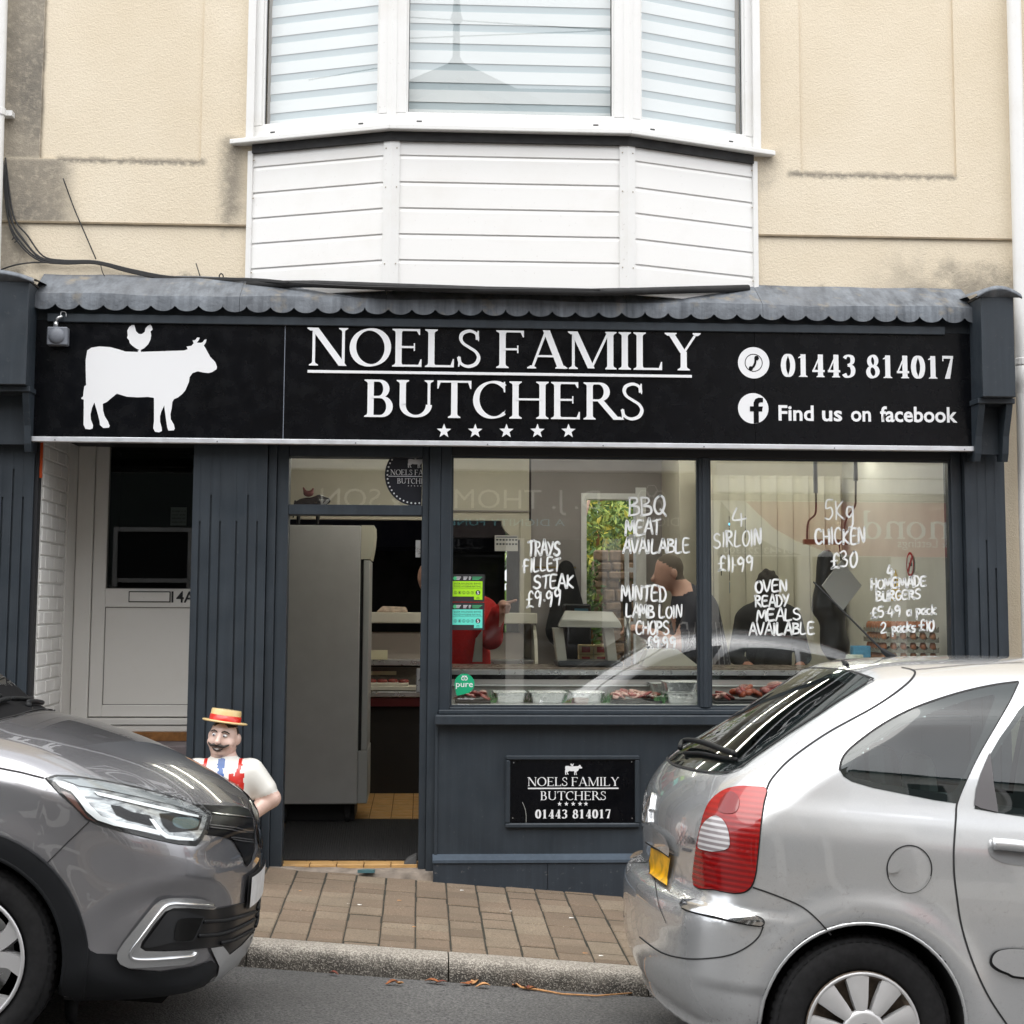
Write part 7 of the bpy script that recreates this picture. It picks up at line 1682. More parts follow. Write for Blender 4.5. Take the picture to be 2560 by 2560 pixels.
for i in range(7):
    mb = MB(); mb.lathe([(0,.028),(.03,.024),(.042,.010),(.036,0)], (-1.2+i*.085, RY-.13+rnd.uniform(-.03,.03), zz(1704)), 10, sx=1.1); mb.build('cut', meat, mtray, True)
for i, (xa, w, h, z, lab) in enumerate(((-1.22,.10,.09,1531,'small white carton on the rear counter shelf beside the fridge'), (-1.11,.05,.05,1531,'little box beside the carton on the rear counter shelf'))):
    t = empty('carton', (xa, RY, zz(z)), lab, 'box'); o = box('carton_body', xa, xa+w, RY, RY+.1, zz(z)+.001, zz(z)+h, M['papers'], t, .002)
    box('carton_label', xa+.005, xa+w-.005, RY-.001, RY-.0003, zz(z)+.02, zz(z)+h*.6, simple('carton_brown', srgb(150,110,84), .7), t)
t = empty('wrapped_sandwich', (-.78, RY, zz(1531)), 'flat wrapped packet lying on the rear counter shelf', 'packet'); mb = MB(); mb.hexa([(-.92,RY,zz(1531)+.001),(-.66,RY,zz(1531)+.001),(-.66,RY+.1,zz(1531)+.001),(-.92,RY+.1,zz(1531)+.001),(-.87,RY+.02,zz(1531)+.05),(-.68,RY+.02,zz(1531)+.045),(-.68,RY+.08,zz(1531)+.045),(-.87,RY+.08,zz(1531)+.05)]); mb.build('packet_body', simple('packet', srgb(190,170,150), .5, var=.3, vscale=30), t, bevel=.01)
for k, (xa, xb, pa, pb, q) in enumerate(((-1.28,-.82,1648,1624,RY-.13), (-1.0,-.75,1688,1678,RY+.005))):
    t = empty('price_notice', (xa, q, zz(pa)), ('cream price card leaning on the rear counter rail', 'cream price card on the perforated counter back')[k], 'notice'); box('card', xa, xb, q-.004, q, zz(pa)+.001, zz(pb), simple('cream_card', srgb(226,222,190), .7), t)
# poster on the dark wall
pa, pb = AT(1237,1338,BY-.1), AT(1295,1378,BY-.1)
t = empty('wall_chart', (pa.x, BY-.1, pb.z), 'pale chart with rows of small cuts hanging before the dark opening', 'chart'); box('sheet', pa.x, pb.x, BY-.1, BY-.095, pb.z, pa.z, simple('chart_grey', srgb(196,194,190), .7), t)
for r_ in range(2):
    for k in range(7): box('picture', pa.x+.012+k*.026, pa.x+.030+k*.026, BY-.1015, BY-.1005, pa.z-.045-r_*.035, pa.z-.030-r_*.035, simple('chart_ink', srgb(70,74,80), .7), t)
box('chart_title', pa.x+.01, pb.x-.01, BY-.1015, BY-.1005, pa.z-.02, pa.z-.010, M['greyplastic'], t)
# coat rail with dark coat
ra, rb = AT(1335,1418,BY-.05), AT(1440,1418,BY-.05)
t = empty('coat_rail', (ra.x, BY, ra.z), 'thin brass coat rail fixed on the grey back wall', 'coat rail'); mb = MB(); mb.tube([(ra.x,BY-.05,ra.z),(rb.x,BY-.05,ra.z)], .006, 8); mb.build('rail', simple('brass', srgb(160,136,84), .4, .8), t, True); mb = MB(); mb.box(ra.x,ra.x+.02,BY-.05,BY+.02,ra.z-.012,ra.z+.012); mb.box(rb.x-.02,rb.x,BY-.05,BY+.02,ra.z-.012,ra.z+.012); mb.build('rail_bracket', M['greyplastic'], t)
cx_ = AT(1415,1480,BY-.12)
t = empty('black_coat', (cx_.x, BY-.12, cx_.z-.3), 'black coat hanging from the rail on the grey wall', 'coat')
def coat(p): return smin(cone(p,(0,0,.20),(0,0,-.30),.06,.17), cone(p,(0,0,.16),(.06,0,-.25),.05,.12), .05)-.0+np.abs(p[...,1])*.4
body_obj('coat_body', coat, (-.25,-.16,-.5), (.28,.16,.3), .014, [simple('coat_black', (.012,.012,.013), .9)], None, t, loc=(0,0,.3))
mb = MB(); mb.tube([(cx_.x,BY-.1,cx_.z+.2),(cx_.x,BY-.07,ra.z)], .006, 6); mb.build('hook', M['steel'], t)

# --- garden behind the open back door
S('garden_ground', MB().box(gdx0-6, gdx1+6, BY+.6, 14, -.4, -.05), M['soil'])
gs = empty('garden_wall', (gdx0+.5, 7.2, -.05), 'old brown stone garden wall seen through the back door', 'stone wall')
stm = simple('garden_stone', srgb(132,110,88), .95, var=.45, vscale=12, bump=.9, bscale=18)
wx0, wx1, wz = AT(1480,1450,7.2).x, AT(1640,1450,7.2).x, AT(1520,1390,7.2).z
mb = MB(); mb.box(wx0+.03, wx1+.6, 7.25, 7.6, -.05, wz-.05); mb.build('core', stm, gs)
z = -.04; r_ = random.Random(3)
while z < wz-.04:
    hh_ = r_.uniform(.07,.14); x = wx0+r_.uniform(-.03,.05)
    while x < wx1+.3:
        w = r_.uniform(.10,.24); mb = MB(); mb.box(x+.005, x+w-.005, 7.18+r_.uniform(0,.04), 7.3, z+.004, z+hh_-.004, .018); mb.build('stone', stm, gs); x += w
    z += hh_
leafm = []
for i, c in enumerate(((.14,.24,.04),(.06,.13,.025),(.30,.38,.07),(.48,.42,.05))): leafm.append(simple('leaf_%s' % ('mid','dark','light','yellow')[i], c, .6))
def bush(name, label, cx, cy, cz, rx, ry, rz, n, mix, seed, s=.06):
    t = empty(name, (cx, cy, max(-.05, cz-rz)), label, 'bush', 'greenery behind the shop'); r = random.Random(seed); mb = MB()
    for i in range(n):
        while True:
            u = [r.uniform(-1,1) for _ in range(3)]; d = math.sqrt(sum(q*q for q in u))
            if .35 < d < 1+.22*math.sin(u[0]*7+seed)*math.cos(u[2]*6): break
        p = Vector((cx+u[0]*rx, cy+u[1]*ry, cz+u[2]*rz)); a = Vector((r.uniform(-1,1), r.uniform(-1,1), r.uniform(-.6,1))).normalized(); b_ = a.orthogonal().normalized(); b_.rotate(Matrix.Rotation(r.uniform(0,6.28), 3, a)); L_ = s*r.uniform(.6,1.4)
        w_ = a.cross(b_)*L_*.35; mb.m = r.choices(range(4), mix)[0]; mb.add([p-b_*L_, p-w_, p+b_*L_, p+w_], [(0,1,2,3)])
    mb.build('foliage', leafm, t); st = MB(); st.tube([(cx,cy,-.05),(cx+.05,cy,cz-rz*.3),(cx,cy,cz+rz*.3)], [.05,.035,.015], 7); st.build('stem', M['wood'], t)
gx = lambda px, y: AT(px, 1350, y).x
bush('garden_shrub', 'tall dark green shrub beyond the garden wall', gx(1500,9.5), 9.5, 2.7, .9, .6, 1.1, 2600, (5,4,1,0), 1, .075)
bush('garden_shrub', 'pale green shrub with yellow flowers over the garden wall', gx(1490,8.2), 8.2, 2.15, .55, .4, .62, 1900, (3,1,4,2.2), 2, .05)
bush('garden_shrub', 'light green climber on top of the stone wall', gx(1570,7.6), 7.5, 1.78, .5, .3, .25, 1000, (3,1,5,1), 3, .045)
bush('ivy_plant', 'dark ivy hanging at the end of the stone wall', wx0-.05, 7.1, 1.2, .16, .12, .75, 900, (3,5,1,0), 4, .045)
bush('garden_shrub', 'bright green bush behind the shrubs', gx(1600,10.5), 10.5, 2.3, 1.3, .5, 1.4, 2200, (5,2,3,0), 5, .08)
bush('fern_clump', 'small bright fern at the foot of the stone wall', gx(1495,6.6), 6.6, .75, .12, .1, .12, 220, (2,0,6,1), 6, .05)
bush('garden_shrub', 'deep green hedge closing the garden', gx(1400,11.5), 11.5, 1.6, 2.2, .5, 2.2, 2600, (4,5,1,0), 8, .1)
t = empty('leaning_pole', (gx(1460,7), 6.9, 0), 'pale wooden pole leaning in the garden by the shrubs', 'pole'); mb = MB(); mb.tube([AT(1450,1345,6.9), AT(1476,1235,6.9)], .015, 8); mb.build('shaft', simple('pale_pole', srgb(196,160,140), .7), t, True)
bd = empty('back_door', (gdx1, BY, FZ), 'white glazed back door and frame standing open onto the garden', 'door')
wm_ = M['pvc']; fw = .045
mb = MB(); mb.box(gdx0, gdx0+fw, BY-.005, BY+.16, FZ, gdz1); mb.build('frame_post', wm_, bd); mb = MB(); mb.box(gdx0+fw, gdx1, BY-.005, BY+.16, gdz1-.05, gdz1); mb.build('frame_head', wm_, bd)
mb = MB(); mb.box(gdx1-fw*.8, gdx1+.05, BY-.01, BY+.16, FZ, gdz1+.05); mb.build('frame_post', wm_, bd)
l0, l1 = AT(1562,1400,BY+.4).x, AT(1598,1400,BY+.4).x
for xa, xb, za, zb_ in ((l0,l0+.035,FZ,2.0),(l1-.03,l1,FZ,2.0)):
    mb = MB(); mb.box(xa,xb,BY+.38,BY+.42,za,zb_,.003); mb.build('leaf_stile', wm_, bd)
for py in (1342, 1425, 1560):
    zq = AT(1580,py,BY+.4).z; mb = MB(); mb.box(l0+.036,l1-.031,BY+.385,BY+.415,zq-.02,zq+.02,.003); mb.build('leaf_rail', wm_, bd)

# --- window counter: the chilled deck just behind the glass
wc = empty('window_counter', (1.1, .4, .9), 'steel edged window counter along the shop glass with brown top', 'counter')
stl = M['steel']
cxl, cxr = -.38, 2.58
mb = MB(); mb.box(cxl, cxr, .17, .66, .86, .925, .004); mb.build('deck', simple('deck_steel', srgb(178,178,174), .35, .4, var=.05), wc)
mb = MB(); mb.box(cxl, cxr, .64, .66, .925, 1.005); mb.build('riser', simple('riser_grey', srgb(176,172,166), .4, .3), wc)
mb = MB(); mb.box(cxl, cxr, .62, .66, 1.006, 1.014, .002); mb.build('light_edge', simple('edge_white', (.8,.8,.76), .3), wc)
mb = MB(); mb.box(cxl, cxr, .645, .66, 1.015, 1.046); mb.build('riser', simple('riser_grey2', srgb(186,180,176), .4, .3), wc)
mb = MB(); mb.box(cxl, cxr, .68, .70, 1.046, 1.074); mb.build('shadow_gap', M['flat_black'], wc)
mb = MB(); mb.box(cxl, cxr, .62, .70, 1.075, 1.105, .004); mb.build('top_edge', stl, wc)
mb = MB(); mb.box(cxl, cxr, .70, 1.35, 1.085, 1.112, .004); mb.build('worktop', simple('brown_worktop', srgb(118,104,92), .3, var=.1), wc)
mb = MB(); mb.box(cxl, cxr, .70, 1.3, FZ, 1.084); mb.build('base', M['flat_black'], wc)
# food on the deck
foil = simple('foil', (.72,.73,.72), .22, .9, bump=.5, bscale=60); lidm = simple('foil_lid', (.8,.8,.76), .3, .2)
def foil_tray(cx, cy, cz, w, d, h, label, lid=True):
    t = empty('foil_tray', (cx, cy, cz), label, 'foil tray', 'foil trays on the window counter'); mb = MB(); n = 44; P = []
    for (s_, z_) in ((.80, 0), (.97, h*.9), (1.03, h*.92), (1.05, h*.97), (1.0, h)):
        row = []
        for k in range(n):
            a = 2*math.pi*k/n; e = .35; x = math.copysign(abs(math.cos(a))**e, math.cos(a)); y_ = math.copysign(abs(math.sin(a))**e, math.sin(a)); rp = 1+.012*(k % 2)*(1 if z_ < h*.9 else 0)
            row.append((cx+x*w/2*s_*rp, cy+y_*d/2*s_*rp, cz+z_))
        row.append(row[0]); P.append(row)
    mb.grid(P); mb.build('tray', foil, t)
    mb = MB(); mb.box(cx-w*.47, cx+w*.47, cy-d*.46, cy+d*.46, cz+h*.98, cz+h*1.03, .002); mb.build('lid', lidm, t)
    mb = MB(); mb.box(cx+w*.05, cx+w*.30, cy-d*.4, cy+d*.1, cz+h*1.031, cz+h*1.04); mb.build('price_label', M['papers'], t)
dz = .927; ty = .34
for px0, px1, st, lab in ((1231,1318,1,'foil tray beside the wrapped bacon packs'), (1320,1418,1,'foil tray between two clumps of plastic grass'), (1424,1512,1,'foil tray next to the open sliced meat'), ):
    xa, xb = AT(px0,1745,ty).x, AT(px1,1745,ty).x; foil_tray((xa+xb)/2, ty+.03, dz, xb-xa, .2, .062, lab)
xa, xb = AT(1656,1745,ty).x, AT(1748,1745,ty).x
foil_tray((xa+xb)/2, ty, dz, xb-xa, .2, .060, 'lower foil tray of the stack by the window mullion'); foil_tray((xa+xb)/2-.005, ty, dz+.066, xb-xa, .2, .060, 'upper foil tray of the stack by the window mullion')
xa, xb = AT(1622,1725,ty+.2).x, AT(1720,1725,ty+.2).x; foil_tray((xa+xb)/2, ty+.23, dz+.05, xb-xa, .15, .055, 'foil tray half hidden behind the stacked pair')
def meat_pile(name, px0, px1, y, label, mats, n, seed, h=.05, d=.22, tray=M['flat_black']):
    xa, xb = AT(px0,1750,y).x, AT(px1,1750,y).x; t = empty(name, (xa, y, dz), label, 'meat tray', 'meat on the window counter'); r = random.Random(seed)
    mb = MB(); mb.box(xa, xb, y-d/2, y+d/2, dz, dz+.014, .004); mb.build('tray', tray, t)
    for i in range(n):
        cx, cy = r.uniform(xa+.03, xb-.03), y+r.uniform(-d*.36, d*.36); rr = r.uniform(.022,.045); hh_ = h*r.uniform(.5,1)*(1-.5*abs(2*(cx-xa)/(xb-xa)-1))
        mb = MB(); tk = .009 if h < .07 else .018; mb.lathe([(0,tk),(rr*.7,tk*.95),(rr*.95,tk*.6),(rr,.0),(rr*.9,-tk*.5),(0,-tk*.6)], (0,0,0), 9, sx=r.uniform(.9,1.6), sy=r.uniform(.6,1.0)); E_ = Euler((r.uniform(-.7,.7), r.uniform(-.5,.5), r.uniform(0,6.28))).to_matrix(); mb.v = [tuple(E_ @ Vector(q) + Vector((cx,cy,dz+.02+hh_*.8))) for q in mb.v]; mb.build('cut', r.choice(mats), t, True)
meat_pile('sliced_meat_tray', 1522, 1650, .33, 'open black tray of pale sliced meat in the window', [meat2, meat2, meat], 34, 1, .055)
meat_pile('bacon_tray', 1138, 1225, .33, 'stacked packs of bacon below the green pure sticker', [meat2, meat], 14, 2, .05)
meat_pile('steak_tray', 1778, 1830, .34, 'small black tray of sliced steak right of the mullion', [meat, meat2], 10, 3, .03)
meat_pile('glazed_joint_tray', 1828, 1905, .36, 'black tray of glazed orange meat joints in the window', [glaze, glaze, meat], 16, 4, .085)
meat_pile('red_joint_tray', 1900, 1975, .42, 'tray of pink meat joints behind the silver car roof edge', [meat2, meat], 14, 5, .10)
gm_ = simple('plastic_grass', (.05,.20,.04), .5)
for i, (px, y_) in enumerate(((1226,.30),(1316,.38),(1416,.32),(1515,.30),(1648,.27),(1752,.30))):
    c = AT(px, 1750, y_); t = empty('plastic_grass', (c.x, y_, dz), 'tuft of green plastic grass between food trays', 'plastic grass', 'plastic grass on the window counter'); mb = MB(); r = random.Random(i)
    for k in range(46):
        a = r.uniform(0,6.28); l = r.uniform(.04,.09); bx, by_ = c.x+r.uniform(-.03,.03), y_+r.uniform(-.03,.03); tip = (bx+math.cos(a)*l*.6, by_+math.sin(a)*l*.6, dz+l); mb.add([(bx-.002,by_,dz),(bx+.002,by_,dz),tip], [(0,1,2)])
    mb.build('blades', gm_, t)
# egg trays
eggm = [simple('egg_brown', srgb(182,116,76), .5), simple('egg_tan', srgb(204,142,100), .5)]; card = simple('egg_card', srgb(146,140,124), .95, var=.1, vscale=30)
ex0, ex1 = AT(2186,1650,.55).x, AT(2332,1650,.55).x; ez = AT(2250,1668,.55).z - .16; EW = ex1-ex0
for lv in range(7):
    z = ez+lv*.062
    t = empty('egg_tray', (ex0, .55, z), ('lowest','sixth from top','fifth from top','fourth from top','third from top','second from top','topmost')[lv]+' grey card egg tray of the stack by the white wall', 'egg tray', 'egg trays stacked by the side wall')
    nx = 6; st = EW/nx; P = []
    for j in range(25):
        P.append([(ex0+EW*i/24, .42+EW*j/24, z+.022+.016*math.cos(2*math.pi*i/4)*math.cos(2*math.pi*j/4)) for i in range(25)])
    mb = MB(); mb.grid(P); 
    for (u0, v0, u1, v1) in ((0,0,1,0),(1,0,1,1),(0,1,1,1),(0,0,0,1)):
        rowb = []; rowt = []
        for i in range(25):
            x = ex0+EW*(u0+(u1-u0)*i/24); yv = .42+EW*(v0+(v1-v0)*i/24); rowt.append((x,yv,z+.024+.016*math.cos(2*math.pi*i/4))); rowb.append((x,yv,z+.004))
        mb.grid([rowt, rowb])
    mb.build('card_tray', card, t)
    em = MB(); em.lathe([(0,.030),(.010,.028),(.017,.020),(.020,.008),(.021,.0),(.019,-.010),(.012,-.019),(0,-.022)], (0,0,0), 10); eme = em.mesh('egg'); eme.polygons.foreach_set('use_smooth', [True]*len(eme.polygons))
    for j in range(6):
        for i in range(6):
            if lv < 6 and j > 0 and i > 0: continue
            o = bpy.data.objects.new('egg', eme); COL.objects.link(o)
            if not eme.materials: eme.materials.append(eggm[lv % 2])
            o.parent = t; o.location = (st*(i+.5), .42-.55+st*(j+.5), .040)
# equipment on the worktop
sc_ = empty('shop_scale', (AT(1450,1600,1.0).x, 1.0, 1.112), 'pale grey counter scale with wide flat hood', 'scale')
ltg = simple('scale_plastic', srgb(190,186,170), .45); drk = simple('scale_dark', srgb(70,72,74), .35)
q = lambda px, py, y: AT(px, py, y)
a = q(1400,1540,1.0); b = q(1553,1566,1.0)
mb = MB(); mb.hexa([(a.x-.02,.92,b.z-.005),(b.x,.92,b.z-.01),(b.x,1.2,b.z+.0),(a.x,1.2,b.z+.0),(a.x,.96,b.z+.045),(b.x-.01,.96,b.z+.03),(b.x-.03,1.2,a.z+.03),(a.x+.05,1.2,a.z+.035)]); mb.build('hood', simple('scale_hood', srgb(150,148,136), .3), sc_, bevel=.008)
for xa_, xb_ in ((a.x-.01, a.x+.05), (b.x-.08, b.x-.02)):
    mb = MB(); mb.hexa([(xa_,1.0,1.113),(xb_,1.0,1.113),(xb_,1.15,1.113),(xa_,1.15,1.113),(xa_-.03,1.0,b.z-.012),(xb_-.03,1.0,b.z-.012),(xb_-.03,1.15,b.z-.012),(xa_-.03,1.15,b.z-.012)]); mb.build('leg', ltg, sc_)
mb = MB(); mb.box(a.x-.02, b.x-.0, .9, 1.25, 1.1125, 1.15, .01); mb.build('scale_plate', drk, sc_)
for i in range(2):
    for j in range(2):
        xa_ = q(1446+i*38,1600,1.28).x; z = 1.115+j*.065; t = empty('meat_box', (xa_,1.28,z), ('upper' if j else 'lower')+(' right' if i else ' left')+' small wooden box with red label behind the scale', 'box'); box('box_body', xa_, xa_+.095, 1.26, 1.33, z, z+.062, simple('box_cream', srgb(206,184,136), .7), t, .003); box('box_label', xa_+.02, xa_+.075, 1.2585, 1.2597, z+.012, z+.05, simple('box_red', srgb(160,50,46), .6), t)
a = q(1414,1510,1.5); b = q(1478,1540,1.5)
t = empty('till', (a.x, 1.5, 1.1), 'black till with small blue display beside the coat', 'till'); box('till_body', a.x, b.x, 1.5, 1.75, 1.112, a.z, M['flat_black'], t, .01); box('display', a.x+.06, b.x-.02, 1.498, 1.4995, b.z+.0, a.z-.03, simple('display_blue', srgb(70,120,140), .3), t)
a = q(1561,1500,1.35)
t = empty('bandsaw', (a.x, 1.2, 1.112), 'steel bandsaw post with black upper guard on the worktop', 'bandsaw'); mb = MB(); mb.tube([(a.x,1.2,1.113),(a.x,1.2,q(1563,1540,1.2).z)], .022, 12); mb.build('post', stl, t, True); mb = MB(); mb.box(a.x-.026,a.x+.026,1.17,1.23,q(1563,1540,1.2).z,q(1560,1475,1.2).z,.006); mb.build('guard', M['flat_black'], t)
mb = MB(); mb.hexa([(q(1600,1655,1.2).x,1.1,1.113),(q(1740,1655,1.2).x,1.1,1.113),(q(1740,1655,1.2).x,1.3,1.113),(q(1600,1655,1.2).x,1.3,1.113),(q(1618,1622,1.2).x,1.15,q(1650,1622,1.2).z),(q(1690,1622,1.2).x,1.15,q(1650,1622,1.2).z),(q(1690,1622,1.2).x,1.3,q(1650,1622,1.2).z),(q(1618,1622,1.2).x,1.3,q(1650,1622,1.2).z)])
t = empty('wrapping_machine', (q(1660,1650,1.2).x,1.2,1.112), 'cream sloped wrapping machine in front of the striped apron', 'machine'); mb.build('casing', simple('machine_cream', srgb(190,186,168), .4), t)
# right-hand side things
t = empty('fly_killer', (q(1830,1320,3.0).x, 3.05, q(1830,1320,3.0).z), 'wall fly killer glowing blue on the cream partition', 'fly killer')
a = q(1800,1290,3.05); b = q(1864,1345,3.05)
box('case', a.x, b.x, 3.02, 3.098, b.z, a.z, M['flat_black'], t, .004)
for i in range(5): box('grille_bar', a.x+.02, b.x-.02, 3.012, 3.018, b.z+.02+i*.028, b.z+.026+i*.028, M['steel'], t)
tb_ = MB(); tb_.tube([(a.x+.02,3.008,(a.z+b.z)/2+.02),(b.x-.02,3.008,(a.z+b.z)/2+.02)], .009, 8); tb_.build('blue_tube', emit_mat('blue_glow', (.05,.55,1.0), 3.0), t, True)
t = empty('dispenser', (q(1810,1410,3.0).x, 3.05, 1.4), 'black rounded dispenser on the cream partition', 'dispenser'); a = q(1785,1375,3.05); b = q(1842,1452,3.05); mb = MB(); mb.box(a.x,b.x,2.95,3.098,b.z,a.z,.03); mb.build('casing', CM['gloss'], t, bevel=.01)
t = empty('blue_glove_box', (q(1818,1465,3.0).x, 3.05, 1.4), 'small blue box below the black dispenser', 'box'); a = q(1803,1455,3.05); b = q(1832,1483,3.05); box('carton', a.x,b.x,3.0,3.098,b.z,a.z, simple('blue_card', srgb(60,110,150), .6), t, .003)
t = empty('meat_hook_bar', (q(2080,1300,1.1).x, 1.1, 1.9), 'pair of steel meat hooks hanging with a wooden bar', 'meat hooks')
for pts in ([(2039,1225),(2040,1255),(2038,1285),(2022,1302),(2018,1325),(2018,1350)], [(2139,1195),(2139,1240),(2137,1265),(2120,1290),(2112,1310),(2110,1345)]):
    mb = MB(); mb.tube(catmull([q(x,y,1.1) for x, y in pts], 5), .007, 6); mb.build('hook', simple('hook_steel', srgb(120,112,104), .4, .7), t, True)
    a = q(pts[0][0],pts[0][1],1.1); mb = MB(); mb.box(a.x-.012,a.x+.012,1.09,1.11,a.z-.02,2.78); mb.build('hanger', simple('hanger_grey', srgb(130,132,130), .5), t)
a = q(2008,1348,1.1); b = q(2120,1362,1.1); mb = MB(); mb.box(a.x,b.x,1.08,1.12,b.z,a.z,.004); mb.build('bar', simple('bar_wood', srgb(170,140,110), .6), t)
t = empty('hanging_bags', (q(2070,1450,1.15).x, 1.15, 1.5), 'bunch of dark plastic bags hanging from the hook bar', 'bags')
def bags(p): return smin(cone(p,(0,0,.22),(.02,0,-.1),.05,.11), cone(p,(.03,0,.2),(.06,0,-.35),.04,.10), .05)+np.abs(p[...,1])*.3+.008*np.sin(p[...,0]*60)*np.sin(p[...,2]*18)
body_obj('bag_bundle', bags, (-.2,-.15,-.5), (.25,.15,.3), .012, [simple('bag_black', (.02,.02,.022), .3)], None, t, loc=(-.02,0,.1))
c = q(2104,1464,1.0); t = empty('white_diamond_board', (c.x, 1.0, c.z), 'white square board hung cornerwise like a diamond', 'board'); hw, hz = (q(2154,1464,1.0).x-q(2055,1464,1.0).x)/2, (q(2104,1400,1.0).z-q(2104,1527,1.0).z)/2
mb = MB(); mb.prism([(c.x-hw,c.z),(c.x,c.z-hz),(c.x+hw,c.z),(c.x,c.z+hz)], 'y', .99, 1.01); mb.build('board', M['papers'], t); mb = MB(); mb.tube([(c.x,1.0,c.z+hz-.01),(c.x,1.05,c.z+hz+.12)], .004, 6); mb.build('string', M['cable'], t)
def wallsign(cy, cz, r): return cy, cz, r
wxx = 2.738
p_ = ATX(2277,1411,wxx); t = empty('no_smoking_sign', (wxx, p_.y, p_.z), 'round red no smoking sign on the white side wall', 'sign')
rr = (ATX(2277,1380,wxx).z-ATX(2277,1442,wxx).z)/2
mb = MB(); mb.lathe([(0,wxx-.004),(rr,wxx-.004)], (0,p_.y,p_.z), 28, axis='x'); mb.build('face', M['papers'], t); mb = MB(); mb.lathe([(rr*.8,wxx-.0055),(rr,wxx-.0055)], (0,p_.y,p_.z), 28, axis='x'); mb.build('red_ring', simple('sign_red', srgb(180,16,24), .5), t)
mb = MB(); mb.add([(wxx-.0065,p_.y+s_*rr*.6+d_,p_.z-s_*rr*.6+d_) for s_, d_ in ((-1,-.01),(1,-.01),(1,.01),(-1,.01))], [(0,1,2,3)]); mb.build('red_bar', simple('sign_red2', srgb(180,16,24), .5), t)
mb = MB(); mb.box(wxx-.0058,wxx-.005,p_.y-rr*.5,p_.y+rr*.3,p_.z-.012,p_.z+.012); mb.build('cigarette', M['ink'], t)
p_ = ATX(2241,1462,wxx); t = empty('warning_sign', (wxx, p_.y, p_.z), 'yellow warning triangle sign on the white side wall', 'sign'); h_ = .11
mb = MB(); mb.add([(wxx-.004,p_.y-.12,p_.z-h_*.4),(wxx-.004,p_.y+.12,p_.z-h_*.4),(wxx-.004,p_.y,p_.z+h_)], [(0,1,2)]); mb.build('triangle', simple('sign_yellow', srgb(224,186,30), .5), t); mb = MB(); mb.box(wxx-.0042,wxx-.0035,p_.y-.12,p_.y+.12,p_.z-h_,p_.z-h_*.5); mb.build('text_panel', simple('sign_yellow2', srgb(214,180,40), .5), t); mb = MB(); mb.box(wxx-.0058,wxx-.005,p_.y-.012,p_.y+.012,p_.z-.01,p_.z+.05); mb.build('mark', M['ink'], t)
a = q(1963,1395,3.0); b = q(1977,1470,3.0); t = empty('yellow_notice', (a.x,3.0,b.z), 'narrow yellow warning notice on the cream partition', 'notice'); box('sheet', a.x, b.x, 3.09, 3.097, b.z, a.z, simple('notice_yellow', srgb(222,184,40), .6), t); disc('mark', Vector(((a.x+b.x)/2,0,a.z-.06)), .015, 3.088, M['ink'], t)
for i, (px, py, w, h, cc, lab) in enumerate(((2150,1655,.11,.10,srgb(90,150,180),'pale blue carton beside the egg trays'), (2128,1658,.10,.055,srgb(206,212,190),'white and blue carton in front of the egg trays'))):
    p_ = q(px,py,.5); t = empty('milk_carton', (p_.x,.5,p_.z), lab, 'carton'); box('carton', p_.x-w/2, p_.x+w/2, .45+i*.03-.08*i, .52-.08*i, ez if False else p_.z-.2, p_.z+h, simple('carton_col', cc, .5, var=.2, vscale=40), t, .004)
# PVC strip curtain on the partition
t = empty('strip_curtain', (2.0,2.95,0), 'translucent plastic strip curtain before the cream partition', 'curtain')
pv = simple('pvc_strip', srgb(206,202,184), .25)
for i in range(9):
    x = 1.62+i*.125; mb = MB(); mb.grid([[(x+.06*u-.0, 2.94+.012*math.cos(u*3), z) for z in (.1, 1.3, 2.5)] for u in (-1,-.5,0,.5,1)]); mb.build('strip', pv, t, True)
# lit ceiling tubes
tube = emit_mat('lit_tube', (1.0,.97,.86), 8.5)
for i, (x, y_) in enumerate(((-.6,1.3),(.75,1.3),(1.75,1.5),(-.6,2.9),(.75,2.9),(2.2,2.3))):
    t = empty('ceiling_light', (x, y_, 2.7), 'fluorescent ceiling batten in the shop', 'ceiling light', 'ceiling lights in the shop'); mb = MB(); mb.box(x-.6,x+.6,y_-.05,y_+.05,2.735,2.78,.004); mb.build('batten', M['pvc'], t); mb = MB(); mb.box(x-.58,x+.58,y_-.035,y_+.035,2.70,2.7345,.01); mb.build('tube', tube, t)

# ================================================================== the other side of the street (seen in the glass and paintwork)
OY = -12.0; VY = .2 - OY            # opposite fronts, and where their mirror image stands behind the shop glass
S('opposite_pavement', MB().hexa([(-60,-30,-.35+SLOPE*60),(60,-30,-.35-SLOPE*60),(60,-8.7,-.35-SLOPE*60),(-60,-8.7,-.35+SLOPE*60),(-60,-30,-.095+SLOPE*60),(60,-30,-.095-SLOPE*60),(60,-8.7,-.095-SLOPE*60),(-60,-8.7,-.095+SLOPE*60)]), simple('opposite_paving', srgb(128,120,110), .9, var=.15))
vx = lambda px, py=1250: AT(px, py, VY).x
vz = lambda py, px=1300: AT(px, py, VY).z
stone_w = simple('opposite_stone', srgb(150,140,126), .9, var=.12, vscale=4); off_w = simple('opposite_white', (.74,.73,.69), .8, var=.06); slate = simple('slate_roof', srgb(70,72,80), .8, var=.2, vscale=10); dglass = glass_mat('opposite_glass', (.25,.27,.28), 1.5, 2.0)
darkroom = simple('opposite_dark', (.02,.021,.023), .8)
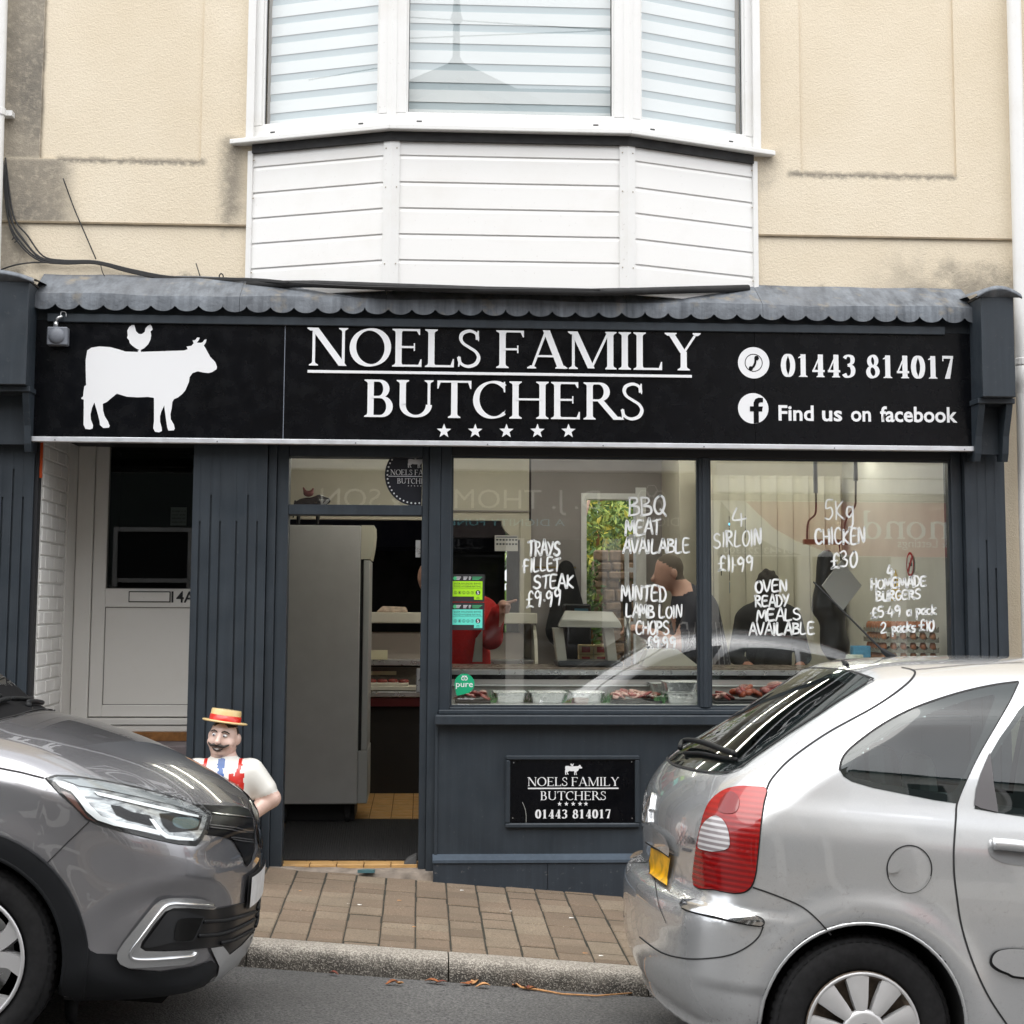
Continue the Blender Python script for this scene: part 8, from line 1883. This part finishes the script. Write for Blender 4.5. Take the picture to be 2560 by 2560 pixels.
def sash(t, xa, xb, za, zb):
    w = empty('window', ((xa+xb)/2, OY, za)); w.parent = t; w.matrix_parent_inverse = WM(t).inverted()
    mb = MB(); mb.box(xa, xb, OY-.02, OY+.002, za, zb); mb.build('pane', darkroom, w)
    mb = MB(); f = .06
    for q in ((xa-f,xa,za-f,zb+f),(xb,xb+f,za-f,zb+f),(xa,xb,zb,zb+f),(xa,xb,za-f,za),(xa,xb,(za+zb)/2-.03,(za+zb)/2+.03)): mb.box(q[0],q[1],OY-.01,OY+.05,q[2],q[3])
    mb.build('frame', M['pvc'], w); mb = MB(); mb.box(xa-.12,xb+.12,OY,OY+.14,za-.13,za-f); mb.build('sill', off_w, w)
# funeral directors
x0, x1 = vx(560), vx(1765)
fd = empty('funeral_directors', ((x0+x1)/2, OY, -.1), 'pale stone shop across the street lettered D. J. THOMAS & SON', 'building')
roof_z = AT(1140, 330, 11.56).z; apex = AT(1140, 205, 11.56); 
mb = MB(); mb.box(x0, x1, OY-6, OY-.02, vz(1165), roof_z); mb.build('upper_wall', stone_w, fd)
mb = MB(); mb.box(x0, x1, OY-.0, OY+.16, vz(1180), vz(1150), .02); mb.build('cornice', off_w, fd)
fas = simple('funeral_fascia', srgb(92,82,78), .6, var=.06); mb = MB(); mb.box(x0, x1, OY-.05, OY+.06, vz(1345), vz(1182)); mb.build('fascia', fas, fd)
lt = simple('fascia_letters', (.82,.80,.72), .5); teal = simple('teal_letters', srgb(150,214,222), .5)
zb_, hh_ = vz(1272.5), vz(1222)-vz(1272.5)
put_text('lettering', 'D. J. THOMAS & SON', vx(802,1245), vx(1499,1245), zb_, hh_, OY+.07, lt, fd, face=1, offset=-.004)
put_text('lettering', 'A DIGNITY FUNERAL DIRECTOR', vx(860,1306), vx(1411,1306), vz(1315), vz(1297)-vz(1315), OY+.07, teal, fd, face=1)
put_text('lettering', 'DIGNITY', vx(1560,1300), vx(1696,1300), vz(1313), vz(1290)-vz(1313), OY+.07, lt, fd, face=1)
for k in range(5):
    c = Vector((vx(1627,1245)+.11*math.cos(2*math.pi*k/5+.3), 0, vz(1245)+.11*math.sin(2*math.pi*k/5+.3))); mb = MB(); mb.lathe([(.075,OY+.07),(.09,OY+.07)], (c.x,0,c.z), 6, axis='y'); mb.build('emblem_ring', lt, fd)
mb = MB(); mb.box(x0, x1, OY-.4, OY-.3, -1, vz(1300)); mb.build('shop_interior', simple('funeral_curtain', srgb(150,146,140), .9), fd)
nw = 5
for k in range(nw):
    xa = x0+(x1-x0)*k/nw+.12; xb = x0+(x1-x0)*(k+1)/nw-.12
    mb = MB(); mb.add([(xa,OY-.03,-.1),(xb,OY-.03,-.1),(xb,OY-.03,vz(1348)),(xa,OY-.03,vz(1348))], [(0,1,2,3)]); mb.build('shop_window', dglass, fd)
    mb = MB(); mb.box(xa-.24,xa,OY-.1,OY+.08,-1,vz(1346)); mb.build('pilaster', off_w, fd)
mb = MB(); mb.box(x0,x1,OY-.1,OY+.04,-1.2,.25); mb.build('stall_riser', stone_w, fd)
for k in range(4):
    xa = x0+.5+k*(x1-x0-.6)/4; sash(fd, xa, xa+.8, 4.2, 5.8)
# gable with finial
gx0, gx1 = apex.x-1.9, apex.x+1.9
mb = MB(); mb.prism([(gx0, roof_z), (gx1, roof_z), (apex.x, apex.z)], 'y', OY-.4, OY-.05); mb.build('gable', stone_w, fd)
for s_ in (-1, 1):
    mb = MB(); mb.prism([(apex.x, apex.z+.22), (apex.x+s_*2.2, roof_z-.12), (apex.x+s_*2.2, roof_z-.34), (apex.x, apex.z)], 'y', OY-.5, OY+.25); mb.build('bargeboard', simple('bargeboard_grey', srgb(90,92,96), .7), fd, fix=True)
mb = MB(); mb.lathe([(.10,-.1),(.11,.25),(.05,.35),(.045,.8),(.09,.85),(.06,.95),(.02,1.3),(0,1.35)], (apex.x, OY, apex.z), 10); mb.build('finial', slate, fd)
mb = MB(); mb.prism([(OY+.1, roof_z-.02), (OY-3, roof_z+1.6), (OY-6, roof_z-.02)], 'x', x0, x1); mb.build('roof', slate, fd)
# estate agents
x2, x3 = vx(1775), vx(2700)
ea = empty('estate_agents', ((x2+x3)/2, OY, -.3), 'white boarded estate agents across the street with red fascia', 'building')
ftop, fbot = vz(1255, 2100), vz(1392, 2100)
mb = MB(); mb.box(x2, x3, OY-6, OY-.02, ftop, 6.6); mb.build('upper_wall', off_w, ea)
n_ = 0; z = vz(1235, 2000)
while n_ < 7: 
    mb = MB(); mb.box(x2+.08, x3, OY-.02, OY+.05, z+.008, z+.20, .01); mb.build('cladding_board', M['clad'], ea); z += .208; n_ += 1
mb = MB(); mb.box(x2, x3, OY-.03, OY+.12, ftop+.01, ftop+.09, .01); mb.build('cornice', stone_w, ea)
redm = simple('estate_red', srgb(176,24,30), .4); whm = simple('estate_white', (.80,.82,.80), .4)
mb = MB(); mb.box(x2, x3, OY-.05, OY+.06, fbot, ftop); mb.build('fascia', whm, ea)
mb = MB(); pts = [(vx(1862), ftop-.005)]+[(vx(px), vz(py, px)) for px, py in ((1890,1282),(1930,1320),(1985,1352),(2050,1376),(2130,1390))]+[(vx(2250), fbot+.004), (x3, fbot+.004), (x3, ftop-.005)]
mb.add([(a, OY+.064, b) for a, b in pts], [tuple(range(len(pts)))]); mb.build('red_field', redm, ea)
mb = MB(); pts = [(vx(1800), ftop-.005)]+[(vx(px), vz(py, px)) for px, py in ((1830,1290),(1870,1332),(1930,1366),(2000,1388))]+[(vx(1790), fbot+.004)]
mb.add([(a, OY+.063, b) for a, b in pts], [tuple(range(len(pts)))]); mb.build('grey_field', simple('estate_grey', srgb(120,124,120), .5), ea)
zb_ = vz(1348, 2280); hh_ = (vz(1278, 2280)-zb_)
serif_line('lettering', 'mond', vx(2146,1320), vx(2400,1320), zb_, hh_, OY+.07, whm, ea, 0, .9, False, face=1, gap=.02)
put_text('lettering', 's & Lettings', vx(2240,1365), vx(2392,1365), vz(1369,2300), .12, OY+.07, whm, ea, face=1)
put_text('lettering', '01443 223300', vx(1806,1375), vx(1980,1375), vz(1384,1890), .085, OY+.07, whm, ea, face=1, offset=.012)
mb = MB(); mb.box(x2, x3, OY-.5, OY-.4, -1.4, ftop); mb.build('shop_interior', simple('estate_interior', srgb(190,190,184), .8), ea)
for k in range(4):
    xa = x2+(x3-x2)*k/4+.1; xb = x2+(x3-x2)*(k+1)/4-.1
    mb = MB(); mb.add([(xa,OY-.03,.2),(xb,OY-.03,.2),(xb,OY-.03,fbot),(xa,OY-.03,fbot)], [(0,1,2,3)]); mb.build('shop_window', dglass, ea); mb = MB(); mb.box(xa-.2,xa,OY-.1,OY+.05,-1.4,fbot); mb.build('pilaster', off_w, ea)
mb = MB(); mb.box(x2,x3,OY-.1,OY+.04,-1.6,.2); mb.build('stall_riser', off_w, ea)
for k in range(3): sash(ea, x2+.6+k*1.6, x2+1.4+k*1.6, 4.9, 6.1)
mb = MB(); mb.prism([(OY+.2, 6.58), (OY-3, 8.2), (OY-6, 6.58)], 'x', x2, x3); mb.build('roof', slate, ea)
# further terrace houses either side, the first coloured dark for the door glass reflection
for k, (xa, xb, h, col, lab) in enumerate(((x0-7.2, x0-.02, 6.2, (.07,.085,.08), 'terrace house beside the funeral directors, coloured dark green for the door glass reflection'), (x3+.02, x3+7.5, 5.8, (.55,.42,.36), 'brick terrace house across the street beyond the estate agents'), (x0-16, x0-7.22, 5.8, (.5,.5,.5), 'grey terrace house across the street up the hill'), (x3+7.52, x3+17, 5.4, (.66,.64,.58), 'pale terrace house across the street down the hill'))):
    t = empty('terrace_house', ((xa+xb)/2, OY, 0), lab, 'house', 'terrace houses across the street')
    mb = MB(); mb.box(xa, xb, OY-6, OY-.03, -2, h); mb.build('wall', simple('terrace_wall', col, .9, var=.08, vscale=3), t); mb = MB(); mb.prism([(OY+.25, h-.02), (OY-3, h+1.7), (OY-6, h-.02)], 'x', xa, xb); mb.build('roof', slate, t)
    nn = int((xb-xa)/2.3)
    for i in range(nn):
        c = xa+(xb-xa)*(i+.5)/nn; sash(t, c-.45, c+.45, h-2.2, h-.7); sash(t, c-.5, c+.5, .9-SLOPE*c*.5, 2.3-SLOPE*c*.5)
ow = empty('overhead_wire', (0,-8,7.6), 'thin overhead telephone wire crossing the street', 'wire'); 
for z, dz in ((7.7,.1), (7.85,-.06)):
    mb = MB(); mb.tube([(x, -7.5+dz*x, z-.25*(1-(x/9)**2)+dz*.3*x) for x in range(-9, 10, 2)], .008, 5); mb.build('wire', M['cable'], ow, True)
mb = MB(); mb.tube([(-9,-6.6,-.2),(-9,-6.6,8.1)], .1, 10); mb.build('end_pole', M['wood'], ow) if False else None

# ================================================================== butcher figure on the pavement
sx_c = AT(560, 1900, -.42)
bs = empty('butcher_statue', (sx_c.x, -.42, pave_z(sx_c.x, -.42)), 'painted butcher figure in straw boater and red striped apron by the pilaster', 'statue')
top_z = AT(565, 1774, -.42).z - pave_z(sx_c.x, -.42)      # height of the hat
HS = top_z                                                  # local z up to the hat crown
skin = simple('statue_skin', srgb(222,190,176), .35, var=.04, coat=.4); shirt = simple('statue_shirt', (.80,.79,.74), .3, coat=.5); red_ = simple('statue_red', srgb(206,44,34), .3, coat=.5); blue_ = simple('statue_blue', srgb(38,90,160), .3, coat=.5); hair = simple('statue_hair', (.035,.028,.024), .5); dk_ = simple('statue_trousers', (.03,.03,.035), .5, coat=.4); straw = simple('statue_straw', srgb(232,204,146), .35, coat=.5); lip_ = simple('statue_line', (.03,.02,.02), .4)
hz = HS - .140                                              # centre of the head
def torso(p):
    f = smin(ell(p, (0,0,hz-.345), (.150,.125,.20)), ell(p, (0,.005,hz-.215), (.165,.095,.085)), .08)
    f = smin(f, cone(p, (0,0,hz-.14), (0,0,hz-.08), .075,.062), .03)
    for s in (-1, 1):
        sh = (s*.150, .0, hz-.19); el = (s*.258, .01, hz-.335); hd_ = (s*.15, -.05, hz-.42)
        f = smin(f, cone(p, sh, (s*.22,.008,hz-.285), .068,.066), .05); f = smin(f, cone(p, (s*.205,.008,hz-.27), el, .060,.050), .012)
        f = smin(f, cone(p, el, hd_, .050,.036), .012); f = smin(f, ell(p, hd_, (.04,.03,.032)), .02)
        f = smin(f, cone(p, (s*.075,0,hz-.50), (s*.08,-.01,.06), .088,.060), .05); f = smin(f, ell(p, (s*.085,-.04,.035), (.055,.085,.035)), .02)
    return f
def pick_t(c):
    x, y, z = c[:,0], c[:,1], c[:,2]; r = np.zeros(len(c), int)
    arm = (np.abs(x) > .165) & (z < hz-.312+.35*(np.abs(x)-.24)) & (z > hz-.50); r[arm] = 1
    front = y < .03; ap = front & (np.abs(x) < .118) & (z < hz-.19) & (z > hz-.62) & ~arm
    stripe = (np.floor((x+.118)/.0262).astype(int) % 2) == 0
    r[ap & stripe] = 2; r[ap & ~stripe] = 0
    for s in (-1, 1):
        d = s*x-.098-(hz-.10-z)*(-.12); strap = front & (np.abs(d) < .0095) & (z > hz-.26) & (z < hz-.10); r[strap] = 2
        d2 = s*x-.070-(hz-.225-z)*(-.35); r[front & (np.abs(d2) < .010) & (z > hz-.24) & (z < hz-.145)] = 2
    tie = front & (np.abs(x+.005) < np.where(z > hz-.165, .020, .010+(hz-.165-z)*.30)) & (z < hz-.115) & (z > hz-.232); r[tie] = 3
    r[z < hz-.62] = 4; r[(z < .075)] = 4
    nk = (z > hz-.105) & (np.abs(x) < .08); r[nk] = 1
    return r
ob = body_obj('body', torso, (-.36,-.17,-.002), (.36,.17,hz-.03), .0062, [shirt, skin, red_, blue_, dk_], pick_t, bs)
def head(p):
    f = smin(ell(p, (0,0,0), (.078,.082,.098)), ell(p, (0,-.012,-.055), (.066,.066,.052)), .03)
    for s in (-1, 1): f = smin(f, ell(p, (s*.042,-.052,-.030), (.030,.026,.024)), .02); f = smin(f, ell(p, (s*.080,.008,-.01), (.013,.022,.028)), .008)
    f = smin(f, cone(p, (0,-.078,.010), (0,-.098,-.022), .010,.016), .012); f = smin(f, ell(p, (0,-.062,-.085), (.030,.022,.018)), .02)
    f = smin(f, cone(p, (0,0,-.08), (0,0,-.15), .06,.06), .02)
    for s in (-1, 1): f = np.maximum(f, -(ell(p, (s*.030,-.088,.012), (.015,.014,.010))))
    return f
hr = bpy.data.objects.new('head', None); COL.objects.link(hr); hr.parent = bs; hr.location = (0,-.01,hz); hr.rotation_euler = (rad(2), rad(6), rad(-14))
def pick_h(c):
    x, y, z = c[:,0], c[:,1], c[:,2]; r = np.zeros(len(c), int); r[((y > .018) | ((np.abs(x) > .066) & (y > -.012))) & (z > -.055) & ~((np.abs(x) > .078) & (y < .03))] = 1; r[(z > .055) & (y > -.055)] = 1
    return r
body_obj('face', head, (-.11,-.13,-.15), (.11,.1,.11), .0045, [skin, hair], pick_h, hr)
eyew = simple('eye_white', (.75,.74,.72), .2, coat=1); eyeb = simple('eye_blue', (.05,.07,.12), .2)
for s in (-1, 1):
    mb = MB(); mb.lathe([(0,-.011),(.007,-.010),(.011,-.004),(.0115,0)], (s*.030,-.071,.012), 12, axis='y', sx=1.15, sy=.8); mb.build('eye', eyew, hr, True, world_coords=False)
    mb = MB(); mb.lathe([(0,-.0125),(.0045,-.0118)], (s*.029-.001,-.071,.012), 10, axis='y'); mb.build('iris', eyeb, hr, world_coords=False)
    mb = MB(); mb.tube([(s*.013,-.083,.030),(s*.028,-.084,.038),(s*.044,-.076,.033),(s*.054,-.066,.024)], [.003,.0042,.004,.002], 6); mb.build('eyebrow', hair, hr, True, world_coords=False)
    mb = MB(); mb.tube([(s*.002,-.094,-.040),(s*.018,-.096,-.040),(s*.036,-.090,-.044),(s*.054,-.078,-.036),(s*.062,-.068,-.028)], [.009,.010,.0075,.005,.002], 8); mb.build('moustache', hair, hr, True, world_coords=False)
mb = MB(); mb.tube([(-.030,-.083,-.055),(-.018,-.088,-.066),(0,-.091,-.070),(.018,-.088,-.066),(.030,-.083,-.055)], [.002,.003,.003,.003,.002], 6); mb.build('mouth', lip_, hr, True, world_coords=False)
mb = MB(); mb.tube([(-.022,-.086,-.057),(0,-.091,-.061),(.022,-.086,-.057)], [.002,.004,.002], 6); mb.build('teeth', eyew, hr, True, world_coords=False)
ht = bpy.data.objects.new('straw_boater', None); COL.objects.link(ht); ht.parent = bs; ht.location = (0,-.005,hz+.072); ht.rotation_euler = (rad(-3), rad(8), 0)
mb = MB(); mb.lathe([(.06,.0),(.118,-.002),(.123,.002),(.122,.007),(.116,.009),(.085,.009)], (0,0,0), 40); mb.build('brim', straw, ht, True, world_coords=False)
mb = MB(); mb.lathe([(.084,.0085),(.0835,.025),(.082,.061),(.079,.069),(.0,.072)], (0,0,0), 40); shade_auto(mb.build('crown', straw, ht, world_coords=False), 40)
mb = MB(); mb.lathe([(.086,.0095),(.0852,.038),(.083,.0385)], (0,0,0), 40); mb.build('hat_band', red_, ht, True, world_coords=False)

# ================================================================== people in the shop
def skin_mat(c): return simple('skin_tone', c, .5, var=.06)
# the butcher bending over the counter, facing left
hy = 1.75; hp = AT(1672, 1430, hy)
bp_ = empty('person', (hp.x+.25, hy, FZ), 'grey haired person in navy striped apron bending over the counter', 'person')
o0 = np.array([hp.x, hy, hp.z])
def butcher(p):
    q = p-o0
    f = smin(ell(q,(.005,0,.03),(.098,.078,.098)), ell(q,(-.03,0,-.055),(.072,.060,.075)), .04); f = smin(f, cone(q,(-.088,0,-.02),(-.112,0,-.052),.012,.016), .02); f = smin(f, ell(q,(-.065,0,-.115),(.032,.034,.026)), .03)
    f = smin(f, ell(q,(.025,-.080,-.01),(.022,.012,.034)), .006)
    f = smin(f, cone(q,(.045,0,-.06),(.13,0,-.17),.062,.075), .03)
    f = smin(f, cone(q,(.17,-.14,-.26),(.17,.14,-.26),.095,.095), .07); f = smin(f, cone(q,(.18,0,-.28),(.30,0,-.85),.17,.17), .08); f = smin(f, cone(q,(.27,-.08,-.85),(.30,-.09,-1.78),.11,.07), .05); f = smin(f, cone(q,(.27,.08,-.85),(.30,.09,-1.78),.11,.07), .05)
    for s in (-1, 1):
        sh, el, wr = (.15,s*.19,-.28), (.03,s*.25,-.50), (-.20,s*.13,-.40)
        f = smin(f, cone(q,sh,el,.072,.055), .03); f = smin(f, cone(q,el,wr,.052,.036), .02); f = smin(f, ell(q,(wr[0]-.05,wr[1],wr[2]+.01),(.055,.04,.025)), .02)
        for k in range(4): f = smin(f, cone(q,(wr[0]-.08,wr[1]-.03+.02*k,wr[2]+.01),(wr[0]-.125+.006*abs(k-1.5),wr[1]-.03+.02*k,wr[2]-.03),.010,.008), .006)
        f = smin(f, cone(q,(wr[0]-.03,wr[1]+s*.035,wr[2]+.015),(wr[0]-.085,wr[1]+s*.045,wr[2]-.005),.011,.008), .006)
    return f
def pick_b(c):
    q = c-o0; r = np.full(len(c), 2); x, y, z = q[:,0], q[:,1], q[:,2]
    hd = (z > -.165+.5*np.minimum(x,0)) & (x < .15) & (np.abs(y) < .11); r[hd] = 0; r[hd & (z > .035-.55*x) & (x > -.075)] = 1; r[hd & (x > .03) & (z > -.05) & (np.abs(y) < .075)] = 1
    arm = (x < .035) & (z < -.30); r[arm] = 0
    st = (np.floor((c[:,0]*1.0+c[:,1])/.012).astype(int) % 5) == 0; r[(r == 2) & st & (z < -.34)] = 3
    return r
body_obj('body', butcher, tuple(o0+[-.42,-.36,-1.86]), tuple(o0+[.55,.36,.17]), .0125, [skin_mat(srgb(216,170,152)), simple('grey_hair', srgb(104,94,84), .8), simple('navy_cloth', srgb(52,54,66), .85), simple('pin_stripe', srgb(150,150,156), .85)], pick_b, bp_, loc=tuple(-Vector(bp_.location)))
# a second worker with dark hair and dark clothing, back turned
hy = 2.35; hp = AT(1920, 1462, hy); o1 = np.array([hp.x, hy, hp.z])
wp_ = empty('person', (hp.x, hy, FZ), 'dark haired person in black clothing standing behind the oven ready meals lettering', 'person')
def worker(p):
    q = p-o1; f = smin(ell(q,(0,0,0),(.085,.10,.115)), cone(q,(0,0,-.08),(.0,0,-.16),.06,.07), .03); f = f+.006*np.sin(q[...,0]*90)*np.sin(q[...,2]*70)*(q[...,2] > .02)
    f = smin(f, cone(q,(-.14,0,-.24),(.14,0,-.24),.09,.09), .06); f = smin(f, cone(q,(0,0,-.28),(0,0,-.85),.17,.16), .08)
    for s in (-1, 1):
        f = smin(f, cone(q,(s*.18,0,-.26),(s*.25,-.03,-.52),.07,.055), .03); f = smin(f, cone(q,(s*.25,-.03,-.52),(s*.16,-.22,-.62),.05,.035), .02); f = smin(f, ell(q,(s*.14,-.27,-.63),(.035,.05,.022)), .02); f = smin(f, cone(q,(s*.08,0,-.85),(s*.09,0,-1.6),.105,.07), .05)
        for k in range(4): f = smin(f, cone(q,(s*.14-.025+.017*k,-.30,-.63),(s*.14-.025+.017*k,-.345,-.655),.009,.008), .005)
    return f
def pick_w(c):
    q = c-o1; r = np.full(len(c), 2); hd = q[:,2] > -.13; r[hd] = 0; r[hd & ((q[:,1] < .05) | (q[:,2] > .04))] = 1; r[(q[:,1] < -.17) & (q[:,2] < -.5) & (q[:,2] > -.75)] = 0; return r
body_obj('body', worker, tuple(o1+[-.36,-.38,-1.68]), tuple(o1+[.36,.24,.14]), .0135, [skin_mat(srgb(180,126,104)), simple('dark_hair', (.02,.016,.013), .8), simple('black_cloth', (.016,.016,.018), .9)], pick_w, wp_, loc=tuple(-Vector(wp_.location)))
# customer in a red coat pointing, mostly hidden by the window post
hy = 1.9; sp = AT(1203, 1530, hy); o2 = np.array([sp.x, hy, sp.z])
cp_ = empty('person', (sp.x-.12, hy, FZ), 'person in a red fleece coat pointing with one arm across the counter', 'person')
def customer(p):
    q = p-o2; f = smin(ell(q,(-.36,0,.24),(.085,.10,.115)), cone(q,(-.33,0,.18),(-.2,0,.05),.06,.07), .03)
    f = smin(f, cone(q,(-.27,0,.0),(.02,0,-.0),.10,.10), .06); f = smin(f, cone(q,(-.13,0,-.05),(-.10,0,-.85),.18,.20), .09)
    e0, e1 = np.array((.06,-.20,-.17)), np.array((.10,-.32,.0))
    f = smin(f, cone(q,(-.01,-.06,-.02),e0,.085,.078), .03); f = smin(f, cone(q,e0,e1,.076,.052), .03); w = e1+np.array((.035,-.02,.05)); f = smin(f, cone(q,e1,w,.030,.034), .012)
    f = smin(f, cone(q,w+np.array((.015,-.015,.01)),w+np.array((.085,-.03,.032)),.0125,.009), .008)
    for k in range(3): b_ = w+np.array((.04-.006*k,-.03,-.012-.016*k)); f = smin(f, cone(q,w+np.array((.012,.008*k,-.012*k)),b_,.013,.011), .006); f = smin(f, cone(q,b_,b_+np.array((-.03,-.012,-.008)),.011,.009), .005)
    f = smin(f, cone(q,w+np.array((-.005,-.03,.0)),w+np.array((.04,-.045,.0)),.013,.010), .007)
    f = smin(f, cone(q,(-.27,-.04,-.05),(-.34,-.04,-.32),.085,.07), .04); f = smin(f, cone(q,(-.34,-.04,-.32),(-.25,-.2,-.48),.07,.05), .03); f = smin(f, ell(q,(-.23,-.24,-.5),(.04,.05,.03)), .02)
    f = smin(f, cone(q,(-.22,0,-.85),(-.22,0,-1.45),.12,.08), .05); f = smin(f, cone(q,(-.0,0,-.85),(-.0,0,-1.45),.12,.08), .05)
    return f
def pick_c(c):
    q = c-o2; r = np.full(len(c), 1); r[q[:,2] > .16] = 0; r[(q[:,1] < -.315) & (q[:,0] > .105)] = 0; r[(q[:,2] > .16) & ((q[:,2] > .33) | (q[:,1] > .03))] = 2; r[q[:,2] < -.8] = 3; return r
body_obj('body', customer, tuple(o2+[-.48,-.42,-1.52]), tuple(o2+[.30,.26,.44]), .011, [skin_mat(srgb(206,156,136)), simple('red_fleece', srgb(186,24,22), .95, var=.15, vscale=60), simple('pale_hair', srgb(150,140,128), .8), simple('grey_cloth', srgb(70,72,78), .9)], pick_c, cp_, loc=tuple(-Vector(cp_.location)))
bg_ = empty('folded_card', (sp.x+.03, hy-.28, 1.1), 'pale folded card held against the red coat', 'card'); a = AT(1182,1590,1.55); b = AT(1206,1655,1.55); mb = MB(); mb.hexa([(a.x,1.55,b.z),(b.x,1.56,b.z),(b.x,1.6,b.z),(a.x,1.6,b.z),(a.x+.02,1.55,a.z-.02),(b.x,1.56,a.z+.04),(b.x,1.6,a.z+.04),(a.x+.02,1.6,a.z-.02)]); mb.build('card_body', simple('grey_card', srgb(150,150,138), .8), bg_)

# ================================================================== litter along the kerb
dl = [simple('leaf_brown', srgb(140,84,48), .8, var=.3, vscale=60), simple('leaf_tan', srgb(190,140,92), .8, var=.3, vscale=60), simple('leaf_red', srgb(112,58,44), .8, var=.3, vscale=60)]
z3 = lambda u, v: (580+u/1.756, 1960+v/1.756)
def on_road(px, py):
    p = None; z = -.2
    for _ in range(8): p = ATZ(px, py, z); z = road_z(p.x, p.y)
    return p
r_ = random.Random(11)
labs = ['curled brown dead leaf in the gutter', 'reddish dead leaf lying against the kerb', 'pale tan dead leaf in the gutter']
for i, (u, v, sc_l, m_) in enumerate(((445,843,.026,2),(700,885,.033,0),(735,888,.022,1),(880,878,.038,0),(915,882,.03,2),(1030,885,.038,0),(1065,880,.036,1),(1100,898,.036,1),(1250,892,.034,0),(1290,905,.034,2),(1320,908,.026,0))):
    p = on_road(*z3(u, v)); t = empty('dead_leaf', tuple(p), labs[(2 if m_ == 1 else 1 if m_ == 2 else 0)], 'leaf', 'dead leaves along the kerb'); a = r_.uniform(0, 6.28); P = []
    for k in range(7):
        q = k/6; w = sc_l*.45*math.sin(math.pi*min(q*1.05,1))**.8; cx = (q-.5)*sc_l*2; lift = .004+.010*abs(math.sin(q*2.6+i))
        P.append([(cx*math.cos(a)-y_*math.sin(a), cx*math.sin(a)+y_*math.cos(a), lift+abs(y_)/max(sc_l,.01)*.016*(1+.5*math.sin(i))+.002) for y_ in (-w, -w*.5, 0, w*.5, w)])
    mb = MB(); mb.grid(P); mb.build('blade', dl[m_], t, True, world_coords=False)
t = empty('dry_stalk', tuple(on_road(*z3(1500,932))), 'long pale dry stalk lying along the gutter', 'stalk'); mb = MB(); mb.tube([tuple(Vector(on_road(*z3(u,v)))+Vector((0,0,.008+h))) for u, v, h in ((1235,885,.01),(1270,905,.004),(1350,912,.0),(1450,930,.0),(1600,938,.0),(1765,930,.006))], [.004,.005,.005,.004,.004,.003], 6); mb.build('stem', dl[1], t, True)
gl = empty('glass_shard', (0,0,0), 'broken blue green piece of tile by the doorstep', 'shard'); p = ATZ(*z3(590,385), pave_z(-1,0)+.01); gl.location = p; mb = MB(); mb.prism([(-.05,-.012),(-.02,-.022),(.045,-.018),(.05,.008),(.0,.024),(-.03,.01)], 'z', -.004, .012); mb.build('shard', simple('teal_tile', srgb(74,110,116), .35), gl, world_coords=False)
for i, (u, v) in enumerate(((800,598),(510,530),(560,530),(735,500),(1225,505),(1490,512),(1550,645),(1620,650),(1010,440),(300,495))):
    p = ATZ(*z3(u, v), pave_z(-.9,-.8)); p = Vector((p.x, p.y, pave_z(p.x, p.y))); t = empty('litter_speck', tuple(p), 'tiny pale scrap of litter on the paving', 'litter', 'specks of litter on the paving'); mb = MB(); w = .008+.006*r_.random(); mb.add([(-w,-w*.6,.003),(w,-w*.5,.004),(w*.8,w*.6,.003),(-w*.7,w*.7,.005)], [(0,1,2,3)]); mb.build('scrap', M['papers'] if i % 3 else dl[1], t, world_coords=False)
